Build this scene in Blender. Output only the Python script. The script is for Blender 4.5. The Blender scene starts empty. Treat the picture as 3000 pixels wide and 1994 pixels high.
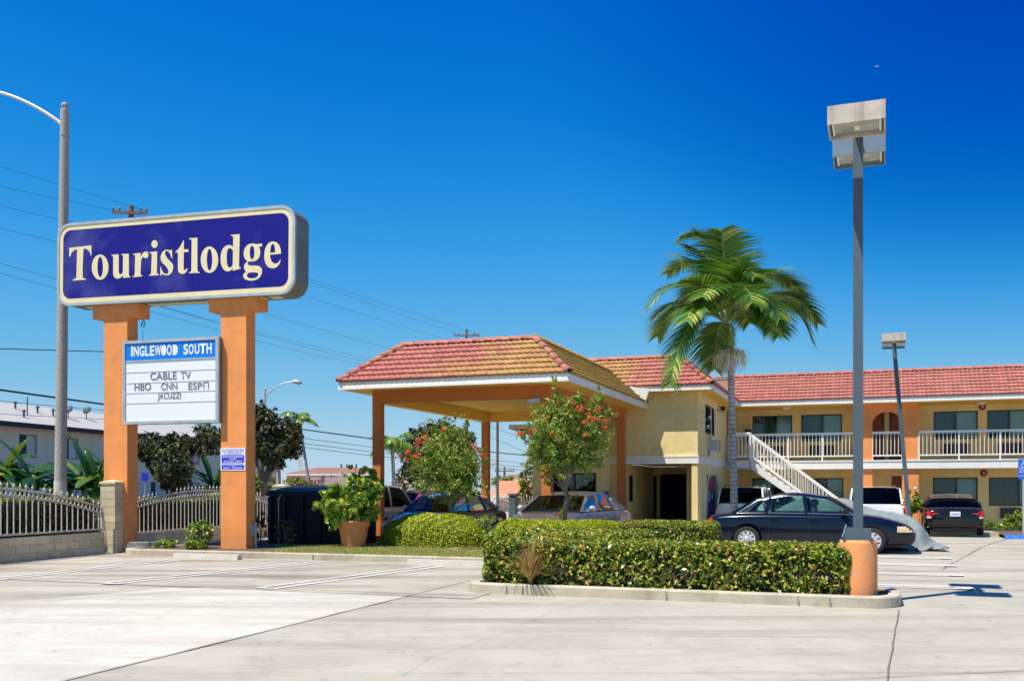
import bpy, math, random
import numpy as np
from mathutils import Vector, Matrix
random.seed(7); rng = np.random.default_rng(7)
SC = bpy.context.scene; COL = SC.collection
R = math.radians
# ------------------------------------------------------------------ camera
F = 2850.0; H = 1.55; HY = 1430.0          # focal length in photo pixels, eye height, horizon row
cam_d = bpy.data.cameras.new('camera'); cam = bpy.data.objects.new('camera', cam_d); COL.objects.link(cam)
cam.location = (0, 0, H); cam.rotation_euler = (R(90), 0, 0)
cam_d.sensor_width = 36; cam_d.lens = 36 * F / 3000; cam_d.shift_y = (HY - 997) / 3000
cam_d.clip_start = 0.1; cam_d.clip_end = 6000
SC.camera = cam
# ------------------------------------------------------------------ world, sun, exposure
SUN = Vector((-0.356, -0.257, 0.90)).normalized()
w = bpy.data.worlds.new('World'); SC.world = w; w.use_nodes = True
nt = w.node_tree; nt.nodes.clear()
sky = nt.nodes.new('ShaderNodeTexSky'); sky.sky_type = 'NISHITA'; sky.sun_disc = False
sky.sun_elevation = math.asin(SUN.z); sky.sun_rotation = math.atan2(SUN.x, SUN.y)
sky.altitude = 0; sky.air_density = 1.0; sky.dust_density = 0.15; sky.ozone_density = 4.0
EXPO = 0.45
bg = nt.nodes.new('ShaderNodeBackground'); bg.inputs['Strength'].default_value = 0.11
wo = nt.nodes.new('ShaderNodeOutputWorld')
s1 = nt.nodes.new('ShaderNodeVectorMath'); s1.operation = 'SCALE'; s1.inputs['Scale'].default_value = 0.122
cv = nt.nodes.new('ShaderNodeRGBCurve')      # clear, deep Pacific-coast blue: grade of the physical sky
for ci, pts in enumerate((((0.0, 0.0), (0.10, 0.0), (0.135, 0.001), (0.155, 0.004), (0.191, 0.0185), (0.267, 0.085), (0.40, 0.21), (0.537, 0.34), (0.70, 0.44), (1, 0.6)),
                          ((0.0, 0.0), (0.14, 0.066), (0.234, 0.152), (0.266, 0.195), (0.326, 0.278), (0.439, 0.40), (0.72, 0.60), (1, 0.75)),
                          ((0.0, 0.0), (0.264, 0.47), (0.44, 0.61), (0.486, 0.67), (0.563, 0.74), (0.682, 0.80), (0.75, 0.79), (1, 0.9)))):
    c_ = cv.mapping.curves[ci]
    while len(c_.points) > 2: c_.points.remove(c_.points[1])
    c_.points[0].location = pts[0]; c_.points[1].location = pts[-1]
    for p_ in pts[1:-1]: c_.points.new(*p_)
cv.mapping.update()
s2 = nt.nodes.new('ShaderNodeVectorMath'); s2.operation = 'SCALE'; s2.inputs['Scale'].default_value = 1 / (0.11 * 2 ** EXPO)
gd_ = nt.nodes.new('ShaderNodeTexCoord'); dt = nt.nodes.new('ShaderNodeVectorMath'); dt.operation = 'DOT_PRODUCT'; dt.inputs[1].default_value = Vector((0.596, 1.0, 0.572)).normalized()
mr = nt.nodes.new('ShaderNodeMapRange'); mr.inputs[1].default_value = 0.88; mr.inputs[2].default_value = 0.998; sq = nt.nodes.new('ShaderNodeMath'); sq.operation = 'POWER'; sq.inputs[1].default_value = 1.8
ml = nt.nodes.new('ShaderNodeMath'); ml.operation = 'MULTIPLY_ADD'; ml.inputs[1].default_value = -0.42 * 0.122; ml.inputs[2].default_value = 0.122
nt.links.new(gd_.outputs['Generated'], dt.inputs[0]); nt.links.new(dt.outputs['Value'], mr.inputs[0]); nt.links.new(mr.outputs[0], sq.inputs[0]); nt.links.new(sq.outputs[0], ml.inputs[0]); nt.links.new(ml.outputs[0], s1.inputs['Scale'])
nt.links.new(sky.outputs[0], s1.inputs[0]); nt.links.new(s1.outputs[0], cv.inputs['Color']); nt.links.new(cv.outputs[0], s2.inputs[0])
nt.links.new(s2.outputs[0], bg.inputs[0]); nt.links.new(bg.outputs[0], wo.inputs[0])
sl = bpy.data.lights.new('sun', 'SUN'); sl.energy = 4.9; sl.angle = R(0.5); sl.color = (1.0, 0.935, 0.82)
so = bpy.data.objects.new('sun', sl); COL.objects.link(so)
so.rotation_euler = (-SUN).to_track_quat('-Z', 'Y').to_euler(); so.location = (0, 0, 60)
SC.view_settings.view_transform = 'Standard'; SC.view_settings.look = 'None'
SC.view_settings.exposure = EXPO; SC.view_settings.gamma = 1.0
SC.cycles.max_bounces = 8; SC.cycles.transparent_max_bounces = 16
# ------------------------------------------------------------------ frames
TH = R(20.0); CT, ST = math.cos(TH), math.sin(TH)
def wp(px, py, D): return Vector(((px - 1500) * D / F, D, H + (HY - py) * D / F))
def gd(py, z=0.0): return (H - z) * F / (py - HY)
class Frame:
    def __init__(s, ang): s.t = ang; s.c = math.cos(ang); s.s = math.sin(ang)
    def w(s, a, b, z=0.0): return Vector((a * s.c + b * s.s, -a * s.s + b * s.c, z))
    def D(s, px, b): r = (px - 1500) / F; return b / (r * s.s + s.c)
    def A(s, px, b): r = (px - 1500) / F; return s.D(px, b) * (r * s.c - s.s)
    def Z(s, px, py, b): return H + (HY - py) * s.D(px, b) / F
FB = Frame(TH); FS = Frame(R(17.0))
# ------------------------------------------------------------------ helpers
def tag(o, label=None, cat=None, group=None, kind=None):
    if label: o['label'] = label
    if cat: o['category'] = cat
    if group: o['group'] = group
    if kind: o['kind'] = kind
    return o
def empty(name, loc, rz=0.0, label=None, cat=None, group=None):
    o = bpy.data.objects.new(name, None); COL.objects.link(o); o.location = loc; o.rotation_euler = (0, 0, rz)
    o.empty_display_size = 0.3
    return tag(o, label, cat, group)
def copy_tree(o, parent=None):
    c = o.copy(); COL.objects.link(c)
    if parent: c.parent = parent
    for ch in list(o.children): copy_tree(ch, c)
    return c
class MB:
    def __init__(s, M=None): s.v = []; s.f = []; s.mi = []; s.M = M or Matrix.Identity(4); s.sm = []; s.parts = []
    def add(s, vs, fs, smooth=False, mi=0):
        n = len(s.v); s.v += [tuple(s.M @ Vector(p)) for p in vs]
        s.parts.append((n, len(s.v), len(s.f), len(s.f) + len(fs)))
        s.f += [tuple(i + n for i in f) for f in fs]; s.sm += [smooth] * len(fs); s.mi += [mi] * len(fs)
    def box(s, x0, x1, y0, y1, z0, z1, mi=0):
        vs = [(x, y, z) for z in (z0, z1) for y in (y0, y1) for x in (x0, x1)]
        s.add(vs, [(0, 2, 3, 1), (4, 5, 7, 6), (0, 1, 5, 4), (2, 6, 7, 3), (0, 4, 6, 2), (1, 3, 7, 5)], mi=mi)
    def bar(s, p, q, wx, wy=None, up=(0, 0, 1), mi=0):
        wy = wy or wx; p = Vector(p); q = Vector(q); d = (q - p).normalized(); u = Vector(up)
        if abs(d.dot(u)) > 0.99: u = Vector((1, 0, 0))
        a = d.cross(u).normalized() * wx / 2; b = a.cross(d).normalized() * wy / 2
        vs = [p - a - b, p + a - b, p + a + b, p - a + b, q - a - b, q + a - b, q + a + b, q - a + b]
        s.add(vs, [(0, 3, 2, 1), (4, 5, 6, 7), (0, 1, 5, 4), (1, 2, 6, 5), (2, 3, 7, 6), (3, 0, 4, 7)], mi=mi)
    def tube(s, pts, rad, n=10, caps=True, mi=0, smooth=True):
        pts = [Vector(p) for p in pts]; m = len(pts)
        if not hasattr(rad, '__len__'): rad = [rad] * m
        vs = []; ref = None
        for i, p in enumerate(pts):
            d = (pts[min(i + 1, m - 1)] - pts[max(i - 1, 0)]).normalized()
            if ref is None: ref = Vector((0, 0, 1)) if abs(d.z) < 0.9 else Vector((1, 0, 0))
            a = d.cross(ref).normalized(); b = d.cross(a).normalized(); ref = a.cross(d)
            ref = -b if False else ref
            for k in range(n):
                t = 2 * math.pi * k / n; vs.append(p + (a * math.cos(t) + b * math.sin(t)) * rad[i])
        fs = [(i * n + k, i * n + (k + 1) % n, (i + 1) * n + (k + 1) % n, (i + 1) * n + k) for i in range(m - 1) for k in range(n)]
        s.add(vs, fs, smooth, mi)
        if caps: s.add([vs[k] for k in range(n)], [tuple(range(n))], False, mi); s.add([vs[(m - 1) * n + k] for k in range(n)], [tuple(range(n - 1, -1, -1))], False, mi)
    def lathe(s, prof, n=24, c=(0, 0, 0), axis='z', mi=0, smooth=True):
        vs = []
        for r, h in prof:
            for k in range(n):
                t = 2 * math.pi * k / n; x, y = r * math.cos(t), r * math.sin(t)
                p = (x, y, h) if axis == 'z' else ((x, h, y) if axis == 'y' else (h, x, y))
                vs.append((p[0] + c[0], p[1] + c[1], p[2] + c[2]))
        m = len(prof)
        s.add(vs, [(i * n + k, i * n + (k + 1) % n, (i + 1) * n + (k + 1) % n, (i + 1) * n + k) for i in range(m - 1) for k in range(n)], smooth, mi)
    def prism(s, poly, z0, z1, mi=0, plane='xy'):
        n = len(poly)
        def P(p, h): return (p[0], p[1], h) if plane == 'xy' else ((p[0], h, p[1]) if plane == 'xz' else (h, p[0], p[1]))
        s.add([P(p, z0) for p in poly] + [P(p, z1) for p in poly],
              [tuple(range(n - 1, -1, -1)), tuple(range(n, 2 * n))] + [(i, (i + 1) % n, (i + 1) % n + n, i + n) for i in range(n)], mi=mi)
    def ball(s, c, r, n=10, m=7, sz=1.0, mi=0):
        prof = [(max(r * math.sin(math.pi * i / m), 1e-4), -r * sz * math.cos(math.pi * i / m)) for i in range(m + 1)]
        s.lathe(prof, n, c, mi=mi)
    def each(s, name, mats, parent=None, **kw):
        'one object per add() call'
        out = []; fa = 0
        for (v0, v1, f0, f1) in s.parts:
            m = MB(); m.v = s.v[v0:v1]; m.f = [tuple(i - v0 for i in f) for f in s.f[f0:f1]]; m.sm = s.sm[f0:f1]; m.mi = s.mi[f0:f1]; out.append(m.build(name, mats, parent, **kw))
        return out
    def build(s, name, mats, parent=None, label=None, kind=None, **kw):
        me = bpy.data.meshes.new(name); me.from_pydata(s.v, [], s.f); me.validate()
        ms = mats if isinstance(mats, (list, tuple)) else [mats]
        for m in ms: me.materials.append(m)
        if len(me.polygons) == len(s.f):
            me.polygons.foreach_set('use_smooth', s.sm); me.polygons.foreach_set('material_index', s.mi)
        me.update()
        o = bpy.data.objects.new(name, me); COL.objects.link(o)
        if parent: o.parent = parent
        tag(o, label, kw.get('cat'), kw.get('group'), kind)
        return o
def holes_wall(mb, u0, u1, z0, z1, y0, y1, holes, axis='x', mi=0):
    us = sorted({u0, u1} | {min(max(h[i], u0), u1) for h in holes for i in (0, 1)})
    zs = sorted({z0, z1} | {min(max(h[i], z0), z1) for h in holes for i in (2, 3)})
    for i in range(len(us) - 1):
        run = None
        for j in range(len(zs) - 1):
            cu = (us[i] + us[i + 1]) / 2; cz = (zs[j] + zs[j + 1]) / 2
            inside = any(h[0] < cu < h[1] and h[2] < cz < h[3] for h in holes)
            if not inside:
                if run is None: run = [zs[j], zs[j + 1]]
                else: run[1] = zs[j + 1]
            if inside or j == len(zs) - 2:
                if run:
                    if axis == 'x': mb.box(us[i], us[i + 1], y0, y1, run[0], run[1], mi)
                    else: mb.box(y0, y1, us[i], us[i + 1], run[0], run[1], mi)
                run = None
# ------------------------------------------------------------------ materials
def mat(name, col, rough=0.7, metal=0.0, var=0.0, vscale=2.0, col2=None, bump=0.0, bscale=60.0, spec=0.5, coat=0.0,
        island=0.0, trans=0.0, stain=None, stain_sc=0.6, streak=0.0, stain_lo=0.52):
    m = bpy.data.materials.new(name); m.use_nodes = True; n = m.node_tree; L = n.links
    b = n.nodes['Principled BSDF']; b.inputs['Roughness'].default_value = rough; b.inputs['Metallic'].default_value = metal
    b.inputs['Specular IOR Level'].default_value = spec; b.inputs['Coat Weight'].default_value = coat
    b.inputs['Coat Roughness'].default_value = 0.04
    c = (*col, 1); out = None
    tc = n.nodes.new('ShaderNodeTexCoord')
    def noise(sc, det=6, vec=None, rg=0.6):
        t = n.nodes.new('ShaderNodeTexNoise'); t.inputs['Scale'].default_value = sc; t.inputs['Detail'].default_value = det
        t.inputs['Roughness'].default_value = rg; L.new(vec or tc.outputs['Object'], t.inputs['Vector']); return t.outputs['Fac']
    def mix(f, a, bb, mode='MIX'):
        x = n.nodes.new('ShaderNodeMix'); x.data_type = 'RGBA'; x.blend_type = mode
        for s_, v in ((x.inputs[0], f), (x.inputs[6], a), (x.inputs[7], bb)):
            if hasattr(v, 'is_output'): L.new(v, s_)
            else: s_.default_value = v
        return x.outputs[2]
    def ramp(f, lo, hi, a=0.0, bb=1.0):
        x = n.nodes.new('ShaderNodeMapRange'); L.new(f, x.inputs[0]); x.inputs[1].default_value = lo; x.inputs[2].default_value = hi
        x.inputs[3].default_value = a; x.inputs[4].default_value = bb; return x.outputs[0]
    cur = c
    if var or col2:
        f = ramp(noise(vscale), 0.3, 0.7)
        a2 = (*col2, 1) if col2 else (*[x * (1 - var) for x in col], 1)
        a1 = c if col2 else (*[min(1, x * (1 + var)) for x in col], 1)
        cur = mix(f, a1, a2)
    if stain:
        f = ramp(noise(stain_sc, 8), stain_lo, stain_lo + (0.2 if stain_lo < 0.55 else 0.03), 0, 0.85); cur = mix(f, cur, (*stain, 1))
    if streak:
        mp = n.nodes.new('ShaderNodeMapping'); L.new(tc.outputs['Object'], mp.inputs[0]); mp.inputs['Scale'].default_value = (6, 6, 0.5)
        f = ramp(noise(1.0, 6, mp.outputs[0]), 0.5, 0.75, 0, streak); cur = mix(f, cur, (*[x * 0.45 for x in col], 1))
    if island:
        g = n.nodes.new('ShaderNodeNewGeometry'); f = ramp(g.outputs['Random Per Island'], 0, 1, 1 - island, 1 + island)
        cm = n.nodes.new('ShaderNodeVectorMath'); cm.operation = 'SCALE'
        if hasattr(cur, 'is_output'): L.new(cur, cm.inputs[0])
        else: cm.inputs[0].default_value = cur[:3]
        L.new(f, cm.inputs['Scale']); cur = cm.outputs[0]
    if hasattr(cur, 'is_output'): L.new(cur, b.inputs['Base Color'])
    else: b.inputs['Base Color'].default_value = cur
    if bump:
        bp = n.nodes.new('ShaderNodeBump'); bp.inputs['Strength'].default_value = bump; bp.inputs['Distance'].default_value = 0.02
        L.new(noise(bscale, 4), bp.inputs['Height']); L.new(bp.outputs[0], b.inputs['Normal'])
    return m
def leafmat(name, cols, rough=0.45, trans=0.25):
    m = bpy.data.materials.new(name); m.use_nodes = True; n = m.node_tree; L = n.links
    b = n.nodes['Principled BSDF']; b.inputs['Roughness'].default_value = rough; b.inputs['Specular IOR Level'].default_value = 0.4
    g = n.nodes.new('ShaderNodeNewGeometry'); cr = n.nodes.new('ShaderNodeValToRGB'); L.new(g.outputs['Random Per Island'], cr.inputs[0])
    e = cr.color_ramp.elements; cr.color_ramp.interpolation = 'LINEAR'
    while len(e) < len(cols): e.new(0.5)
    for i, (p, c) in enumerate(sorted(cols)): e[i].position = p; e[i].color = (*c, 1)
    L.new(cr.outputs[0], b.inputs['Base Color'])
    t = n.nodes.new('ShaderNodeBsdfTranslucent'); L.new(cr.outputs[0], t.inputs[0])
    mx = n.nodes.new('ShaderNodeMixShader'); mx.inputs[0].default_value = trans
    L.new(b.outputs[0], mx.inputs[1]); L.new(t.outputs[0], mx.inputs[2]); L.new(mx.outputs[0], n.nodes['Material Output'].inputs[0])
    return m
def glassmat(name, tint, mixf=0.35, rough=0.02):
    m = bpy.data.materials.new(name); m.use_nodes = True; n = m.node_tree; L = n.links; n.nodes.remove(n.nodes['Principled BSDF'])
    t = n.nodes.new('ShaderNodeBsdfTransparent'); t.inputs[0].default_value = (*tint, 1)
    g = n.nodes.new('ShaderNodeBsdfGlossy'); g.inputs['Roughness'].default_value = rough; g.inputs[0].default_value = (0.55, 0.60, 0.62, 1)
    fr = n.nodes.new('ShaderNodeFresnel'); fr.inputs[0].default_value = 1.38
    ad = n.nodes.new('ShaderNodeMath'); ad.operation = 'MULTIPLY_ADD'; ad.inputs[1].default_value = 0.75; ad.inputs[2].default_value = mixf; ad.use_clamp = True
    L.new(fr.outputs[0], ad.inputs[0]); mx = n.nodes.new('ShaderNodeMixShader'); L.new(ad.outputs[0], mx.inputs[0])
    L.new(t.outputs[0], mx.inputs[1]); L.new(g.outputs[0], mx.inputs[2]); L.new(mx.outputs[0], n.nodes['Material Output'].inputs[0])
    return m
YEL = (0.83, 0.655, 0.30); ORG = (0.84, 0.30, 0.085)
M = dict(
 yellow=mat('yellow_stucco', YEL, 0.9, var=0.08, vscale=1.4, bump=0.8, bscale=40, streak=0.16, stain=(0.62, 0.47, 0.20), stain_sc=1.2),
 soffit=mat('yellow_soffit', (0.85, 0.52, 0.09), 0.9, var=0.05, vscale=1.2, bump=0.25, bscale=50),
 orange=mat('orange_stucco', ORG, 0.9, var=0.10, vscale=1.6, bump=0.6, bscale=45, streak=0.14, stain=(0.62, 0.26, 0.10), stain_sc=1.8),
 base=mat('chipped_orange_paint', (0.74, 0.29, 0.105), 0.85, var=0.05, vscale=3, stain=(0.42, 0.34, 0.27), stain_sc=6, bump=0.3, bscale=30, stain_lo=0.60),
 beam=mat('burnt_orange_beam', (0.56, 0.17, 0.04), 0.9, var=0.08, vscale=1.5, bump=0.4),
 white=mat('white_paint', (0.80, 0.78, 0.72), 0.6, var=0.05, vscale=2, streak=0.12),
 trim=mat('cream_trim', (0.78, 0.74, 0.66), 0.7, var=0.05, vscale=1.5, streak=0.2),
 rail=mat('rail_paint', (0.82, 0.79, 0.72), 0.5),
 galv=mat('galvanized_edge', (0.42, 0.46, 0.47), 0.5, metal=0.2, var=0.15, vscale=4),
 frame=mat('dark_window_frame', (0.03, 0.032, 0.03), 0.5),
 door=mat('brown_door', (0.22, 0.05, 0.02), 0.5, var=0.15, vscale=5),
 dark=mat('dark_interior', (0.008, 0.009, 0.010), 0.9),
 black=mat('black_plastic', (0.015, 0.015, 0.017), 0.45),
 grille=mat('air_grille', (0.16, 0.14, 0.15), 0.6),
 conc=mat('kerb_concrete', (0.50, 0.44, 0.33), 0.9, var=0.16, vscale=2.5, bump=0.6, bscale=60, stain=(0.30, 0.24, 0.16), stain_sc=1.8),
 stop=mat('wheel_stop_concrete', (0.52, 0.48, 0.41), 0.9, var=0.1, vscale=5, bump=0.3, bscale=80),
 paintw=mat('white_line_paint', (0.72, 0.71, 0.67), 0.8, stain=(0.42, 0.39, 0.35), stain_sc=9),
 paintb=mat('blue_line_paint', (0.02, 0.20, 0.75), 0.7, stain=(0.35, 0.4, 0.45), stain_sc=8),
 joint=mat('joint', (0.17, 0.15, 0.125), 0.95),
 cmu=mat('block_grey', (0.62, 0.51, 0.32), 0.95, island=0.13, var=0.12, vscale=5, bump=0.5, bscale=60),
 mortar=mat('mortar', (0.30, 0.25, 0.18), 0.95),
 iron=mat('white_iron', (0.58, 0.52, 0.44), 0.55, var=0.12, vscale=8, stain=(0.30, 0.18, 0.12), stain_sc=7),
 pole=mat('blue_grey_pole', (0.065, 0.095, 0.12), 0.6, var=0.12, vscale=1.5),
 lamphead=mat('weathered_lamp_housing', (0.52, 0.45, 0.37), 0.7, var=0.18, vscale=5, streak=0.8),
 lampdark=mat('blue_grey_lamp_housing', (0.16, 0.22, 0.28), 0.55, var=0.1, vscale=4),
 lens=mat('lamp_lens', (0.34, 0.36, 0.30), 0.25, var=0.4, vscale=7),
 cpole=mat('speckled_concrete_pole', (0.36, 0.33, 0.29), 0.9, var=0.38, vscale=26, bump=0.3, bscale=90),
 galvp=mat('galvanized_pole', (0.50, 0.52, 0.53), 0.4, metal=0.4),
 armw=mat('white_arm', (0.72, 0.74, 0.76), 0.35, metal=0.3),
 sblue=mat('sign_blue', (0.012, 0.007, 0.20), 0.35, var=0.10, vscale=0.5, stain=(0.085, 0.085, 0.30), stain_sc=0.55, spec=0.3),
 scream=mat('sign_cream', (0.78, 0.66, 0.38), 0.5, var=0.04, vscale=2),
 ssteel=mat('sign_steel', (0.13, 0.165, 0.145), 0.6, metal=0.0, var=0.2, vscale=2.2, stain=(0.14, 0.10, 0.06), stain_sc=1.2),
 mwhite=mat('marquee_white', (0.80, 0.81, 0.80), 0.35),
 mblue=mat('marquee_blue', (0.0, 0.20, 0.72), 0.35),
 mletter=mat('marquee_letter', (0.16, 0.17, 0.22), 0.6),
 mtrack=mat('marquee_track', (0.50, 0.51, 0.50), 0.4),
 nblue=mat('notice_blue', (0.03, 0.04, 0.60), 0.4), nwhite=mat('notice_white', (0.75, 0.75, 0.78), 0.4),
 terra=mat('terracotta', (0.60, 0.22, 0.085), 0.8, var=0.1, vscale=5, bump=0.15),
 navy=mat('dumpster_paint', (0.004, 0.009, 0.016), 0.6, var=0.3, vscale=1.5, spec=0.25),
 bark=mat('bark', (0.20, 0.15, 0.11), 0.95, var=0.3, vscale=9, bump=0.8, bscale=25),
 barkd=mat('dark_bark', (0.10, 0.08, 0.065), 0.95, var=0.3, vscale=9, bump=0.8, bscale=25),
 palmt=mat('palm_trunk', (0.46, 0.42, 0.38), 0.9, var=0.35, vscale=7, bump=0.8, bscale=35, stain=(0.16, 0.13, 0.11), stain_sc=5),
 palms=mat('palm_crownshaft', (0.22, 0.28, 0.08), 0.6, var=0.3, vscale=3),
 straw=mat('palm_inflorescence', (0.82, 0.72, 0.54), 0.9, island=0.2),
 chrome=mat('chrome', (0.75, 0.76, 0.78), 0.12, metal=1.0),
 alloy=mat('alloy_rim', (0.62, 0.63, 0.66), 0.35, metal=0.4),
 tyre=mat('tyre_rubber', (0.018, 0.018, 0.02), 0.85),
 red=mat('tail_light_red', (0.60, 0.012, 0.02), 0.2, coat=0.5), clear=mat('head_light', (0.75, 0.72, 0.62), 0.15, coat=0.6),
 amber=mat('head_light_amber', (0.72, 0.52, 0.28), 0.15, coat=0.6),
 plate=mat('licence_plate_white', (0.75, 0.76, 0.82), 0.5),
 tarp=mat('car_cover', (0.21, 0.245, 0.245), 0.9, var=0.14, vscale=2.5, bump=0.9, bscale=7),
 mulch=mat('mulch', (0.13, 0.075, 0.05), 1.0, var=0.5, vscale=22, bump=1.0, bscale=45),
 turf=mat('turf', (0.34, 0.28, 0.08), 1.0, col2=(0.16, 0.23, 0.04), vscale=1.6, bump=0.8, bscale=70),
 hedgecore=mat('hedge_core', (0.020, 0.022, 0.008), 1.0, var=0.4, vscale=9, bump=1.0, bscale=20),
 wire=mat('wire', (0.02, 0.022, 0.03), 0.6),
 wood=mat('wood_pole', (0.20, 0.13, 0.10), 0.9, var=0.2, vscale=3),
 cement=mat('utility_lid', (0.24, 0.26, 0.24), 0.9, var=0.2, vscale=6),
 bellr=mat('fire_bell_red', (0.22, 0.012, 0.015), 0.3, coat=0.4),
 greyhouse=mat('cream_house_wall', (0.82, 0.68, 0.50), 0.9, var=0.06, vscale=0.4),
 greyroof=mat('grey_shingle_roof', (0.40, 0.385, 0.36), 0.95, var=0.08, vscale=1.0, bump=0.4, bscale=10),
 fasciad=mat('dark_fascia', (0.015, 0.018, 0.03), 0.7),
 pink=mat('pink_house_wall', (0.62, 0.42, 0.36), 0.9, var=0.05), brownroof=mat('brown_shingle_roof', (0.26, 0.13, 0.09), 0.95, var=0.12, vscale=1.5),
 orangeroof=mat('orange_tile_roof', (0.50, 0.22, 0.11), 0.95, var=0.12, vscale=1.5),
 asphalt=mat('asphalt', (0.06, 0.06, 0.06), 0.95, var=0.15, vscale=2),
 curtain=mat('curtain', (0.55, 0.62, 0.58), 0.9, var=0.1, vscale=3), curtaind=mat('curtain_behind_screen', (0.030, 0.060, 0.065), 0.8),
 vend=mat('vending_blue', (0.01, 0.03, 0.30), 0.3), vred=mat('roundel_red', (0.6, 0.02, 0.03), 0.4),
)
def banded(m, sc, dark):
    n = m.node_tree; L = n.links; b = n.nodes['Principled BSDF']; tc = n.nodes.new('ShaderNodeTexCoord'); wv = n.nodes.new('ShaderNodeTexWave'); wv.bands_direction = 'Z'; wv.inputs['Scale'].default_value = sc
    wv.inputs['Distortion'].default_value = 2.5; wv.inputs['Detail'].default_value = 3; L.new(tc.outputs['Object'], wv.inputs['Vector']); r = n.nodes.new('ShaderNodeMapRange'); r.inputs[1].default_value = 0.75; r.inputs[2].default_value = 0.95; r.inputs[4].default_value = 0.75
    L.new(wv.outputs['Fac'], r.inputs[0]); src = b.inputs['Base Color'].links[0].from_socket; mx = n.nodes.new('ShaderNodeMix'); mx.data_type = 'RGBA'; L.new(r.outputs[0], mx.inputs[0]); L.new(src, mx.inputs[6]); mx.inputs[7].default_value = (*dark, 1); L.new(mx.outputs[2], b.inputs['Base Color'])
banded(M['palmt'], 2.6, (0.13, 0.11, 0.10))
M['glass_win'] = glassmat('window_glass', (0.80, 0.90, 0.90), 0.04)
M['glass_car'] = glassmat('car_glass', (0.50, 0.68, 0.64), 0.04)
M['glass_dark'] = glassmat('tinted_car_glass', (0.08, 0.10, 0.11), 0.0)
L_HEDGE = leafmat('hedge_leaf', [(0, (0.025, 0.07, 0.010)), (0.40, (0.12, 0.22, 0.02)), (0.68, (0.38, 0.43, 0.03)), (0.90, (0.56, 0.45, 0.07)), (1, (0.55, 0.22, 0.10))], 0.3)
L_LIME = leafmat('lime_leaf', [(0, (0.20, 0.29, 0.015)), (0.6, (0.43, 0.49, 0.018)), (1, (0.60, 0.54, 0.04))], 0.4)
L_TREE = leafmat('tree_leaf', [(0, (0.08, 0.20, 0.025)), (0.5, (0.22, 0.37, 0.04)), (0.9, (0.46, 0.50, 0.08)), (1, (0.52, 0.20, 0.08))], 0.4)
L_DARK = leafmat('dark_leaf', [(0, (0.018, 0.028, 0.008)), (0.6, (0.06, 0.075, 0.02)), (1, (0.20, 0.17, 0.07))], 0.6, 0.12)
L_BROAD = leafmat('broad_leaf', [(0, (0.07, 0.18, 0.02)), (0.5, (0.24, 0.38, 0.04)), (1, (0.56, 0.58, 0.08))], 0.4, 0.35)
L_PALM = leafmat('palm_leaf', [(0, (0.025, 0.11, 0.015)), (0.55, (0.09, 0.23, 0.02)), (0.86, (0.28, 0.37, 0.03)), (1, (0.58, 0.54, 0.12))], 0.35, 0.25)
L_BANANA = leafmat('banana_leaf', [(0, (0.015, 0.06, 0.012)), (0.7, (0.055, 0.16, 0.02)), (1, (0.30, 0.34, 0.03))], 0.3, 0.3)
L_GRASS = leafmat('grass_blade', [(0, (0.20, 0.28, 0.04)), (0.5, (0.40, 0.38, 0.10)), (1, (0.56, 0.46, 0.18))], 0.7, 0.2)
L_DRY = leafmat('dry_grass', [(0, (0.26, 0.28, 0.05)), (0.5, (0.50, 0.34, 0.12)), (1, (0.50, 0.24, 0.12))], 0.8, 0.2)
L_FLOWER = leafmat('red_flower', [(0, (0.50, 0.02, 0.012)), (0.7, (0.85, 0.10, 0.03)), (1, (0.9, 0.3, 0.12))], 0.6, 0.2)
L_WHITEF = leafmat('white_blossom', [(0, (0.20, 0.26, 0.12)), (0.5, (0.50, 0.52, 0.40)), (1, (0.75, 0.74, 0.66))], 0.7, 0.2)
L_YEL = leafmat('yellow_green_leaf', [(0, (0.08, 0.13, 0.015)), (0.6, (0.22, 0.24, 0.02)), (1, (0.34, 0.30, 0.03))], 0.5, 0.2)
# ------------------------------------------------------------------ foliage generators
def leaves_mesh(name, P, N, size, mt, parent=None, aspect=0.55, spread=0.9, cols=None, hang=0.0, **kw):
    """P (n,3) positions, N (n,3) outward direction; each leaf is one folded diamond."""
    n = len(P); nrm = N + rng.normal(0, spread, (n, 3)); nrm[:, 2] += 0.25; nrm /= np.linalg.norm(nrm, axis=1)[:, None] + 1e-9
    t = rng.normal(0, 1, (n, 3)); t[:, 2] -= hang; t -= (t * nrm).sum(1)[:, None] * nrm; t /= np.linalg.norm(t, axis=1)[:, None] + 1e-9
    b = np.cross(nrm, t); s = (size * rng.uniform(0.6, 1.35, n))[:, None]
    v = np.empty((n, 4, 3)); v[:, 0] = P - t * s * 0.5; v[:, 2] = P + t * s * 0.6
    v[:, 1] = P + b * s * aspect * 0.5 + nrm * s * 0.12; v[:, 3] = P - b * s * aspect * 0.5 + nrm * s * 0.12
    me = bpy.data.meshes.new(name); me.vertices.add(4 * n); me.vertices.foreach_set('co', v.reshape(-1))
    me.loops.add(4 * n); me.loops.foreach_set('vertex_index', np.arange(4 * n, dtype=np.int32))
    me.polygons.add(n); me.polygons.foreach_set('loop_start', np.arange(0, 4 * n, 4, dtype=np.int32)); me.polygons.foreach_set('loop_total', np.full(n, 4, np.int32))
    me.materials.append(mt); me.update(calc_edges=True); me.validate()
    o = bpy.data.objects.new(name, me); COL.objects.link(o)
    if parent: o.parent = parent
    tag(o, kw.get('label'), kw.get('cat'), kw.get('group'), kw.get('kind'))
    return o
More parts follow.
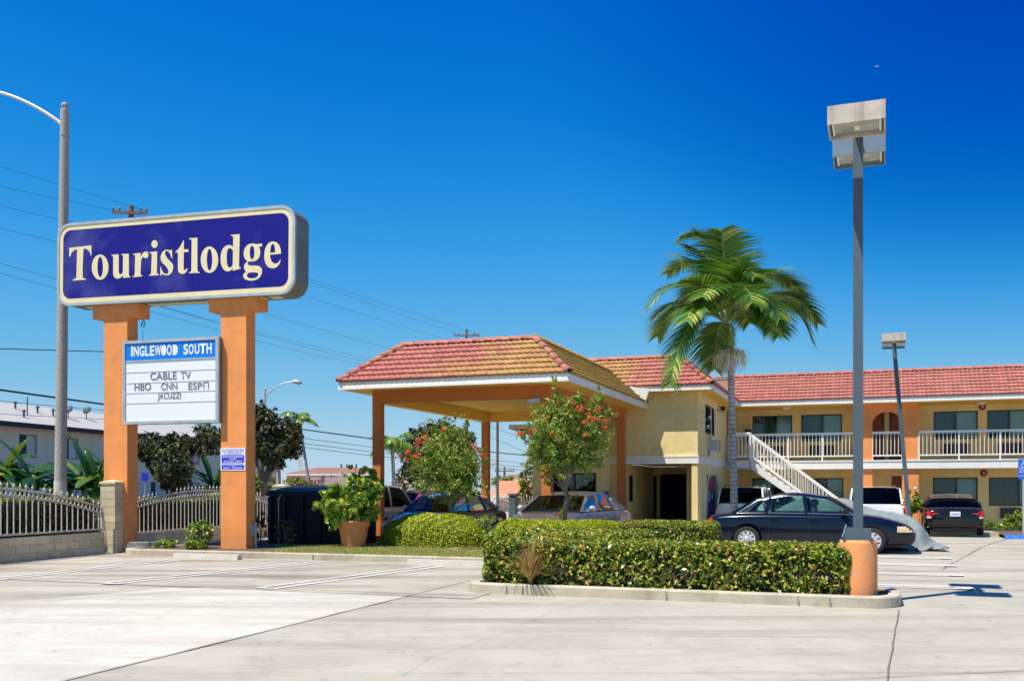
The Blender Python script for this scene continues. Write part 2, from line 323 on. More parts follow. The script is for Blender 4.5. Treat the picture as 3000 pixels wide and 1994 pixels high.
def blob_points(blobs, n, fill=0.35, rag=0.09):
    """blobs: (cx,cy,cz,rx,ry,rz); points toward the shells, grouped in twig clumps"""
    vol = np.array([b[3] * b[4] * b[5] for b in blobs]) ** 0.7; vol /= vol.sum(); Ps = []; Ns = []
    for b, q in zip(blobs, vol):
        k = max(int(n * q), 4); nc = max(k // 14, 1)
        d = rng.normal(0, 1, (nc, 3)); d /= np.linalg.norm(d, axis=1)[:, None]
        rad = (rng.uniform(fill, 1.0, nc) ** 0.5) * (1 + rng.normal(0, rag, nc)); cc = d * rad[:, None]
        idx = rng.integers(0, nc, k); p = cc[idx] + rng.normal(0, 0.085, (k, 3))
        Ps.append(p * np.array(b[3:6]) + np.array(b[:3])); Ns.append(d[idx])
    return np.concatenate(Ps), np.concatenate(Ns)
def trunk(mb, base, top, r0, r1, wob=0.05, seg=7):
    base = Vector(base); top = Vector(top); pts = []; rs = []
    for i in range(seg + 1):
        t = i / seg; p = base.lerp(top, t)
        if 0 < i < seg: p += Vector((random.uniform(-wob, wob), random.uniform(-wob, wob), 0))
        pts.append(p); rs.append(r0 + (r1 - r0) * t)
    rs[0] *= 1.25
    mb.tube(pts, rs, 9)
def tree(name, label, loc, h_trunk, r, blobs, nleaf, lsize, leafm, barkm, group=None, flowers=None, cat='tree', lean=(0, 0), fill=0.35, hang=0.0, aspect=0.55, rag=0.09):
    root = empty(name, loc, 0, label, cat, group)
    mb = MB(); top = (lean[0], lean[1], h_trunk); trunk(mb, (0, 0, -0.05), top, r, r * 0.7)
    for b in blobs:
        q = Vector(b[:3]); s0 = Vector(top) * random.uniform(0.75, 0.98)
        mb.tube([s0, s0.lerp(q, 0.5) + Vector((0, 0, 0.08 * (q - s0).length)), q], [r * 0.42, r * 0.22, r * 0.06], 6)
    mb.build('trunk', barkm, root)
    P, N = blob_points(blobs, nleaf, fill, rag); leaves_mesh('crown', P, N, lsize, leafm, root, hang=hang, aspect=aspect)
    if flowers:
        for (x, y, z, s) in flowers:
            Pf = rng.normal(0, 1, (85, 3)); Pf /= np.linalg.norm(Pf, axis=1)[:, None]
            leaves_mesh('flower', np.array([x, y, z]) + Pf * s * rng.uniform(0.2, 1.25, (85, 1)) * np.array([1.2, 1, 0.8]), Pf, s * 0.6, L_FLOWER, root)
    return root
def surf_noise(a, b, k=1.0):
    return (np.sin(a * 3.1 * k + 1.3) * np.cos(b * 2.7 * k) * 0.5 + np.sin(a * 7.3 * k + b * 5.1 * k) * 0.3 + np.sin(a * 15 * k - b * 11 * k) * 0.2)
def hedge_box(root, x0, x1, y0, y1, z0, z1, dens, lsize, lm, rnd=0.10, rough=0.05, gaps=0.0, name='foliage', taper=0.0, clump=0.0):
    """clipped hedge: points on the rounded box shell, thinned by patchy noise; core inside"""
    lx, ly, lz = x1 - x0, y1 - y0, z1 - z0
    areas = [lx * ly * 1.15, lx * lz, lx * lz, ly * lz, ly * lz]; P = []; N = []
    for k, ar in enumerate(areas):
        n = int(ar * dens); u = rng.uniform(0, 1, n); v = rng.uniform(0, 1, n); d = np.abs(rng.normal(0, rough, n))
        if k == 0: p = np.stack([x0 + u * lx, y0 + v * ly, z1 - d], 1); nn = np.array([0, 0, 1.0])
        if k == 1: p = np.stack([x0 + u * lx, y0 + d + taper * v, z0 + v * lz], 1); nn = np.array([0, -1.0, 0.2])
        if k == 2: p = np.stack([x0 + u * lx, y1 - d, z0 + v * lz], 1); nn = np.array([0, 1.0, 0.2])
        if k == 3: p = np.stack([x0 + d, y0 + u * ly, z0 + v * lz], 1); nn = np.array([-1.0, 0, 0.2])
        if k == 4: p = np.stack([x1 - d, y0 + u * ly, z0 + v * lz], 1); nn = np.array([1.0, 0, 0.2])
        P.append(p); N.append(np.tile(nn, (n, 1)))
    P = np.concatenate(P); N = np.concatenate(N)
    if clump:
        low = rng.uniform(0, 1, len(P)) < clump * np.where(N[:, 2] > 0.9, 0.45, 1.0); m_ = len(P) // 11; ci = rng.integers(0, len(P), m_); pick = rng.integers(0, m_, len(P))
        Pc = P[ci][pick] + rng.normal(0, 0.030, P.shape); same = np.abs((N[ci][pick] - N)).sum(1) < 0.1; use = low & same; P = np.where(use[:, None], Pc, P)
    c = np.array([(x0 + x1) / 2, (y0 + y1) / 2, z1 - rnd * 2]); hx = np.array([lx / 2 - rnd, ly / 2 - rnd, rnd])
    q = P - c; cl = np.clip(q, -hx, hx); cl[:, 2] = np.minimum(q[:, 2], hx[2]); over = q - cl; lo = np.linalg.norm(over, axis=1)
    f = np.where(lo > rnd, rnd / (lo + 1e-9), 1); P = c + cl + over * f[:, None]
    nz = surf_noise(P[:, 0] + P[:, 2], P[:, 1] * 1.3 + P[:, 2] * 2.0); P += N * (nz * 0.035)[:, None]
    if gaps:
        g = surf_noise(P[:, 0] * 2.1 + 4, P[:, 2] * 3.3 + P[:, 1]); keep = (g < 0.55 - gaps * (1 - (P[:, 2] - z0) / lz) * 1.4) | (rng.uniform(0, 1, len(P)) < 0.35); P, N = P[keep], N[keep]
    leaves_mesh(name, P, N, lsize, lm, root, spread=0.75)
    mb = MB(); i = 0.11; mb.box(x0 + i, x1 - i, y0 + i, y1 - i, z0, z1 - i); mb.build('dark_core', M['hedgecore'], root)  # solid near-black core; shade between the leaves put into its colour
def dome_bush(root, rx, ry, rz, n, lsize, lm, skirt=0.0, name='foliage', flat=0.5):
    u = rng.uniform(0, 2 * np.pi, n); zz = rng.uniform(0, 1, n) ** 0.9; e = flat
    rr = (1 - zz ** (2 / e)) ** (e / 2); d = 1 - np.abs(rng.normal(0, 0.05, n))
    P = np.stack([rr * np.cos(u) * rx * d, rr * np.sin(u) * ry * d, zz * rz * d + skirt], 1)
    nt_ = int(n * 0.45); a = rng.uniform(0, 1, nt_) ** 0.5; t = rng.uniform(0, 2 * np.pi, nt_); zt = (1 - a ** (2 / e)) ** (e / 2)
    P = np.concatenate([P, np.stack([a * np.cos(t) * rx, a * np.sin(t) * ry, zt * rz * (1 - np.abs(rng.normal(0, 0.04, nt_))) + skirt], 1)])
    N = P / np.array([rx, ry, rz]) ; N /= np.linalg.norm(N, axis=1)[:, None]
    nz = surf_noise(P[:, 0] * 1.5, P[:, 1] * 1.5 + P[:, 2]); P += N * (nz * 0.05)[:, None]
    leaves_mesh(name, P, N, lsize, lm, root, spread=0.7)
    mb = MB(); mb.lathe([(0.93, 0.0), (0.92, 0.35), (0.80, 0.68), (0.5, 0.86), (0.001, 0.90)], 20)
    o = mb.build('dark_core', M['hedgecore'], root); o.scale = (rx, ry, rz)  # closed dome painted near-black for the shaded inside of the bush
# ------------------------------------------------------------------ text and letter outlines
def curve_mesh(name, curve, mt, parent, mtx):
    ob = bpy.data.objects.new('tmp', curve); COL.objects.link(ob)
    dg = bpy.context.evaluated_depsgraph_get(); me = bpy.data.meshes.new_from_object(ob.evaluated_get(dg)); bpy.data.objects.remove(ob); bpy.data.curves.remove(curve)
    me.name = name; me.materials.clear(); me.materials.append(mt); me.transform(mtx); me.update()
    o = bpy.data.objects.new(name, me); COL.objects.link(o)
    if parent: o.parent = parent
    return o
def text(body, x, z, width, height, mt, parent, y=0.0, ext=0.004, bold=0.0, name='lettering', shear=0.0, mtx=None, align='l'):
    """text standing in the local XZ plane facing -Y; fitted to width x height"""
    c = bpy.data.curves.new('t', 'FONT'); c.body = body; c.size = 1; c.extrude = 0.0; c.offset = bold; c.shear = shear
    c.resolution_u = 4
    o = curve_mesh(name, c, mt, parent, Matrix.Identity(4)); me = o.data
    co = np.array([v.co[:] for v in me.vertices]); mn = co.min(0); mx = co.max(0)
    sx = width / (mx[0] - mn[0]); sz = height / (mx[1] - mn[1])
    T = Matrix(((sx, 0, 0, x - mn[0] * sx), (0, 0, -1, y), (0, sz, 0, z - mn[1] * sz), (0, 0, 0, 1)))
    me.transform(T if mtx is None else mtx @ T)
    me.update(); return o
def bez(path):
    """mini path language -> list of closed polylines"""
    tok = path.replace(',', ' ').split(); i = 0; out = []; cur = []; p = None
    while i < len(tok):
        c = tok[i]; i += 1
        if c == 'M': cur = [(float(tok[i]), float(tok[i + 1]))]; p = cur[0]; i += 2
        elif c == 'L': p = (float(tok[i]), float(tok[i + 1])); cur.append(p); i += 2
        elif c == 'C':
            q = [float(t) for t in tok[i:i + 6]]; i += 6
            for k in range(1, 9):
                t = k / 8; s = 1 - t
                cur.append((s**3 * p[0] + 3 * s*s*t * q[0] + 3 * s*t*t * q[2] + t**3 * q[4], s**3 * p[1] + 3 * s*s*t * q[1] + 3 * s*t*t * q[3] + t**3 * q[5]))
            p = (q[4], q[5])
        elif c == 'E':
            x, y, rx, ry = [float(t) for t in tok[i:i + 4]]; i += 4
            out.append([(x + rx * math.cos(2 * math.pi * k / 32), y + ry * math.sin(2 * math.pi * k / 32)) for k in range(32)])
        elif c == 'Z': out.append(cur)
    return out
# ================================================================== GROUND
def slab(name, poly, z, mt, kind='structure', th=0.0, parent=None, frame=FB):
    mb = MB(); pts = [frame.w(a, b, z) if frame else Vector((a, b, z)) for a, b in poly]
    if th:
        n = len(pts); lo = [p - Vector((0, 0, th)) for p in pts]
        mb.add(pts + lo, [tuple(range(n))] + [(i, i + n, (i + 1) % n + n, (i + 1) % n) for i in range(n)])
    else: mb.add(pts, [tuple(range(len(pts)))])
    return mb.build(name, mt, parent, kind=kind)
def concrete_ground(name, c1, c2, c3, white=0.0):
    m = bpy.data.materials.new(name); m.use_nodes = True; n = m.node_tree; L = n.links; b = n.nodes['Principled BSDF']
    b.inputs['Roughness'].default_value = 0.88; b.inputs['Specular IOR Level'].default_value = 0.3
    g = n.nodes.new('ShaderNodeNewGeometry')
    def nz(sc, det=8, vec=None, rg=0.6, dist=0.0):
        t = n.nodes.new('ShaderNodeTexNoise'); t.inputs['Scale'].default_value = sc; t.inputs['Detail'].default_value = det
        t.inputs['Roughness'].default_value = rg; t.inputs['Distortion'].default_value = dist
        L.new(vec or g.outputs['Position'], t.inputs['Vector']); return t.outputs['Fac']
    def rp(f, lo, hi, a=0, c=1):
        x = n.nodes.new('ShaderNodeMapRange'); L.new(f, x.inputs[0]); x.inputs[1].default_value = lo; x.inputs[2].default_value = hi
        x.inputs[3].default_value = a; x.inputs[4].default_value = c; return x.outputs[0]
    def mx(f, a, c):
        x = n.nodes.new('ShaderNodeMix'); x.data_type = 'RGBA'
        for s_, v in ((x.inputs[0], f), (x.inputs[6], a), (x.inputs[7], c)):
            if hasattr(v, 'is_output'): L.new(v, s_)
            else: s_.default_value = v
        return x.outputs[2]
    cur = mx(rp(nz(0.45, 8, None, 0.65, 0.8), 0.38, 0.62), (*c1, 1), (*c2, 1))
    cur = mx(rp(nz(1.6, 10, None, 0.7, 1.5), 0.48, 0.72, 0, 0.55), cur, (*[x * 0.72 for x in c2], 1))
    mp = n.nodes.new('ShaderNodeMapping'); mp.inputs['Rotation'].default_value = (0, 0, TH); mp.inputs['Scale'].default_value = (0.10, 0.85, 1)
    L.new(g.outputs['Position'], mp.inputs[0])
    cur = mx(rp(nz(1.3, 9, mp.outputs[0], 0.65, 0.6), 0.47, 0.70, 0, 0.9), cur, (*c3, 1))       # tyre-worn dark streaks
    cur = mx(rp(nz(1.9, 7, mp.outputs[0], 0.6, 1.2), 0.56, 0.78, 0, 0.5), cur, (0.44, 0.29, 0.17, 1))  # rusty wash
    cur = mx(rp(nz(5, 6, None, 0.6, 1.0), 0.62, 0.70, 0, 0.5), cur, (*[x * 0.45 for x in c2], 1))
    v = n.nodes.new('ShaderNodeTexVoronoi'); v.inputs['Scale'].default_value = 2.3; L.new(g.outputs['Position'], v.inputs['Vector'])
    cur = mx(rp(v.outputs['Distance'], 0.02, 0.05, 0.75, 0), cur, (0.12, 0.10, 0.085, 1))           # oil spots, gum
    cur = mx(rp(nz(60, 3), 0.35, 0.65, 0, 0.16), cur, (0.15, 0.13, 0.11, 1))
    L.new(cur, b.inputs['Base Color'])
    bp = n.nodes.new('ShaderNodeBump'); bp.inputs['Strength'].default_value = 0.25; bp.inputs['Distance'].default_value = 0.01
    L.new(nz(45, 5), bp.inputs['Height']); L.new(bp.outputs[0], b.inputs['Normal'])
    return m
G1 = concrete_ground('old_concrete', (0.475, 0.44, 0.355), (0.40, 0.375, 0.30), (0.24, 0.215, 0.165))
G2 = concrete_ground('newer_concrete', (0.585, 0.565, 0.47), (0.53, 0.51, 0.425), (0.39, 0.365, 0.29))
G3 = concrete_ground('stall_concrete', (0.47, 0.43, 0.345), (0.38, 0.345, 0.275), (0.16, 0.13, 0.10))
slab('ground', [(-1500, -200), (1500, -200), (1500, 3000), (-1500, 3000)], 0.0, G1, frame=None)
# newer, paler slab at the lower left, bounded by the diagonal joint
def gpt(px, py, z=0.0): return wp(px, py, gd(py, z)).xy
c0 = gpt(190, 1994); c1 = gpt(1310, 1718); dd = (c1 - c0).normalized(); c0b = c0 - dd * 9
cL = gpt(-300, 1745); 
slab('pavement', [tuple(c0b), tuple(c1), tuple(gpt(500, 1722)), tuple(gpt(0, 1766)), (-30, 16.0), (-30, -8)], 0.004, G2, frame=None)
slab('pavement', [tuple(FB.w(-30, 12.6).xy), tuple(FB.w(-5.2, 12.6).xy), tuple(FB.w(-5.2, 18.4).xy), tuple(FB.w(-30, 18.4).xy)], 0.008, G3, frame=None)
def strip(name, pts, wd, z, mt, frame=None, kind='structure', jit=0.0):
    P = [Vector((*p, 0)) if frame is None else frame.w(*p) for p in pts]
    if jit:
        Q = []
        for i in range(len(P) - 1):
            n = max(int((P[i + 1] - P[i]).length / 0.35), 1)
            for k in range(n): Q.append(P[i].lerp(P[i + 1], k / n) + Vector((random.uniform(-jit, jit), random.uniform(-jit, jit), 0)))
        P = Q + [P[-1]]
    mb = MB(); vs = []
    for i, p in enumerate(P):
        d = (P[min(i + 1, len(P) - 1)] - P[max(i - 1, 0)]).normalized(); s = Vector((-d.y, d.x, 0)) * wd / 2 * (random.uniform(0.5, 1.4) if jit else 1)
        vs += [Vector((p.x, p.y, z)) + s, Vector((p.x, p.y, z)) - s]
    mb.add(vs, [(2 * i, 2 * i + 1, 2 * i + 3, 2 * i + 2) for i in range(len(P) - 1)])
    return mb.build(name, mt, kind=kind)
strip('pavement_joint', [tuple(c0b), tuple(c1), tuple(c1 + dd * 3)], 0.018, 0.012, M['joint'], jit=0.006)
strip('pavement_joint', [tuple(gpt(2633, 1786)), tuple(gpt(2600, 1983)), tuple(gpt(2590, 2080))], 0.013, 0.012, M['joint'], jit=0.008)
strip('pavement_joint', [tuple(gpt(1500, 2040)), tuple(gpt(2598, 1984)), tuple(gpt(3300, 1950))], 0.014, 0.012, M['joint'], jit=0.006)
strip('pavement_joint', [tuple(gpt(1400, 1746)), tuple(gpt(700, 1722)), tuple(gpt(-100, 1776))], 0.02, 0.014, M['joint'], jit=0.01)
strip('pavement_joint', [tuple(gpt(2700, 1776)), tuple(gpt(3200, 1800))], 0.012, 0.012, M['joint'], jit=0.006)
strip('pavement_joint', [tuple(gpt(2760, 1668)), tuple(gpt(2880, 1600)), tuple(gpt(2960, 1575))], 0.02, 0.012, M['joint'], jit=0.01)
strip('pavement_joint', [tuple(gpt(2690, 1618)), tuple(gpt(3100, 1622))], 0.02, 0.012, M['joint'], jit=0.01)
strip('pavement_crack', [tuple(gpt(1180, 1980)), tuple(gpt(1260, 1925)), tuple(gpt(1490, 1850)), tuple(gpt(1620, 1790)), tuple(gpt(1790, 1752))], 0.0035, 0.012, M['joint'], jit=0.018)
# parking lines: left stalls (paired) and right stalls
ML = M['paintw']
for (p, q) in (((0 - 60, 1703), (509, 1641)), ((318, 1711), (941, 1646)), ((776, 1725), (1278, 1659))):
    A0 = gpt(*p); A1 = gpt(*q); d = (A1 - A0).normalized(); s = Vector((-d.y, d.x))
    for k in (-1, 1): strip('parking_line', [tuple(A0 + s * 0.15 * k), tuple(A1 + s * 0.15 * k)], 0.085, 0.018, ML)
    strip('parking_line', [tuple(A0 - s * 0.15), tuple(A0 + s * 0.15)], 0.08, 0.022, ML)
for b in (16.5, 18.9, 21.2, 23.4):
    e = 1.55 + (b - 16.5) * 0.03
    for k in (-0.13, 0.13): strip('parking_line', [(-3.2, b + k), (e, b + k)], 0.085, 0.018, ML, FB)
    strip('parking_line', [(e - 0.25, b), (e, b)], 0.22, 0.022, ML, FB)
strip('parking_line', [(4.9, 32.6), (4.3, 29.6)], 0.10, 0.018, M['paintb'], FB)
strip('parking_line', [(5.9, 32.6), (5.5, 29.6)], 0.10, 0.018, M['paintb'], FB)
strip('parking_line', [(1.6, 30.4), (9.0, 30.4)], 0.10, 0.018, ML, FB)
strip('parking_line', [(2.6, 28.2), (9.0, 28.2)], 0.10, 0.018, ML, FB)
# ------------------------------------------------------------------ kerbed islands
def round_poly(pts, radii, seg=8):
    out = []; n = len(pts)
    for i, p in enumerate(pts):
        r = radii[i] if hasattr(radii, '__len__') else radii; p = Vector(p)
        if r < 1e-4: out.append(tuple(p)); continue
        a = (Vector(pts[i - 1]) - p).normalized(); b = (Vector(pts[(i + 1) % n]) - p).normalized(); ang = a.angle(b); t = r / math.tan(ang / 2)
        c = p + (a + b).normalized() * (r / math.sin(ang / 2)); s = p + a * t - c; e = p + b * t - c; tot = s.angle_signed(e)
        for k in range(seg + 1):
            th = -tot * k / seg; out.append((c.x + s.x * math.cos(th) - s.y * math.sin(th), c.y + s.x * math.sin(th) + s.y * math.cos(th)))
    return out
def inset(poly, d):
    out = []; n = len(poly)
    for i in range(n):
        p0, p1, p2 = Vector(poly[i - 1]), Vector(poly[i]), Vector(poly[(i + 1) % n])
        n1 = Vector((-(p1 - p0).y, (p1 - p0).x)).normalized(); n2 = Vector((-(p2 - p1).y, (p2 - p1).x)).normalized()
        m = (n1 + n2); m = m.normalized() / max(m.normalized().dot(n1), 0.3); out.append(tuple(p1 + m * d))
    return out
def kerb(name, poly, h, wd, mt, root_label=None):
    inn = inset(poly, wd); inb = inset(poly, 0.015); n = len(poly); mb = MB()
    W = lambda p, z: FB.w(p[0], p[1], z)
    vs = [W(p, 0) for p in poly] + [W(p, h - 0.02) for p in poly] + [W(p, h) for p in inb] + [W(p, h) for p in inn] + [W(p, 0) for p in inn]
    fs = [(k * n + i, k * n + (i + 1) % n, (k + 1) * n + (i + 1) % n, (k + 1) * n + i) for k in range(4) for i in range(n)]
    mb.add(vs, fs); mb.build(name, mt, kind='structure'); return inn
isl1 = round_poly([(-5.72, 13.36), (0.44, 13.38), (0.44, 14.75), (-2.6, 15.0), (-3.2, 16.4), (-5.4, 16.4)], [0.38, 0.50, 0.3, 0.3, 0.3, 0.3])
i1 = kerb('kerb', isl1, 0.15, 0.16, M['conc'])
slab('planting_bed', i1, 0.13, M['mulch'])
isl2 = round_poly([(-16.45, 18.15), (-2.3, 18.35), (-2.3, 20.0), (-9.0, 20.6), (-9.0, 23.0), (-11.9, 23.1), (-11.9, 23.3), (-15.6, 23.3)], [0.4, 0.5, 0.3, 0.3, 0.3, 0.01, 0.01, 0.3])
i2 = kerb('kerb', isl2, 0.15, 0.16, M['conc'])
slab('lawn', i2, 0.135, M['turf'])
slab('planting_bed', [(-16.2, 18.5), (-12.9, 18.45), (-12.9, 19.3), (-13.3, 20.0), (-15.6, 23.0)], 0.142, M['mulch'])
for poly, (p, q) in ((isl1, ((-5.0, 13.357), (0, 0))), (isl2, ((0, 0), (0, 0)))): pass
for a in (-4.95, -4.7, -2.6, -0.85, -0.45): 
    mb = MB(); mb.add([FB.w(a, 13.352, 0.0), FB.w(a + 0.012, 13.352, 0), FB.w(a + 0.012, 13.352, 0.13), FB.w(a, 13.352, 0.13)], [(0, 1, 2, 3)]); mb.build('kerb_joint', M['joint'], kind='structure')
for a in (-14.0, -11.2, -8.4): 
    b = 18.14 + (a + 16.45) * 0.0141
    mb = MB(); mb.add([FB.w(a, b, 0.0), FB.w(a + 0.02, b, 0), FB.w(a + 0.02, b, 0.13), FB.w(a, b, 0.13)], [(0, 1, 2, 3)]); mb.build('kerb_joint', M['joint'], kind='structure')
# lawn blades
n = 26000; a = rng.uniform(-12.9, -5.5, n); b = rng.uniform(18.3, 21.5, n); q = np.stack([a * CT + b * ST, -a * ST + b * CT, np.full(n, 0.14)], 1)
up = np.tile(np.array([0, 0, 1.0]), (n, 1)); rd = rng.normal(0, 1, (n, 3)); rd[:, 2] = 0
leaves_mesh('grass', q + np.array([0, 0, 0.012]), rd, 0.035, L_GRASS, spread=0.3, aspect=0.25, hang=-2.0, kind='stuff', label='thin yellowish green lawn behind the concrete kerb', cat='grass')
# wheel stops
def wheel_stop(a0, a1, b, label):
    root = empty('wheel_stop', FB.w((a0 + a1) / 2, b), -TH, label, 'wheel stop', 'concrete wheel stops along the lawn kerb')
    L_ = (a1 - a0) / 2; mb = MB()
    mb.prism([(-0.09, 0.0), (0.09, 0.0), (0.06, 0.115), (-0.06, 0.115)], -L_, L_, plane='yz'); mb.v = [(x, y, z) for (x, y, z) in mb.v]
    mb.build('stop_block', M['stop'], root)
    mb = MB()
    for x in (-L_ * 0.7, L_ * 0.7): mb.lathe([(0.015, 0.1), (0.015, 0.122), (0.001, 0.124)], 10, (x, 0, 0))
    mb.build('anchor_pin', M['galv'], root)
wheel_stop(-14.45, -12.75, 17.78, 'pale concrete wheel stop in front of the sign pillars')
wheel_stop(-8.75, -6.95, 17.9, 'pale concrete wheel stop beside the end of the front hedge')
# blue kerb on the right and the planting strip against the wing
mb = MB(M=Matrix.Rotation(-TH, 4, 'Z'))
mb.box(4.0, 12.0, 33.15, 33.35, 0, 0.13); mb.build('blue_kerb', M['paintb'], kind='structure')
mb = MB(M=Matrix.Rotation(-TH, 4, 'Z')); mb.box(-3.6, 4.0, 34.6, 34.8, 0, 0.14); mb.build('kerb', M['conc'], kind='structure')
slab('planting_bed', [(4.0, 33.35), (12, 33.35), (12, 36.9), (4.0, 36.9)], 0.11, M['mulch'])
slab('street', [(-60, 24.5), (-17.6, -20), (-14, 24), (1, 90), (-10, 92), (-40, 60)], 0.004, M['asphalt'], frame=None)
# ================================================================== BIG SIGN
SR = (-14.55, 20.08, 0.13)
sign = empty('motel_sign', FS.w(SR[0], SR[1], SR[2]), -FS.t, 'tall blue roadside sign with cream lettering and white marquee on two orange pillars', 'sign')
SM = Matrix.Translation((-SR[0], -SR[1], -SR[2]))
PB = 19.88
for a in (-16.2, -12.9):
    mb = MB(SM); mb.box(a - 0.34, a + 0.34, PB, PB + 0.39, 0.08, 5.85); mb.build('pillar', M['orange'], sign)
    mb = MB(SM); mb.box(a - 0.66, a + 0.66, PB - 0.012, PB + 0.43, 5.71, 6.10); mb.build('pillar_cap', M['orange'], sign)
CBF = 19.73
def rrect(x0, x1, z0, z1, r, seg=8):
    out = []
    for cx, cz, a0 in ((x1 - r, z0 + r, -90), (x1 - r, z1 - r, 0), (x0 + r, z1 - r, 90), (x0 + r, z0 + r, 180)):
        for k in range(seg + 1): t = R(a0 + 90 * k / seg); out.append((cx + r * math.cos(t), cz + r * math.sin(t)))
    return out
# the cabinet leans by half a degree: lower at its right end
x0s, x1s, z0s, z1s = -17.78, -11.2, 6.02, 8.035
TL = Matrix.Translation(((x0s + x1s) / 2, 0, (z0s + z1s) / 2)) @ Matrix.Rotation(R(0.55), 4, 'Y') @ Matrix.Translation((-(x0s + x1s) / 2, 0, -(z0s + z1s) / 2))
SMC = SM @ TL
mb = MB(SMC); mb.prism(rrect(x0s, x1s, z0s, z1s, 0.36), CBF + 0.02, CBF + 0.64, plane='xz'); cab = mb.build('sign_cabinet', M['ssteel'], sign)
def ring(mb, po, pi, y0, y1):
    n = len(po); vs = [(p[0], y0, p[1]) for p in po] + [(p[0], y0, p[1]) for p in pi] + [(p[0], y1, p[1]) for p in po] + [(p[0], y1, p[1]) for p in pi]
    fs = []
    for i in range(n):
        j = (i + 1) % n; fs += [(i, j, n + j, n + i), (2 * n + i, 3 * n + i, 3 * n + j, 2 * n + j), (i, 2 * n + i, 2 * n + j, j), (n + i, n + j, 3 * n + j, 3 * n + i)]
    mb.add(vs, fs)
mb = MB(SMC); ring(mb, rrect(x0s - 0.01, x1s + 0.01, z0s - 0.01, z1s + 0.01, 0.37), rrect(x0s + 0.055, x1s - 0.055, z0s + 0.055, z1s - 0.055, 0.31), CBF - 0.02, CBF + 0.05); mb.build('cabinet_edge', M['galv'], cab)
mb = MB(SMC); ring(mb, rrect(x0s + 0.05, x1s - 0.05, z0s + 0.05, z1s - 0.05, 0.32), rrect(x0s + 0.16, x1s - 0.16, z0s + 0.165, z1s - 0.165, 0.22), CBF - 0.005, CBF + 0.012); mb.build('sign_border', M['scream'], cab)
mb = MB(SMC); mb.prism(rrect(x0s + 0.14, x1s - 0.14, z0s + 0.145, z1s - 0.145, 0.24), CBF + 0.003, CBF + 0.018, plane='xz'); mb.build('sign_face', M['sblue'], cab)
mb = MB(SMC); mb.box(x1s - 0.002, x1s + 0.006, CBF + 0.2, CBF + 0.5, 6.7, 7.5); mb.box(-15.3, -13.7, CBF + 0.1, CBF + 0.5, z0s - 0.004, z0s + 0.03); mb.box(-16.9, -16.6, CBF + 0.2, CBF + 0.45, z0s - 0.006, z0s + 0.03); mb.each('service_panel', M['ssteel'], cab)
mb = MB(SMC); mb.box(x0s + 0.6, x0s + 1.1, CBF + 0.25, CBF + 0.5, z0s - 0.012, z0s); mb.box(x1s - 1.25, x1s - 0.95, CBF + 0.2, CBF + 0.45, z0s - 0.012, z0s); mb.box(x1s - 0.8, x1s - 0.5, CBF + 0.2, CBF + 0.45, z0s - 0.012, z0s); mb.box(-15.4, -13.6, CBF + 0.3, CBF + 0.56, z0s - 0.012, z0s); mb.each('light_gap', M['scream'], cab)
GA = (190, 680); GB = (500, 660); K = 340 / 2359
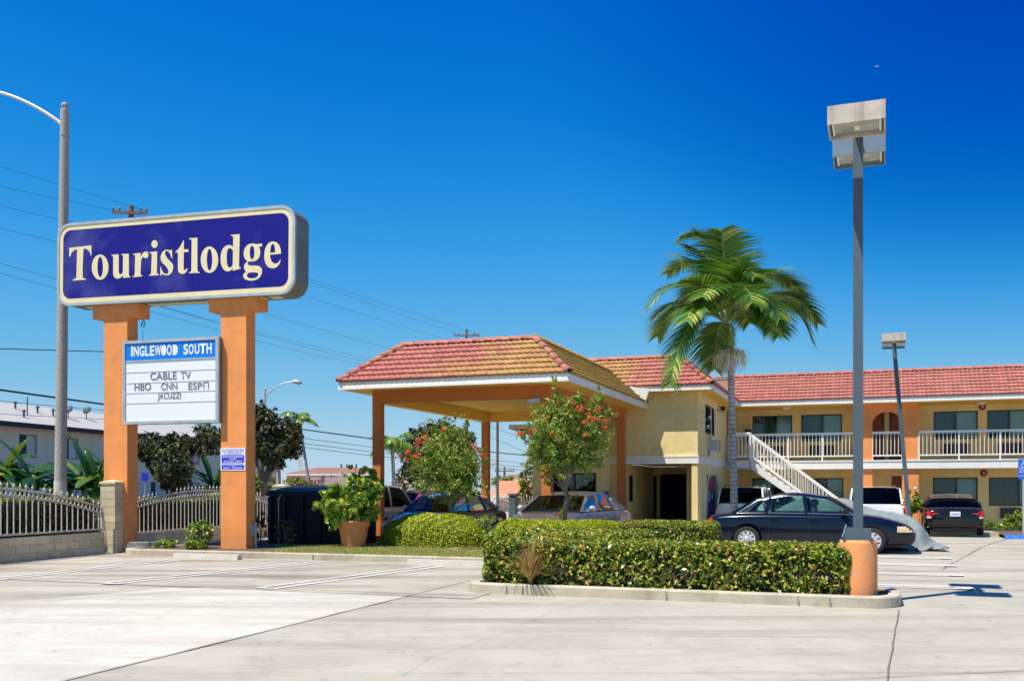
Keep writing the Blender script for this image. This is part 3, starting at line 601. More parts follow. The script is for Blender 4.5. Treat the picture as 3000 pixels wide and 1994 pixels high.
glyphs = [
 (GA, 'M 92 318 L 540 268 L 542 440 L 542 468 L 527 472 C 505 380 470 335 380 335 L 365 700 L 362 880 C 363 930 375 945 430 945 L 430 968 L 160 985 L 160 965 C 215 955 232 935 236 890 L 250 350 C 170 360 130 420 112 498 L 88 500 Z'),
 (GA, 'E 718 712 171 257 E 720 708 56 208'),
 (GA, 'M 945 462 L 1097 447 L 1097 790 C 1097 840 1112 858 1140 855 C 1160 850 1175 830 1180 805 L 1185 500 C 1185 470 1175 468 1150 462 L 1150 447 L 1302 437 L 1302 840 C 1302 880 1310 895 1333 900 L 1333 915 L 1183 930 L 1183 870 C 1150 920 1120 945 1070 945 C 1010 940 985 900 983 830 L 983 520 C 983 485 975 480 945 475 Z'),
 (GA, 'M 1385 440 L 1540 420 L 1545 510 C 1560 440 1610 395 1655 395 C 1690 397 1702 425 1700 460 C 1697 505 1680 530 1655 532 C 1630 532 1615 510 1600 505 C 1570 510 1552 550 1550 610 L 1540 830 C 1540 870 1548 875 1575 880 L 1575 897 L 1378 915 L 1378 897 C 1412 890 1420 880 1422 850 L 1430 500 C 1430 465 1415 458 1385 455 Z'),
 (GA, 'M 1725 405 L 1878 388 L 1872 800 C 1872 845 1880 852 1915 857 L 1915 872 L 1708 888 L 1708 872 C 1748 865 1752 850 1755 820 L 1768 470 C 1768 435 1755 428 1725 420 Z E 1824 243 63 80'),
 (GA, 'M 2178 350 L 2185 525 L 2165 525 C 2150 440 2115 385 2075 382 C 2045 382 2035 405 2038 435 C 2045 480 2075 520 2120 570 C 2170 615 2205 650 2205 700 C 2205 800 2150 878 2075 878 C 2020 875 1990 850 1975 852 C 1968 855 1965 868 1962 882 L 1942 882 L 1942 705 L 1955 705 C 1975 800 2010 850 2065 850 C 2095 850 2110 825 2108 795 C 2105 750 2070 710 2030 670 C 1980 620 1945 590 1948 510 C 1955 420 2010 355 2075 357 C 2110 358 2130 370 2145 372 C 2158 370 2163 360 2166 350 Z'),
 (GB, 'M 270 310 L 270 490 L 360 488 L 360 540 L 268 545 L 265 860 C 265 895 275 910 290 908 C 305 905 318 895 325 877 L 350 880 C 330 950 290 988 235 988 C 180 985 148 945 148 880 L 150 552 L 95 552 L 95 540 C 160 490 220 400 255 312 Z'),
 (GB, 'M 375 265 L 545 250 L 545 880 C 545 935 550 945 588 950 L 588 968 L 372 972 L 372 955 C 415 945 420 930 420 900 L 428 330 C 428 290 415 285 375 280 Z'),
 (GB, 'E 790 699 178 269 E 791 699 55 219'),
 (GB, 'M 1220 195 L 1405 180 L 1390 800 C 1390 850 1395 858 1430 862 L 1430 877 L 1265 925 L 1262 870 C 1240 910 1205 937 1155 937 C 1065 930 1015 820 1015 680 C 1015 500 1085 400 1190 400 C 1225 400 1255 420 1270 445 L 1272 260 C 1272 220 1255 215 1220 208 Z M 1268 520 C 1250 480 1220 462 1195 465 C 1155 470 1140 550 1140 660 C 1140 790 1160 858 1205 858 C 1230 858 1250 840 1262 800 Z'),
 (GB, 'M 1860 372 L 1860 425 L 1795 435 C 1815 470 1825 520 1822 570 C 1815 670 1750 735 1655 735 C 1620 735 1600 733 1590 735 C 1570 745 1565 765 1570 785 C 1578 815 1620 822 1680 818 C 1790 810 1858 840 1860 925 C 1858 1050 1770 1122 1640 1125 C 1540 1125 1475 1085 1475 1030 C 1475 990 1500 960 1540 945 C 1500 915 1487 870 1492 830 C 1500 785 1535 750 1572 735 C 1510 700 1482 640 1485 570 C 1490 450 1560 370 1660 370 C 1690 370 1715 378 1740 382 C 1780 378 1820 372 1860 372 Z E 1657 555 48 140 M 1600 962 C 1650 955 1720 955 1755 960 C 1780 968 1785 990 1778 1015 C 1765 1060 1700 1080 1640 1078 C 1580 1075 1552 1050 1552 1020 C 1552 990 1570 968 1600 962 Z'),
 (GB, 'M 2245 580 L 2020 598 C 2022 700 2070 780 2130 778 C 2175 775 2205 745 2225 695 L 2238 700 C 2225 800 2160 875 2070 875 C 1965 872 1900 770 1903 620 C 1905 450 1970 330 2080 328 C 2190 330 2245 430 2245 580 Z M 2025 560 L 2125 550 C 2125 450 2110 378 2080 375 C 2045 378 2025 460 2025 560 Z'),
]
for (org, path) in glyphs:
    cu = bpy.data.curves.new('g', 'CURVE'); cu.dimensions = '2D'; cu.fill_mode = 'BOTH'; cu.extrude = 0.0
    for poly in bez(path):
        sp = cu.splines.new('POLY'); sp.points.add(len(poly) - 1); sp.use_cyclic_u = True
        for pt, (x, y) in zip(sp.points, poly):
            px, py = org[0] + x * K, org[1] + y * K; pt.co = (FS.A(px, CBF), FS.Z(px, py, CBF), 0, 1)
    curve_mesh('letter', cu, M['scream'], cab, SM @ Matrix(((1, 0, 0, 0), (0, 0, -1, CBF - 0.003), (0, 1, 0, 0), (0, 0, 0, 1))))
# marquee
mx0, mx1, mz0, mz1, mbf = -15.85, -13.2, 3.10, 5.09, 19.72
mb = MB(SM); mb.box(mx0, mx1, mbf + 0.03, mbf + 0.36, mz0, mz1)
mq = mb.build('marquee_cabinet', M['ssteel'], sign)
mb = MB(SM); ring(mb, [(mx0 - .01, mz0 - .01), (mx1 + .01, mz0 - .01), (mx1 + .01, mz1 + .01), (mx0 - .01, mz1 + .01)], [(mx0 + .06, mz0 + .06), (mx1 - .07, mz0 + .06), (mx1 - .07, mz1 - .06), (mx0 + .06, mz1 - .06)], mbf - 0.015, mbf + 0.05)
mb.box(mx0 + 0.06, mx1 - 0.07, mbf - 0.005, mbf + 0.02, mz1 - 0.50, mz1 - 0.47); mb.build('marquee_edge', M['galv'], mq)
mb = MB(SM); mb.box(mx0 + 0.05, mx1 - 0.06, mbf + 0.012, mbf + 0.025, mz0 + 0.05, mz1 - 0.47); mb.build('marquee_face', M['mwhite'], mq)
mb = MB(SM); mb.box(mx0 + 0.05, mx1 - 0.06, mbf + 0.010, mbf + 0.026, mz1 - 0.47, mz1 - 0.05); mb.build('header_panel', M['mblue'], mq)
def SZ(py, px=500): return FS.Z(px, py, mbf)
mb = MB(SM)
for py in (1086, 1118, 1147.5, 1178): z = SZ(py); mb.box(mx0 + 0.07, mx1 - 0.08, mbf + 0.004, mbf + 0.014, z - 0.006, z + 0.006)
mb.build('letter_track', M['mtrack'], mq)
def mtext(body, px0, px1, py0, py1, mt, bold=0.0, y=None, shear=0.0):
    x0, x1 = FS.A(px0, mbf), FS.A(px1, mbf); pm = (px0 + px1) / 2; zt, zb = FS.Z(pm, py0, mbf), FS.Z(pm, py1, mbf)
    text(body, x0, zb, x1 - x0, zt - zb, mt, mq, y=(y or mbf + 0.003), bold=bold, mtx=SM, shear=shear)
k5 = 340 / 1720
def z5(x, y): return 340 + x * k5, 960 + y * k5
for ch, xa, xb, ya, yb in (('I', 222, 250, 275, 425), ('N', 260, 335, 272, 422), ('G', 345, 418, 268, 422), ('L', 428, 490, 268, 418), ('E', 502, 565, 262, 415), ('W', 572, 668, 258, 413), ('O', 665, 745, 252, 412), ('O', 752, 825, 250, 408), ('D', 838, 915, 247, 403),
                           ('S', 998, 1068, 238, 398), ('O', 1076, 1150, 238, 393), ('U', 1165, 1235, 235, 388), ('T', 1240, 1330, 230, 386), ('H', 1340, 1418, 226, 382)):
    (a, c), (b, d) = z5(xa, ya), z5(xb, yb); mtext(ch, a, b, c, d, M['mwhite'], bold=0.03)
    if (ch, xa) in (('O', 665), ('D', 838)):
        mb = MB(SM); u0, u1 = FS.A(a, mbf), FS.A(b, mbf); zz0, zz1 = FS.Z(a, d, mbf), FS.Z(a, c, mbf); s = (u1 - u0) * 0.22
        mb.box(u0 + s, u1 - s, mbf + 0.004, mbf + 0.012, zz0 + 0.04, zz1 - 0.04); mb.build('lettering', M['mwhite'], mq)
for word, xa, xb, ya, yb in (('CABLE', 505, 895, 655, 768), ('TV', 955, 1105, 650, 758), ('HBO', 272, 515, 815, 928), ('CNN', 665, 905, 815, 918), ('ESP', 1070, 1275, 808, 912), ('JACUZZI', 615, 955, 955, 1080)):
    (a, c), (b, d) = z5(xa, ya), z5(xb, yb); mtext(word, a, b, c, d, M['mletter'], bold=0.008)
(a, c), (b, d) = z5(1298, 806), z5(1365, 905)            # the upside-down U standing in for an N
u0, u1 = FS.A(a, mbf), FS.A(b, mbf); zz1, zz0 = FS.Z(a, c, mbf), FS.Z(a, d, mbf)
mb = MB(SM); t = 0.02
for (p, q) in (((u0, zz0), (u0, zz1)), ((u1, zz0), (u1, zz1)), ((u0, zz1), (u1, zz1))): mb.bar((p[0], mbf + 0.005, p[1]), (q[0], mbf + 0.005, q[1]), t, 0.004, up=(0, 1, 0))
mb.build('lettering', M['mletter'], mq)
# tow notice on the right pillar
n0, n1 = -13.24, -12.58; nz1, nz0 = 2.50, 1.97; nb = PB - 0.012
mb = MB(SM); mb.box(n0, n1, nb, nb + 0.010, nz0, nz1); no = mb.build('tow_notice', M['nwhite'], sign, label='white and blue towing notice')
mb = MB(SM)
for z0_, z1_ in ((0.185, 0.365), (0.03, 0.125)): mb.box(n0 + 0.03, n1 - 0.03, nb - 0.004, nb - 0.001, nz0 + z0_, nz0 + z1_)
mb.build('notice_band', M['nblue'], no)
for body, xw, z, h, mt in (('ALL VEHICLES PARKED HERE', 0.56, 0.475, 0.028, 'nblue'), ('WITHOUT PERMISSION WILL BE TOWED', 0.58, 0.430, 0.028, 'nblue'), ('AT OWNERS EXPENSE', 0.46, 0.385, 0.028, 'nblue'),
                           ('SOUTHSIDE', 0.54, 0.305, 0.045, 'nwhite'), ('TOW', 0.20, 0.255, 0.04, 'nwhite'), ('310-352-7855', 0.48, 0.195, 0.042, 'nwhite'), ('INGLEWOOD  POLICE', 0.56, 0.140, 0.03, 'nblue'), ('C.V.C.', 0.14, 0.09, 0.025, 'nwhite'), ('SEC. 22658', 0.50, 0.045, 0.035, 'nwhite')):
    text(body, (n0 + n1) / 2 - xw / 2, nz0 + z, xw, h, M[mt], no, y=nb - 0.007, bold=0.012, mtx=SM)
mb = MB(SM); a = -12.56; mb.box(a, a + 0.06, PB + 0.17, PB + 0.29, 0.45, 0.70); mb.build('electric_box', M['galv'], sign)
mb = MB(SM); mb.tube([(a + 0.05, PB + 0.33, 0.05), (a + 0.05, PB + 0.33, 0.75)], 0.022, 8); mb.build('conduit', M['galvp'], sign)
# ================================================================== MOTEL
MO = (-4.0, 34.0)
motel = empty('motel_building', FB.w(*MO), -TH, 'two-storey yellow motel with red tile roofs, white balcony railing and hipped entrance canopy', 'building')
BM = Matrix.Translation((-MO[0], -MO[1], 0))
def nb_(): return MB(BM)
def Bof(px, a): r = (px - 1500) / F; return a * (r * ST + CT) / (r * CT - ST)
def Zof(px, py, a): b = Bof(px, a); return FB.Z(px, py, b)
def tilemat(name, red, yel, amt, lo=0.42, hi=0.58, sc=0.9, grad=None):
    """weathered concrete tile; grad=(a0, a1): lichen grows from frame coordinate a0 to a1"""
    m = bpy.data.materials.new(name); m.use_nodes = True; n = m.node_tree; L = n.links; b = n.nodes['Principled BSDF']; b.inputs['Roughness'].default_value = 0.85
    g = n.nodes.new('ShaderNodeNewGeometry'); t = n.nodes.new('ShaderNodeTexNoise'); t.inputs['Scale'].default_value = sc; t.inputs['Detail'].default_value = 10
    t.inputs['Roughness'].default_value = 0.75; L.new(g.outputs['Position'], t.inputs['Vector']); fac = t.outputs['Fac']
    if grad:
        d = n.nodes.new('ShaderNodeVectorMath'); d.operation = 'DOT_PRODUCT'; L.new(g.outputs['Position'], d.inputs[0]); d.inputs[1].default_value = (CT, -ST, 0)
        q = n.nodes.new('ShaderNodeMapRange'); q.inputs[1].default_value = grad[0]; q.inputs[2].default_value = grad[1]; q.inputs[3].default_value = -0.20; q.inputs[4].default_value = 0.16; L.new(d.outputs['Value'], q.inputs[0])
        ad = n.nodes.new('ShaderNodeMath'); ad.operation = 'ADD'; L.new(q.outputs[0], ad.inputs[0]); L.new(fac, ad.inputs[1]); fac = ad.outputs[0]
    r = n.nodes.new('ShaderNodeMapRange'); r.inputs[1].default_value = lo; r.inputs[2].default_value = hi; r.inputs[4].default_value = amt; L.new(fac, r.inputs[0])
    mx = n.nodes.new('ShaderNodeMix'); mx.data_type = 'RGBA'; L.new(r.outputs[0], mx.inputs[0]); mx.inputs[6].default_value = (*red, 1); mx.inputs[7].default_value = (*yel, 1)
    t2 = n.nodes.new('ShaderNodeTexNoise'); t2.inputs['Scale'].default_value = 22; t2.inputs['Detail'].default_value = 5; L.new(g.outputs['Position'], t2.inputs['Vector'])
    r2 = n.nodes.new('ShaderNodeMapRange'); r2.inputs[1].default_value = 0.3; r2.inputs[2].default_value = 0.7; r2.inputs[3].default_value = 0.72; r2.inputs[4].default_value = 1.2; L.new(t2.outputs['Fac'], r2.inputs[0])
    r3 = n.nodes.new('ShaderNodeMapRange'); r3.inputs[3].default_value = 0.86; r3.inputs[4].default_value = 1.10; L.new(g.outputs['Random Per Island'], r3.inputs[0])
    mu = n.nodes.new('ShaderNodeMath'); mu.operation = 'MULTIPLY'; L.new(r2.outputs[0], mu.inputs[0]); L.new(r3.outputs[0], mu.inputs[1])
    s = n.nodes.new('ShaderNodeVectorMath'); s.operation = 'SCALE'; L.new(mx.outputs[2], s.inputs[0]); L.new(mu.outputs[0], s.inputs['Scale']); L.new(s.outputs[0], b.inputs['Base Color'])
    return m
RED = (0.44, 0.14, 0.115); YLW = (0.44, 0.26, 0.07)
T_RED = tilemat('red_tile', RED, (0.44, 0.21, 0.14), 0.5, 0.4, 0.65, 1.5); T_MIX = tilemat('lichen_tile', RED, YLW, 0.85, 0.42, 0.62, 1.3, (-12.0, -8.0)); T_MIX2 = tilemat('lichen_tile_lobby', RED, YLW, 0.85, 0.42, 0.62, 1.3, (-5.6, -8.4))
T_YEL = tilemat('yellow_lichen_tile', (0.40, 0.16, 0.09), (0.43, 0.27, 0.045), 1.0, 0.32, 0.50, 1.6); T_CAP = tilemat('ridge_tile', (0.45, 0.15, 0.13), (0.45, 0.22, 0.11), 0.6)
def tile_slope(mb, P0, u, s, W, Ln, left, right, rows=7, mi=0, mfun=None):
    """double-roll tiles as separate shells; P0 eave corner, u along eave, s up the slope"""
    P0, u, s = Vector(P0), Vector(u).normalized(), Vector(s).normalized(); n = u.cross(s).normalized()
    if n.z < 0: n = -n
    e = Ln / rows; tw = 0.30; NC = 9
    for j in range(rows):
        off = 0.0 if j % 2 == 0 else 0.0
        for i in range(-1, int(W / tw) + 2):
            x0 = i * tw + off; l0, r0 = left(j * e), right(j * e)
            if x0 + tw < l0 or x0 > r0: continue
            vs = []; jit = random.uniform(-0.004, 0.004)
            for (d, h) in ((-0.014, 0.012), (-0.014, 0.056), (e * 0.5, 0.034), (e + 0.02, 0.008)):
                for c in range(NC):
                    x = x0 + tw * c / (NC - 1); dd_ = j * e + d
                    x = min(max(x, left(max(dd_, 0))), right(max(dd_, 0)))
                    ph = 2 * math.pi * (x / 0.15); w_ = 0.5 + 0.5 * math.cos(ph); w_ = w_ ** 0.8
                    hh = h + 0.032 * w_ + jit
                    if d < 0 and h < 0.02: hh -= 0.03
                    vs.append(P0 + u * x + s * dd_ + n * hh)
            fs = [(k * NC + c, k * NC + c + 1, (k + 1) * NC + c + 1, (k + 1) * NC + c) for k in range(3) for c in range(NC - 1)]
            mb.add(vs, fs, True, mi if not mfun else mfun(x0, j * e))
def caps(mb, p, q, r=0.095, step=0.34, mi=0):
    p, q = Vector(p), Vector(q); L_ = (q - p).length; d = (q - p).normalized(); k = max(int(L_ / step), 1)
    for i in range(k):
        a = p + d * (L_ * i / k - 0.03); b = p + d * (L_ * (i + 1) / k + 0.02); sd = d.cross(Vector((0, 0, 1))).normalized(); up = sd.cross(d).normalized(); vs = []
        for (c, rr, l) in ((a, r * 1.12, 0.022), (b, r * 0.9, 0.0)):
            for m in range(9): t = math.pi * m / 8; vs.append(c + sd * rr * math.cos(t) + up * (rr * math.sin(t) + l))
        vs += [vs[m] - up * 0.03 for m in range(9)]
        mb.add(vs, [(m, m + 1, m + 10, m + 9) for m in range(8)] + [(m, m + 18, m + 19, m + 1) for m in range(8)], True, mi)
K_, RS = 1.28, 1.05; SLN = math.hypot(K_, RS)
ZE = 4.86; A0L, A1L = -11.3, -4.6; BEL = 31.16; BEW = 38.0; AEND = 12.5
# --- wing roof (front slope)
mb = nb_(); tile_slope(mb, (A1L, BEW, ZE), (1, 0, 0), (0, K_, RS), AEND - A1L + 2, SLN, lambda d: -K_ * d / SLN, lambda d: AEND - A1L - K_ * d / SLN, 8)
caps(mb, (A1L - K_, BEW + K_, ZE + RS + 0.02), (AEND - K_, BEW + K_, ZE + RS + 0.02)); wr = mb.build('wing_roof', T_RED, motel)
mb = nb_(); mb.add([(A1L, BEW, ZE - 0.01), (AEND, BEW, ZE - 0.01), (AEND - K_, BEW + K_, ZE + RS - 0.02), (A1L - K_, BEW + K_, ZE + RS - 0.02)], [(0, 1, 2, 3)])
mb.box(A1L - K_, AEND - K_, BEW + K_, 46, ZE, ZE + RS - 0.15)
mb.add([(AEND, BEW, ZE - 0.01), (AEND, 46, ZE - 0.01), (AEND - K_, 46, ZE + RS - 0.02), (AEND - K_, BEW + K_, ZE + RS - 0.02)], [(0, 1, 2, 3)]); mb.build('roof_deck', M['brownroof'], motel)
# --- lobby roof: front slope, right slope
mb = nb_(); tile_slope(mb, (A0L, BEL, ZE), (1, 0, 0), (0, K_, RS), A1L - A0L, SLN, lambda d: K_ * d / SLN, lambda d: A1L - A0L - K_ * d / SLN, 7, 0)
tile_slope(mb, (A1L, BEL, ZE), (0, 1, 0), (-K_, 0, RS), BEW - BEL + 1.3, SLN, lambda d: K_ * d / SLN, lambda d: BEW - BEL + K_ * d / SLN, 7, 1)
caps(mb, (A0L + K_, BEL + K_, ZE + RS + 0.02), (A1L - K_, BEL + K_, ZE + RS + 0.02), mi=2); caps(mb, (A1L, BEL, ZE + 0.02), (A1L - K_, BEL + K_, ZE + RS + 0.03), mi=2)
caps(mb, (A1L - K_, BEL + K_, ZE + RS + 0.02), (A1L - K_, BEW + K_, ZE + RS + 0.02), mi=2); mb.build('lobby_roof', [T_MIX2, T_RED, T_CAP], motel)
mb = nb_(); z0, z1 = ZE - 0.01, ZE + RS - 0.02
mb.add([(A0L, BEL, z0), (A1L, BEL, z0), (A1L - K_, BEL + K_, z1), (A0L + K_, BEL + K_, z1)], [(0, 1, 2, 3)])
mb.add([(A1L, BEL, z0), (A1L, BEW, z0), (A1L - K_, BEW + K_, z1), (A1L - K_, BEL + K_, z1)], [(0, 1, 2, 3)])
mb.add([(A0L, BEL, z0), (A0L + K_, BEL + K_, z1), (A0L + K_, 46, z1), (A0L, 46, z0)], [(0, 1, 2, 3)])
mb.box(A0L + K_, A1L - K_, BEL + K_, 46, ZE, ZE + RS - 0.15); mb.build('roof_deck', M['brownroof'], motel)
# --- fascias and soffits
mb = nb_(); mb.box(A1L, AEND, BEW, BEW + 0.05, 4.70, 4.86); mb.box(A1L - 0.05, A1L, BEL - 0.0, BEW + 0.05, 4.70, 4.86); mb.box(A0L, A1L - 0.05, BEL, BEL + 0.05, 4.70, 4.86)
mb.box(A0L, A0L + 0.05, BEL + 0.05, 46, 4.70, 4.86)
mb.box(A1L + 0.002, AEND, BEW - 0.02, BEW - 0.001, 4.69, 4.75); mb.box(A0L, A1L + 0.02, BEL - 0.02, BEL - 0.001, 4.69, 4.75); mb.build('fascia', M['white'], motel)
mb = nb_(); mb.box(A1L - 0.05, AEND, BEW + 0.05, 39.9, 4.68, 4.72); mb.box(-5.12, A1L - 0.05, BEL + 0.05, 39.9, 4.68, 4.72); mb.box(A0L + 0.05, -5.12, BEL + 0.05, 31.66, 4.68, 4.72); mb.build('eave_soffit', M['soffit'], motel)
# gusset closing the lobby fascia against the canopy roof
mb = nb_(); g = [(FB.A(px, BEL - 0.05), BEL - 0.05, FB.Z(px, py, BEL - 0.05)) for px, py in ((1842, 1130), (1902, 1141), (1889, 1180))]
mb.add(g + [(x, y + 0.1, z) for x, y, z in g], [(0, 2, 1), (3, 4, 5), (0, 1, 4, 3), (1, 2, 5, 4), (2, 0, 3, 5)]); mb.build('fascia_return', M['white'], motel)
# --- windows helper
def window(a0, a1, z0, z1, b, dark_first=True, name='window', split=0.52, screen=True, blind=None):
    mb = nb_(); t = 0.045; yb = b + 0.02
    mb.box(a0, a1, yb, yb + 0.06, z0, z0 + t); mb.box(a0, a1, yb, yb + 0.06, z1 - t, z1); mb.box(a0, a0 + t, yb, yb + 0.06, z0 + t, z1 - t); mb.box(a1 - t, a1, yb, yb + 0.06, z0 + t, z1 - t)
    am = a0 + (a1 - a0) * split; mb.box(am - 0.03, am + 0.03, yb - 0.005, yb + 0.055, z0 + t, z1 - t); fr = mb.build(name, M['frame'], motel)
    for (p, q) in ((a0 + t, am - 0.03), (am + 0.03, a1 - t)):
        mb = nb_(); mb.box(p, q, yb + 0.03, yb + 0.036, z0 + t, z1 - t); mb.build('pane', M['glass_win'], fr)
    gap = random.choice((0.0, 0.0, 0.12, 0.22))
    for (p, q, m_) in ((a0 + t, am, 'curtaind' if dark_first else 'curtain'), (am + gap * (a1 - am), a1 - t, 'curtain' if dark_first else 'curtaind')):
        n = max(int((q - p) / 0.035), 4); vs = []
        for i in range(n + 1):
            x = p + (q - p) * i / n; y = b + 0.17 + 0.022 * math.sin(i * 1.55) + 0.01 * math.sin(i * 0.7 + p); vs += [(x, y, z0), (x, y, z1)]
        mb = nb_(); mb.add(vs, [(2 * i, 2 * i + 2, 2 * i + 3, 2 * i + 1) for i in range(n)], True); mb.build('curtain', M[m_], fr)
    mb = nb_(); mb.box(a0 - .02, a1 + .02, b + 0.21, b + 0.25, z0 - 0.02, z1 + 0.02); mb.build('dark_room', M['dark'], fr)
def ac(a0, a1, z0, z1, b, d=0.05):
    mb = nb_(); mb.box(a0, a1, b - d, b + 0.02, z0, z1); o = mb.build('air_conditioner', M['dark'], motel)
    mb = nb_(); n = 6
    for i in range(n + 1): z = z0 + (z1 - z0) * i / n; mb.box(a0, a1, b - d - 0.015, b - d + 0.003, z - 0.009, z + 0.009)
    m_ = 5
    for i in range(m_ + 1): a = a0 + (a1 - a0) * i / m_; mb.box(a - 0.008, a + 0.008, b - d - 0.018, b - d - 0.002, z0, z1)
    mb.build('grille', M['grille'], o)
WB = 39.9
def rect(px0, px1, py0, py1, b=WB):
    return (FB.A(px0, b), FB.A(px1, b), FB.Z((px0 + px1) / 2, py1, b), FB.Z((px0 + px1) / 2, py0, b))
ups = [rect(2204.5, 2321, 1217, 1294), rect(2347, 2467, 1214, 1293), rect(2735, 2865, 1208, 1288), rect(2892, 3022, 1204, 1286)]
zt, zb = ups[0][3], ups[0][2]; ups = [(u[0], u[1], zb, zt) for u in ups]; ups.append((ups[3][1] + 1.9, ups[3][1] + 3.6, zb, zt))
gz1 = FB.Z(2800, 1398, WB); gz0 = FB.Z(2800, 1480, WB)
grs = [(*rect(2204, 2321, 1400, 1480)[:2], gz0, gz1), (*rect(2369, 2471, 1400, 1480)[:2], gz0, gz1), (*rect(2733, 2865, 1398, 1480)[:2], gz0, gz1), (*rect(2897, 3027, 1397, 1481)[:2], gz0, gz1)]
dz1 = 2.52 + 2.03
d1 = (FB.A(2557, WB) - 0.25, FB.A(2586, WB), 2.55, dz1 + 0.02); d2 = (FB.A(2610, WB), FB.A(2610, WB) + 0.85, 2.55, dz1 + 0.02)
gd1 = (FB.A(2612, WB), FB.A(2612, WB) + 0.86, 0.1, 2.02)
mb = nb_(); holes_wall(mb, -5.12, AEND, 0, 4.70, WB, WB + 0.16, ups + grs + [d1, d2, gd1]); mb.box(AEND, AEND + .2, 38.5, 46, 0, 4.7); mb.build('wing_wall', M['yellow'], motel)
for u in ups: window(*u, WB, True, split=0.50)
for i, g_ in enumerate(grs): window(*g_, WB, i != 0, split=0.52 if i < 3 else 0.68)
for u in ups: ac(u[0] + 0.32, u[1] - 0.30, 2.86, 3.22, WB)
ac(FB.A(2930, WB), FB.A(2990, WB), 0.45, 0.83, WB); ac(FB.A(2770, WB), FB.A(2835, WB), 0.45, 0.83, WB)
def door(d, b, mt='door'):
    mb = nb_(); mb.box(d[0], d[1], b + 0.06, b + 0.11, d[2], d[3]); o = mb.build('door', M[mt], motel)
    mb = nb_(); w = d[1] - d[0]; h = d[3] - d[2]
    for i in range(2):
        for (q0, q1) in ((0.08, 0.30), (0.36, 0.66), (0.72, 0.92)):
            x = d[0] + w * (0.12 + 0.42 * i); mb.box(x, x + w * 0.34, b + 0.045, b + 0.062, d[2] + h * q0, d[2] + h * q1)
    mb.each('door_panel', M[mt], o)
    mb = nb_(); mb.ball((d[0] + w * 0.1, b + 0.03, d[2] + 0.95), 0.035); mb.build('door_knob', M['chrome'], o)
for d in (d1, d2, gd1): door(d, WB)
mb = nb_(); mb.box(d1[1], d1[1] + .06, WB - .03, WB + .02, 2.55, d1[3]); mb.box(d2[0] - .06, d2[0], WB - .03, WB + .02, 2.55, d1[3]); mb.each('door_frame', M['frame'], motel)
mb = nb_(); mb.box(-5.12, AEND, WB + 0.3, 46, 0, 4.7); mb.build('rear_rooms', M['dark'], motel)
# --- balcony slab with white edge beam
SF = 38.5
mb = nb_(); mb.box(-5.12, AEND, SF + 0.04, WB, 2.36, 2.545); mb.build('walkway_soffit', M['soffit'], motel)
mb = nb_(); mb.box(-5.12, AEND, SF - 0.04, SF + 0.045, 2.28, 2.56); mb.box(-5.12, AEND, SF - 0.065, SF + 0.06, 2.552, 2.60); mb.build('balcony_edge', M['white'], motel)
# --- orange arch tower
oa0, oa1 = FB.A(2511, SF), FB.A(2692, SF); ha0, ha1 = FB.A(2556, SF), FB.A(2643, SF); hw = (ha1 - ha0) / 2; hc = (ha0 + ha1) / 2
zs_ = FB.Z(2600, 1241, SF); zt_ = FB.Z(2600, 1205, SF)
mb = nb_(); y0, y1 = SF - 0.005, SF + 0.22; zb_ = 2.602; ztop = 4.69
mb.box(oa0, ha0, y0, y1, zb_, ztop); mb.box(ha1, oa1, y0, y1, zb_, ztop)
NA = 20; arc = [(hc - hw * math.cos(math.pi * k / NA), zs_ + (zt_ - zs_) * math.sin(math.pi * k / NA)) for k in range(NA + 1)]
vs = [];
for (x, z) in arc: vs += [(x, y0, z), (x, y1, z), (x, y0, ztop), (x, y1, ztop)]
fs = []
for k in range(NA): i = 4 * k; fs += [(i, i + 2, i + 6, i + 4), (i + 1, i + 5, i + 7, i + 3), (i, i + 4, i + 5, i + 1)]
mb.add(vs, fs); mb.build('arch_wall', M['orange'], motel)
for (p, q) in ((oa0, ha0), (ha1, oa1)):
    mb = nb_(); mb.box(p, q, SF + 0.05, SF + 0.33, 0, 2.28); mb.build('orange_pier', M['orange'], motel)
# --- railings
def railing(segs, b, z0, axis='x', post_every=1.35, name='balcony_railing'):
    for (p, q) in segs:
        mb = nb_(); B_ = (lambda a0, a1, y0, y1, za, zb: mb.box(a0, a1, y0, y1, za, zb)) if axis == 'x' else (lambda a0, a1, y0, y1, za, zb: mb.box(y0, y1, a0, a1, za, zb))
        B_(p, q, b - 0.03, b + 0.03, z0 + 0.97, z0 + 1.05); o = mb.build(name, M['rail'], motel); mb = MB(BM); B_(p, q, b - 0.022, b + 0.022, z0 + 0.14, z0 + 0.19); mb.build('bottom_rail', M['rail'], o)
        mb = nb_(); n = max(int(round((q - p) / 0.135)), 2)
        B2 = (lambda a0, a1, y0, y1, za, zb: mb.box(a0, a1, y0, y1, za, zb)) if axis == 'x' else (lambda a0, a1, y0, y1, za, zb: mb.box(y0, y1, a0, a1, za, zb))
        for i in range(1, n): x = p + (q - p) * i / n; B2(x - 0.011, x + 0.011, b - 0.011, b + 0.011, z0 + 0.19, z0 + 0.97)
        mb.build('baluster', M['rail'], o)
        mb = nb_(); k = max(int(round((q - p) / post_every)), 1)
        B3 = (lambda a0, a1, y0, y1, za, zb: mb.box(a0, a1, y0, y1, za, zb)) if axis == 'x' else (lambda a0, a1, y0, y1, za, zb: mb.box(y0, y1, a0, a1, za, zb))
        for i in range(k + 1): x = p + (q - p) * i / k; B3(x - 0.024, x + 0.024, b - 0.024, b + 0.024, z0 + 0.0, z0 + 0.968)
        mb.each('post', M['rail'], o)
ST0, ST1 = FB.A(2203, 37.8), -0.78
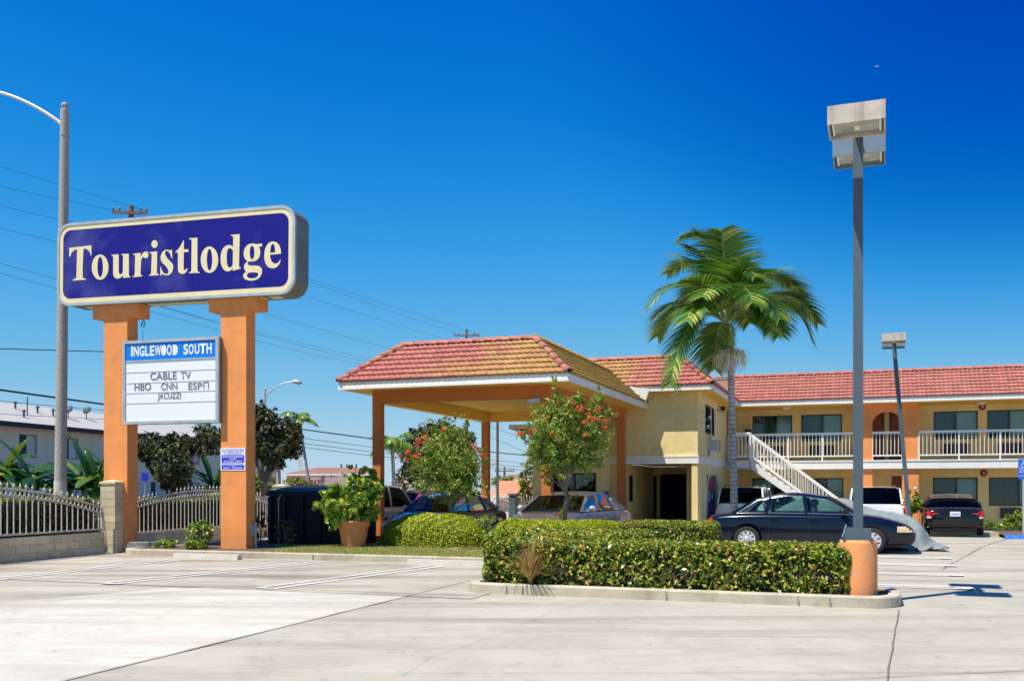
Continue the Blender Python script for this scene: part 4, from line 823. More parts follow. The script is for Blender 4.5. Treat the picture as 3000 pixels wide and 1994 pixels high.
railing([(-5.05, FB.A(2203, SF))], SF, 2.60); railing([(FB.A(2212, SF), oa0)], SF, 2.60); railing([(ha0, ha1)], SF + 0.02, 2.60, post_every=5); railing([(oa1, AEND)], SF, 2.60)
# --- stairs
sa, sb = ST0, 0.0; slope = 2.6 / 3.35; sb = sa + 3.35
def sz(a): return 2.60 - (a - sa) * slope
mb = nb_(); yf, yk = 37.2, 38.3
for y in (yf, yk):
    vs = [(sa, y, 2.60), (sa, y, 2.30), (sb - 0.1, y, -0.0), (sb, y, 0.13)]; mb.add(vs + [(x, y + 0.07, z) for x, _, z in vs], [(0, 1, 2, 3), (7, 6, 5, 4), (0, 3, 7, 4), (1, 5, 6, 2), (0, 4, 5, 1), (3, 2, 6, 7)])
st = mb.build('staircase', M['white'], motel)
mb = nb_(); ns = 15
for i in range(ns): a = sa + 3.35 * (i + 0.15) / ns; mb.box(a, a + 0.27, yf + 0.071, yk, sz(a + 0.2) - 0.03, sz(a + 0.2) + 0.03)
mb.box(FB.A(2203, SF) - 0.55, sa, yf, SF - 0.07, 2.30, 2.60); mb.build('tread', M['trim'], st)
for y in (yf + 0.035, yk + 0.035):
    mb = nb_(); mb.bar((sa, y, sz(sa) + 0.95), (sb - 0.15, y, sz(sb - .15) + 0.95), 0.06, 0.085); mb.bar((sa, y, sz(sa) + 0.18), (sb - .15, y, sz(sb - .15) + 0.18), 0.04, 0.05)
    mb.box(sa - 0.035, sa + 0.035, y - 0.035, y + 0.035, 2.3, 3.62); mb.box(sb - 0.18, sb - 0.11, y - 0.035, y + 0.035, 0, 1.15)
    h = mb.build('handrail', M['rail'], st); mb = nb_(); n = 25
    for i in range(1, n): a = sa + (3.2) * i / n; mb.box(a - 0.011, a + 0.011, y - 0.011, y + 0.011, sz(a) + 0.18, sz(a) + 0.93)
    mb.build('stair_baluster', M['rail'], h)
railing([(FB.A(2203, SF) - 0.5, sa)], yf, 2.60, post_every=9, name='landing_railing')
# --- small fittings on the wing
for (px, py) in ((2878, 1191), (2882, 1385)):
    a, z = FB.A(px, WB), FB.Z(px, py, WB); mb = nb_(); mb.lathe([(0.001, WB - 0.085), (0.05, WB - 0.085), (0.115, WB - 0.05), (0.13, WB - 0.015), (0.13, WB)], 20, (a, 0, z), axis='y'); o = mb.build('fire_bell', M['bellr'], motel)
    mb = nb_(); mb.lathe([(0.001, WB - 0.10), (0.03, WB - 0.098), (0.035, WB - 0.085)], 12, (a, 0, z), axis='y'); mb.build('bell_centre', M['clear'], o)
for (a, z) in ((ups[0][0] + 1.35, 4.66), (FB.A(2878, 39.0), 4.66), (FB.A(2870, 39.2), 2.34), (FB.A(1990, 33.0), 2.335)):
    b = 39.2 if a > -5 else 33.5; mb = nb_(); mb.lathe([(0.001, z - 0.07), (0.10, z - 0.07), (0.16, z - 0.03), (0.17, z + 0.02)], 16, (a, b, 0)); mb.build('ceiling_light', M['clear'], motel)
mb = nb_(); a = FB.A(2193, WB); mb.box(a - 0.16, a + 0.16, WB - 0.12, WB, 3.35, 3.95); o = mb.build('extinguisher_cabinet', M['galv'], motel)
mb = nb_(); mb.box(a - 0.12, a + 0.12, WB - 0.124, WB - 0.12, 3.4, 3.9); mb.build('cabinet_window', M['dark'], o)
# --- lobby block
LF, AS, AL = 31.66, -5.12, -10.77
lw = (FB.A(1618, LF), FB.A(1747, LF), 0.75, FB.Z(1680, 1385, LF))
mb = nb_(); holes_wall(mb, AL, -7.51, 0, 2.36, LF, LF + 0.2, [lw]); mb.box(AL, AS, LF, LF + 0.2, 2.60, 4.70); mb.box(AL, AL + 0.2, LF + 0.2, 46, 0, 4.7)
sw = (Bof(2066, AS), Bof(2092, AS), 3.42, Zof(2079, 1190, AS)); sd = (Bof(2129, AS), Bof(2129, AS) + 0.9, 2.60, 4.6); vg = (Bof(2071, AS), Bof(2101, AS), 0.05, 2.02)
holes_wall(mb, LF + 0.2, WB, 0, 4.70, AS - 0.2, AS, [sw, sd, vg, (0, 99, 2.36, 2.60)], axis='y')
mb.box(AS - 0.2, AS, LF, LF + 0.2, 0, 2.36)
mb.box(FB.A(1763, LF), FB.A(1788, LF), LF - 0.06, LF, 0, 4.68)
mb.build('lobby_wall', M['yellow'], motel)
mb = nb_(); mb.box(AL - 0.03, AS + 0.03, LF - 0.035, LF + 0.2, 2.361, 2.599); mb.box(AS - 0.2, AS + 0.03, LF + 0.2, SF - 0.07, 2.361, 2.599); mb.box(AL - 0.03, AS + 0.04, LF - 0.05, LF, 2.57, 2.615); mb.build('trim_band', M['trim'], motel)
mb = nb_(); mb.box(-7.51, AS - 0.2, LF + 0.2, 36.2, 2.37, 2.5); mb.build('breezeway_ceiling', M['soffit'], motel)
nw = (Bof(1843, -7.51), Bof(1863, -7.51), 1.1, 2.0); nd = (Bof(1901, -7.51), Bof(1909, -7.51), 0, 2.0)
mb = nb_(); holes_wall(mb, LF + 0.2, 36.2, 0, 2.36, -7.7, -7.51, [nw], axis='y'); mb.box(-7.7, -7.51, LF, LF + 0.2, 0, 2.36)
bo = (FB.A(1901, 36.2), FB.A(1924, 36.2), 0, 2.02); bo2 = (FB.A(1932, 36.2), AS - 0.2, 0, 2.08)
holes_wall(mb, -7.51, AS - 0.2, 0, 2.36, 36.2, 36.4, [bo, bo2]); mb.build('breezeway_wall', M['yellow'], motel)
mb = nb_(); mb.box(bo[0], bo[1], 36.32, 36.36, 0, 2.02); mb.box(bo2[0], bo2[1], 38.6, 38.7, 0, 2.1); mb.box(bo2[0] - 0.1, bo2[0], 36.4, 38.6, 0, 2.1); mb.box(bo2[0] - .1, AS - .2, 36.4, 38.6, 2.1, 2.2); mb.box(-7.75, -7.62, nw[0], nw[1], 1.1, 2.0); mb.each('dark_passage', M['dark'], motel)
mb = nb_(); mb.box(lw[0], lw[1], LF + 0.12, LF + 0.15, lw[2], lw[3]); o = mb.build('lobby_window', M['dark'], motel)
mb = nb_(); mb.box(lw[0], lw[1], LF + 0.06, LF + 0.066, lw[2], lw[3]); mb.build('pane', M['glass_win'], o)
mb = nb_(); mb.box((lw[0] + lw[1]) / 2 - 0.03, (lw[0] + lw[1]) / 2 + 0.03, LF + 0.03, LF + 0.055, lw[2], lw[3]); ring(mb, [(lw[0], lw[2]), (lw[1], lw[2]), (lw[1], lw[3]), (lw[0], lw[3])], [(lw[0] + .05, lw[2] + .05), (lw[1] - .05, lw[2] + .05), (lw[1] - .05, lw[3] - .05), (lw[0] + .05, lw[3] - .05)], LF - 0.01, LF + 0.058); mb.build('frame', M['frame'], o)
# side window upstairs, its air conditioner, dark door, vending niche
mb = nb_(); mb.box(AS - 0.12, AS - 0.09, sw[0], sw[1], sw[2], sw[3]); o = mb.build('side_window', M['curtaind'], motel)
mb = nb_(); mb.box(AS - 0.07, AS - 0.065, sw[0], sw[1], sw[2], sw[3]); mb.build('pane', M['glass_win'], o)
mb = nb_(); bm_ = (sw[0] + sw[1]) / 2
for (p, q, r_, s_) in ((sw[0], sw[0] + .06, sw[2], sw[3]), (sw[1] - .06, sw[1], sw[2], sw[3]), (bm_ - .04, bm_ + .04, sw[2], sw[3]), (sw[0], sw[1], sw[2], sw[2] + .06), (sw[0], sw[1], sw[3] - .06, sw[3])): mb.box(AS - 0.06, AS + 0.01, p, q, r_, s_)
mb.build('frame', M['frame'], o)
mb = nb_(); mb.box(AS - 0.12, AS - 0.08, sd[0], sd[1], sd[2], sd[3]); mb.build('door', M['door'], motel)
b0 = Bof(2074, AS); mb = nb_(); mb.box(AS, AS + 0.30, b0, b0 + 0.9, 2.85, 3.22); o = mb.build('air_conditioner', M['galv'], motel)
mb = nb_()
for i in range(7): mb.box(AS + 0.30, AS + 0.31, b0 + 0.3, b0 + 0.88, 2.88 + 0.05 * i, 2.90 + 0.05 * i)
mb.build('grille', M['black'], o)
mb = nb_(); mb.box(AS + 0.05, AS + 0.22, b0 + 0.05, b0 + 0.40, 2.66, 2.86); mb.build('junction_box', M['nwhite'], motel)
mb = nb_(); mb.tube([(AS + 0.06, b0 + 0.32, 2.8), (AS + 0.06, b0 + 0.32, 4.35)], 0.016, 8); mb.build('service_conduit', M['armw'], motel)
for (px, py) in ((2026, 1205), (2066, 1224), (2062, 1251), (2033, 1234)):
    b = Bof(max(px, 2047), AS); z = Zof(max(px, 2047), py, AS); mb = nb_()
    mb.tube([(AS, b, z - 0.05), (AS + 0.16, b, z - 0.04), (AS + 0.17, b - 0.1, z + 0.03)], 0.014, 6); o = mb.build('wire_bracket', M['galv'], motel)
    mb = nb_(); mb.lathe([(0.001, -0.04), (0.035, -0.03), (0.05, 0.0), (0.035, 0.03), (0.001, 0.04)], 10, (AS + 0.17, b - 0.12, z + 0.03)); mb.build('insulator', M['nwhite'], o)
b = Bof(2104, AS); z = Zof(2104, 1197, AS); mb = nb_(); mb.tube([(AS, b, z + 0.1), (AS + 0.15, b, z + 0.06)], 0.02, 8); mb.lathe([(0.03, AS + 0.08), (0.08, AS + 0.13), (0.095, AS + 0.24)], 12, (0, b, z), axis='x'); mb.build('flood_light', M['black'], motel)
mb = nb_(); c_ = [(AS + 0.012, b - 0.25, z - 0.1), (AS + 0.012, b - 0.25, 4.45), (AS + 0.012, b + 1.6, 4.4)]; mb.tube(c_, 0.014, 6); mb.build('cable', M['black'], motel)
# second-floor lower eave on the far left of the lobby block + downpipe
mb = nb_(); mb.box(-11.75, AL, LF + 0.3, LF + 3.6, 3.62, 3.78); mb.build('side_awning', M['trim'], motel)
mb = nb_(); mb.add([(-11.7, LF + .35, 3.61), (AL, LF + .35, 3.35), (AL, LF + 3.5, 3.35), (-11.7, LF + 3.5, 3.61)], [(0, 1, 2, 3)]); mb.build('awning_soffit', M['beam'], motel)
mb = nb_(); mb.tube([(AL - 0.06, LF + 0.04, 3.4), (AL - 0.06, LF + 0.04, 2.7), (AL + 0.0, LF - 0.04, 2.55)], 0.04, 8); mb.build('downpipe', M['black'], motel)
# wall sign with the access symbol
def access_symbol(mtx, s, mt, parent, y):
    """white wheelchair figure, height s, centred"""
    mb = MB(mtx)
    def arcp(cx, cz, r, a0, a1, n=16): return [(cx + r * math.cos(R(a0 + (a1 - a0) * i / n)), cz + r * math.sin(R(a0 + (a1 - a0) * i / n))) for i in range(n + 1)]
    def stroke(pts, w):
        for p, q in zip(pts[:-1], pts[1:]): mb.bar((p[0], y, p[1]), (q[0], y, q[1]), w, 0.002, up=(0, 1, 0))
    stroke(arcp(-0.03 * s, -0.16 * s, 0.27 * s, 110, 385), 0.065 * s); stroke([(-0.02 * s, 0.26 * s), (-0.02 * s, -0.05 * s), (0.20 * s, -0.05 * s), (0.30 * s, -0.33 * s), (0.38 * s, -0.30 * s)], 0.08 * s); stroke([(-0.02 * s, 0.12 * s), (0.16 * s, 0.12 * s)], 0.06 * s)
    stroke(arcp(-0.03 * s, 0.38 * s, 0.035 * s, 0, 360, 10), 0.07 * s)
    return mb.build('access_symbol', mt, parent)
a, z = FB.A(1776, LF - 0.07), FB.Z(1776, 1448, LF - 0.07); mb = nb_(); mb.box(a - 0.075, a + 0.075, LF - 0.078, LF - 0.062, z - 0.13, z + 0.12); o = mb.build('access_sign', M['nblue'], motel)
access_symbol(BM @ Matrix.Translation((a, 0, z + 0.02)), 0.15, M['nwhite'], o, LF - 0.081)
mb = nb_(); mb.box(a - 0.045, a + 0.045, LF - 0.081, LF - 0.0785, z - 0.10, z - 0.075); mb.build('sign_line', M['nwhite'], o)
mb = nb_(); mb.box(-5.80, -5.75, vg[0] - 0.1, vg[1] + 0.1, 0, 2.36); mb.box(-5.75, AS - 0.2, vg[0] - 0.1, vg[0] - 0.04, 0, 2.36); mb.box(-5.75, AS - 0.2, vg[1] + 0.04, vg[1] + 0.1, 0, 2.36); mb.each('niche_wall', M['yellow'], motel)
# --- entrance canopy
CL, CR, CF_, CB, CS = -12.4, -7.6, 23.5, 31.42, 4.17
for (a, b) in ((CL, CF_), (CR, CF_), (CL, CB), (CR, CB)):
    mb = nb_(); mb.box(a - 0.12, a + 0.12, b - 0.12, b + 0.12, 0, 4.169); mb.build('canopy_column', M['beam'] if (a, b) != (CR, CF_) else M['beam'], motel)
mb = nb_(); mb.box(CL + 0.121, CR - 0.121, CF_ - 0.123, CF_ + 0.123, 3.85, 4.168); mb.box(CR - 0.123, CR + 0.123, CF_ + 0.124, CB - 0.121, 3.85, 4.168); mb.each('canopy_beam', M['beam'], motel)
mb = nb_(); mb.box(CL - 0.123, CL + 0.123, CF_ + 0.124, CB - 0.121, 3.85, 4.168); mb.box(CL + 0.121, CR - 0.121, CB - 0.123, CB + 0.123, 3.85, 4.168); mb.each('canopy_beam', M['soffit'], motel)
EL, ER, EF = -13.1, -6.77, 22.6
mb = nb_(); mb.box(EL + 0.05, ER - 0.05, EF + 0.05, 31.66, 4.17, 4.20); mb.build('canopy_soffit', M['soffit'], motel)
mb = nb_(); mb.box(EL, ER, EF, EF + 0.05, 4.16, 4.35); mb.box(ER - 0.05, ER, EF + 0.05, 31.66, 4.16, 4.35); mb.box(EL, EL + 0.05, EF + 0.05, 31.66, 4.16, 4.35)
mb.box(EL - 0.02, ER + 0.02, EF - 0.02, EF - 0.001, 4.15, 4.215); mb.box(ER + 0.001, ER + 0.02, EF, 31.66, 4.15, 4.215); mb.build('canopy_fascia', M['white'], motel)
Wc = ER - EL; Dc = 31.75 - EF
mb = nb_(); tile_slope(mb, (EL, EF, 4.35), (1, 0, 0), (0, K_, RS), Wc, SLN, lambda d: K_ * d / SLN, lambda d: Wc - K_ * d / SLN, 7, 1)
tile_slope(mb, (ER, EF, 4.35), (0, 1, 0), (-K_, 0, RS), Dc, SLN, lambda d: K_ * d / SLN, lambda d: Dc, 7, 2)
tile_slope(mb, (EL, EF, 4.35), (0, 1, 0), (K_, 0, RS), Dc, SLN, lambda d: K_ * d / SLN, lambda d: Dc, 7, 0)
caps(mb, (EL + K_, EF + K_, 4.37 + RS), (ER - K_, EF + K_, 4.37 + RS), mi=3); caps(mb, (ER, EF, 4.37), (ER - K_, EF + K_, 4.38 + RS), mi=3); caps(mb, (EL, EF, 4.37), (EL + K_, EF + K_, 4.38 + RS), mi=3)
caps(mb, (ER - K_, EF + K_, 4.37 + RS), (ER - K_, 31.8, 4.37 + RS), mi=2); caps(mb, (EL + K_, EF + K_, 4.37 + RS), (EL + K_, 31.8, 4.37 + RS), mi=0)
mb.build('canopy_roof', [T_RED, T_MIX, T_YEL, T_CAP], motel)
mb = nb_(); z0, z1 = 4.34, 4.33 + RS
mb.add([(EL, EF, z0), (ER, EF, z0), (ER - K_, EF + K_, z1), (EL + K_, EF + K_, z1)], [(0, 1, 2, 3)]); mb.add([(ER, EF, z0), (ER, 31.7, z0), (ER - K_, 31.7, z1), (ER - K_, EF + K_, z1)], [(0, 1, 2, 3)])
mb.add([(EL, EF, z0), (EL + K_, EF + K_, z1), (EL + K_, 31.7, z1), (EL, 31.7, z0)], [(0, 1, 2, 3)]); mb.box(EL + K_, ER - K_, EF + K_, 31.7, 4.4, 4.2 + RS); mb.build('roof_deck', M['brownroof'], motel)
mb = nb_(); mb.tube([(CL + 0.32, CB + 0.3, 0), (CL + 0.32, CB + 0.3, 4.2)], 0.05, 8); mb.build('downspout', M['galvp'], motel)
mb = nb_(); mb.lathe([(0.001, 4.13), (0.11, 4.13), (0.12, 4.17)], 16, ((CL + CR) / 2 - 0.1, 26.3, 0)); mb.build('recessed_light', M['black'], motel)
mb = nb_(); mb.box(CR - 0.28, CR - 0.13, CF_ - 0.22, CF_ - 0.06, 3.72, 3.82); mb.bar((CR - 0.21, CF_ - 0.2, 3.78), (CR - 0.42, CF_ - 0.34, 3.73), 0.09); mb.build('security_camera', M['galv'], motel)
mb = nb_(); mb.box(CR - 0.123, CR + 0.125, CF_ - 0.128, CF_ - 0.12, 1.0, 1.02); 
# vending machine in its niche (a thing of its own)
vb = (vg[0] + vg[1]) / 2; vmach = empty('vending_machine', FB.w(AS - 0.36, vb, 0.05), -TH + R(90), 'blue drinks vending machine standing in the niche of the lobby side wall', 'vending machine')
w2 = (vg[1] - vg[0]) / 2 - 0.05; mb = MB(); mb.box(-w2, w2, -0.30, 0.35, 0, 1.86); mb.build('housing', M['vend'], vmach)
mb = MB(); mb.lathe([(0.001, -0.325), (w2 * 0.62, -0.32), (w2 * 0.66, -0.305)], 28, (-w2 * 0.1, 0, 1.22), axis='y'); lg = mb.build('roundel', M['nwhite'], vmach)
mb = MB(); c = (-w2 * 0.1, 1.22); rr = w2 * 0.6
def lens_half(top):
    pts = [(c[0] + rr * math.cos(R(t)), c[1] + rr * math.sin(R(t))) for t in (range(12, 169, 12) if top else range(192, 349, 12))]
    e0, e1 = pts[-1], pts[0]; k = 8
    for i in range(1, k): t = i / k; pts.append((e0[0] + (e1[0] - e0[0]) * t, e0[1] + (e1[1] - e0[1]) * t + 0.10 * rr * math.sin(2 * math.pi * t)))
    return pts
mb.prism(lens_half(True), -0.332, -0.324, plane='xz'); mb.build('roundel_top', M['vred'], lg)
mb = MB(); mb.prism(lens_half(False), -0.332, -0.324, plane='xz'); mb.build('roundel_bottom', M['nblue'], lg)
text('pepsi', -w2 * 0.7, 0.55, w2 * 1.3, 0.2, M['nwhite'], vmach, y=-0.304, bold=0.01)
mb = MB(); mb.box(-w2 * 0.8, w2 * 0.4, -0.31, -0.302, 0.12, 0.34); mb.box(w2 * 0.6, w2 * 0.85, -0.31, -0.302, 0.9, 1.4); mb.build('dispenser_slot', M['black'], vmach)
# ================================================================== CARS
def pchip(xs, ys, x):
    xs, ys = np.array(xs, float), np.array(ys, float); h = np.diff(xs); dl = np.diff(ys) / h; m = np.zeros(len(xs)); m[0], m[-1] = dl[0], dl[-1]
    for i in range(1, len(xs) - 1): m[i] = 0 if dl[i - 1] * dl[i] <= 0 else 2 * dl[i - 1] * dl[i] / (dl[i - 1] + dl[i])
    i = int(min(max(np.searchsorted(xs, x) - 1, 0), len(xs) - 2)); t = (x - xs[i]) / h[i]
    return float((2*t**3 - 3*t*t + 1) * ys[i] + (t**3 - 2*t*t + t) * h[i] * m[i] + (3*t*t - 2*t**3) * ys[i + 1] + (t**3 - t*t) * h[i] * m[i + 1])
SECY = [0, 0.5, 0.80, 0.925, 0.975, 0.997, 1.0, 0.992, 0.97, 0.90]; 
def paint(name, col, rough=0.25, metal=0.0):
    return mat(name, col, rough, metal=metal, coat=0.55 if max(col) < 0.03 else 1.0, var=0.04, vscale=3, spec=0.25 if max(col) < 0.03 else 0.5)
def car(name, label, loc, head, sp, cat='car', group='cars parked in the motel lot'):
    """local +x forward. sp: prof [(x, ztop, halfwidth, zbottom)], wheels, greenhouse"""
    root = empty(name, loc, head, label, cat, group); pr = sp['prof']; xs = [p[0] for p in pr]
    zt = lambda x: pchip(xs, [p[1] for p in pr], x); hw = lambda x: pchip(xs, [p[2] for p in pr], x); zb = lambda x: pchip(xs, [p[3] for p in pr], x)
    def sec(x, k):
        T, B, W_ = zt(x), zb(x), hw(x); sh = min(0.16, (T - B) * 0.3); crown = sp.get('crown', 0.015)
        zz = [T + crown, T + crown * 0.8, T - 0.004, T - sh * 0.22, T - sh * 0.55, T - sh, B + (T - B) * 0.42, B + (T - B) * 0.18, B + 0.03, B]
        return (W_ * SECY[k], zz[k])
    def side_y(x, z):
        pts = [sec(x, k) for k in range(10)]
        for (y0, z0), (y1, z1) in zip(pts[2:-1], pts[3:]):
            if z1 <= z <= z0: return y0 + (y1 - y0) * ((z0 - z) / max(z0 - z1, 1e-6))
        return hw(x)
    nx = 44; X = [xs[0] + (xs[-1] - xs[0]) * (0.5 - 0.5 * math.cos(math.pi * i / nx)) for i in range(nx + 1)]
    mb = MB(); vs = []; ring_n = 20
    for x in X:
        h = [sec(x, k) for k in range(10)]
        vs += [(x, -y, z) for y, z in h] + [(x, y, z) for y, z in reversed(h)]
    # drop duplicate centre seam by welding later
    fs = [(i * ring_n + k, i * ring_n + (k + 1) % ring_n, (i + 1) * ring_n + (k + 1) % ring_n, (i + 1) * ring_n + k) for i in range(nx) for k in range(ring_n)]
    fs += [tuple(range(ring_n - 1, -1, -1)), tuple(nx * ring_n + k for k in range(ring_n))]
    mb.add(vs, fs, True); body = mb.build('body', sp['paint'], root)
    import bmesh
    bm = bmesh.new(); bm.from_mesh(body.data); bmesh.ops.remove_doubles(bm, verts=bm.verts, dist=1e-5); bmesh.ops.recalc_face_normals(bm, faces=bm.faces); bm.to_mesh(body.data); bm.free()
    R_ = sp.get('wr', 0.32); ww = sp.get('ww', 0.205); wmax = max(p[2] for p in pr)
    cm = MB()
    for wx in sp['wheels']:
        for sgn in (-1, 1):
            y0, y1 = sorted((sgn * (wmax - 0.34), sgn * (wmax + 0.2))); cm.lathe([(0.0001, y0), (R_ + 0.055, y0), (R_ + 0.055, y1), (0.0001, y1)], 28, (wx, 0, R_), axis='y')
    cut = cm.build('cut', M['black'], None); cut.parent = root
    bm = bmesh.new(); bm.from_mesh(cut.data); bmesh.ops.remove_doubles(bm, verts=bm.verts, dist=1e-4); bmesh.ops.recalc_face_normals(bm, faces=bm.faces); bm.to_mesh(cut.data); bm.free()
    md = body.modifiers.new('b', 'BOOLEAN'); md.operation = 'DIFFERENCE'; md.object = cut; md.solver = 'EXACT'
    bpy.context.view_layer.update(); me = bpy.data.meshes.new_from_object(body.evaluated_get(bpy.context.evaluated_depsgraph_get()))
    body.modifiers.clear(); body.data = me; me.name = 'body'; bpy.data.objects.remove(cut)
    try: me.set_sharp_from_angle(angle=R(38))
    except Exception: pass
    # wheels
    for wx in sp['wheels']:
        for sgn in (-1, 1):
            yo = sgn * (wmax - 0.03); yi = yo - sgn * ww; c = (wx, 0, R_); mb = MB()
            mb.lathe([(R_ * 0.62, yi), (R_ * 0.93, yi), (R_, yi + sgn * 0.03), (R_, yo - sgn * 0.03), (R_ * 0.95, yo - sgn * 0.006), (R_ * 0.70, yo), (R_ * 0.64, yo - sgn * 0.012)], 30, c, axis='y'); wh = mb.build('wheel', M['tyre'], root)
            mb = MB(); yr = yo - sgn * 0.02
            mb.lathe([(R_ * 0.66, yo - sgn * 0.004), (R_ * 0.60, yr), (R_ * 0.56, yr - sgn * 0.01)], 30, c, axis='y')
            ns = sp.get('spokes', 8)
            for k in range(ns):
                t = 2 * math.pi * k / ns; d = Vector((math.cos(t), 0, math.sin(t))); p = Vector(c) + Vector((0, yr, 0)); wd = sp.get('spokew', 0.075)
                mb.bar(p + d * 0.04, p + d * R_ * 0.60, wd, 0.02, up=(0, 1, 0))
            mb.lathe([(0.0001, yo - sgn * 0.005), (R_ * 0.2, yo - sgn * 0.008), (R_ * 0.22, yr - sgn * 0.01)], 20, c, axis='y'); mb.build('rim', M['alloy'], wh)
            mb = MB(); mb.lathe([(0.0001, yr - sgn * 0.035), (R_ * 0.6, yr - sgn * 0.035)], 24, c, axis='y'); mb.build('brake_disc', M['black'], wh)
    # greenhouse
    g = sp['gh']; xb, xr, xf, xw = g['x']; zr, zfr = g['z']; wb, wrf = g['w']; gm_ = sp.get('glass', M['glass_car'])
    zbl = lambda x: zt(min(max(x, xs[0]), xs[-1])) + 0.004
    roofz = lambda x: pchip([xr, (xr + xf) / 2, xf], [zr, g.get('zm', max(zr, zfr) + 0.02), zfr], x)
    mb = MB(); NR = 10; vs = []
    prof = [(-1, -0.045), (-0.985, -0.01), (-0.9, 0.012), (-0.5, 0.028), (0, 0.034), (0.5, 0.028), (0.9, 0.012), (0.985, -0.01), (1, -0.045)]
    for i in range(NR + 1):
        x = xr + (xf - xr) * i / NR
        for (yy, dz) in prof: vs.append((x + (0.03 * (1 - yy * yy)) * (1 if i == NR else (-1 if i == 0 else 0)), yy * wrf, roofz(x) + dz - 0.02))
    fs = [(i * 9 + k, i * 9 + k + 1, (i + 1) * 9 + k + 1, (i + 1) * 9 + k) for i in range(NR) for k in range(8)]; mb.add(vs, fs, True); mb.build('roof', sp.get('roofpaint', sp['paint']), root)
    def gpane(c00, c10, c01, c11, bulge, nm='window', nu=8, m_=None):
        """c00,c10 bottom; c01,c11 top"""
        mb = MB(); vs = []; c00, c10, c01, c11 = map(Vector, (c00, c10, c01, c11)); n = (c10 - c00).cross(c01 - c00).normalized()
        for j in range(5):
            for i in range(nu + 1):
                u, v = i / nu, j / 4; p = c00.lerp(c10, u).lerp(c01.lerp(c11, u), v); vs.append(p + n * bulge * (4 * u * (1 - u)) * 0.9 + n * 0.02 * 4 * v * (1 - v) * (1 if bulge > 0 else -1))
        mb.add(vs, [(j * (nu + 1) + i, j * (nu + 1) + i + 1, (j + 1) * (nu + 1) + i + 1, (j + 1) * (nu + 1) + i) for j in range(4) for i in range(nu)], True)
        return mb.build(nm, m_ or gm_, root)
    gpane((xw, -wb * 0.95, zbl(xw) - .01), (xw, wb * 0.96, zbl(xw) - .01), (xf, -wrf * 0.96, zfr - 0.03), (xf, wrf * 0.96, zfr - 0.03), 0.06, 'windshield')
    gpane((xb, wb * 0.94, zbl(xb) - .01), (xb, -wb * 0.94, zbl(xb) - .01), (xr, wrf * 0.95, zr - 0.03), (xr, -wrf * 0.95, zr - 0.03), 0.05, 'rear_window')
    divs = g['div']      # fractions along the side: (rear start, pillars..., front end)
    zr_ = lambda x: roofz(x) - 0.05
    for sgn in (-1, 1):
        lo = lambda x: Vector((x, sgn * min(wb, side_y(x, zbl(x) - 0.03)), zbl(x) - 0.012)); up_ = lambda x: Vector((x, sgn * wrf * 0.995, zr_(x)))
        mb = MB()
        mb.bar(lo(xw), up_(xf), 0.07, 0.05, up=(0, sgn, 0)); mb.bar(lo(xb), up_(xr), g.get('cp', 0.16), 0.05, up=(0, sgn, 0))
        if g.get('cfill'):
            q = [lo(xb), lo(xb + g['cfill']), up_(xr + g['cfill'] * 0.3), up_(xr)]; mb.add(q + [p - Vector((0, sgn * 0.04, 0)) for p in q], [(0, 1, 2, 3), (7, 6, 5, 4), (1, 2, 6, 5), (0, 3, 7, 4)])
        for (xl, xu) in g['pil']: mb.bar(lo(xl), up_(xu), 0.09, 0.045, up=(0, sgn, 0))
        mb.each('pillar', g.get('pm', sp['paint']), root)
        edges = [(xb + g.get('cfill', 0.06), xr + g.get('cfill', 0.06) * 0.3)] + g['pil'] + [(xw - 0.02, xf)]
        for (l0, u0), (l1, u1) in zip(edges[:-1], edges[1:]):
            N_ = 8; vs = []
            for j in range(4):
                v = j / 3
                for i in range(N_ + 1):
                    u = i / N_; xl = l0 + (l1 - l0) * u; xu = u0 + (u1 - u0) * u; p = lo(xl).lerp(up_(min(max(xu, xr), xf)), v); vs.append(p + Vector((0, sgn * (0.012 * math.sin(math.pi * v) - 0.008), 0)))
            mb = MB(); mb.add(vs, [(j * (N_ + 1) + i, j * (N_ + 1) + i + 1, (j + 1) * (N_ + 1) + i + 1, (j + 1) * (N_ + 1) + i) for j in range(3) for i in range(N_)], True); mb.build('side_window', gm_, root)
        if sp.get('chrome'):
            mb = MB(); pts = [lo(xb + 0.12 + (xw - xb - 0.12) * i / 14) + Vector((0, sgn * 0.004, 0.006)) for i in range(15)]
            mb.tube(pts, 0.010, 6); tp = [lo(xw - 0.04)] + [up_(xr + (xf - xr) * i / 8) + Vector((0, sgn * 0.010, -0.020)) for i in range(8, -1, -1)] + [lo(xb + 0.1)]
            mb.tube([p + Vector((0, sgn * 0.012, 0)) for p in tp], 0.009, 6); mb.build('window_trim', M['chrome'], root)
        # door seams, handles, mirror, rub strip, sill
        for x in sp.get('seams', []):
            mb = MB()
            zl = zb(x) + 0.10; zu = zt(x) - 0.03; pts = [Vector((x + (0.02 if sgn else 0), sgn * (side_y(x, zl + (zu - zl) * i / 7) + 0.0015), zl + (zu - zl) * i / 7)) for i in range(8)]
            for p, q in zip(pts[:-1], pts[1:]): mb.bar(p, q, 0.008, 0.006, up=(0, sgn, 0))
            mb.build('door_seam', M['black'], root)
        for x in sp.get('handles', []):
            z = zt(x) - sp.get('hz', 0.16); y = side_y(x, z); mb = MB(); mb.box(x - 0.09, x + 0.09, *sorted((sgn * (y - 0.01), sgn * (y + 0.028))), z - 0.014, z + 0.014); mb.build('door_handle', sp.get('hm', sp['paint']), root)
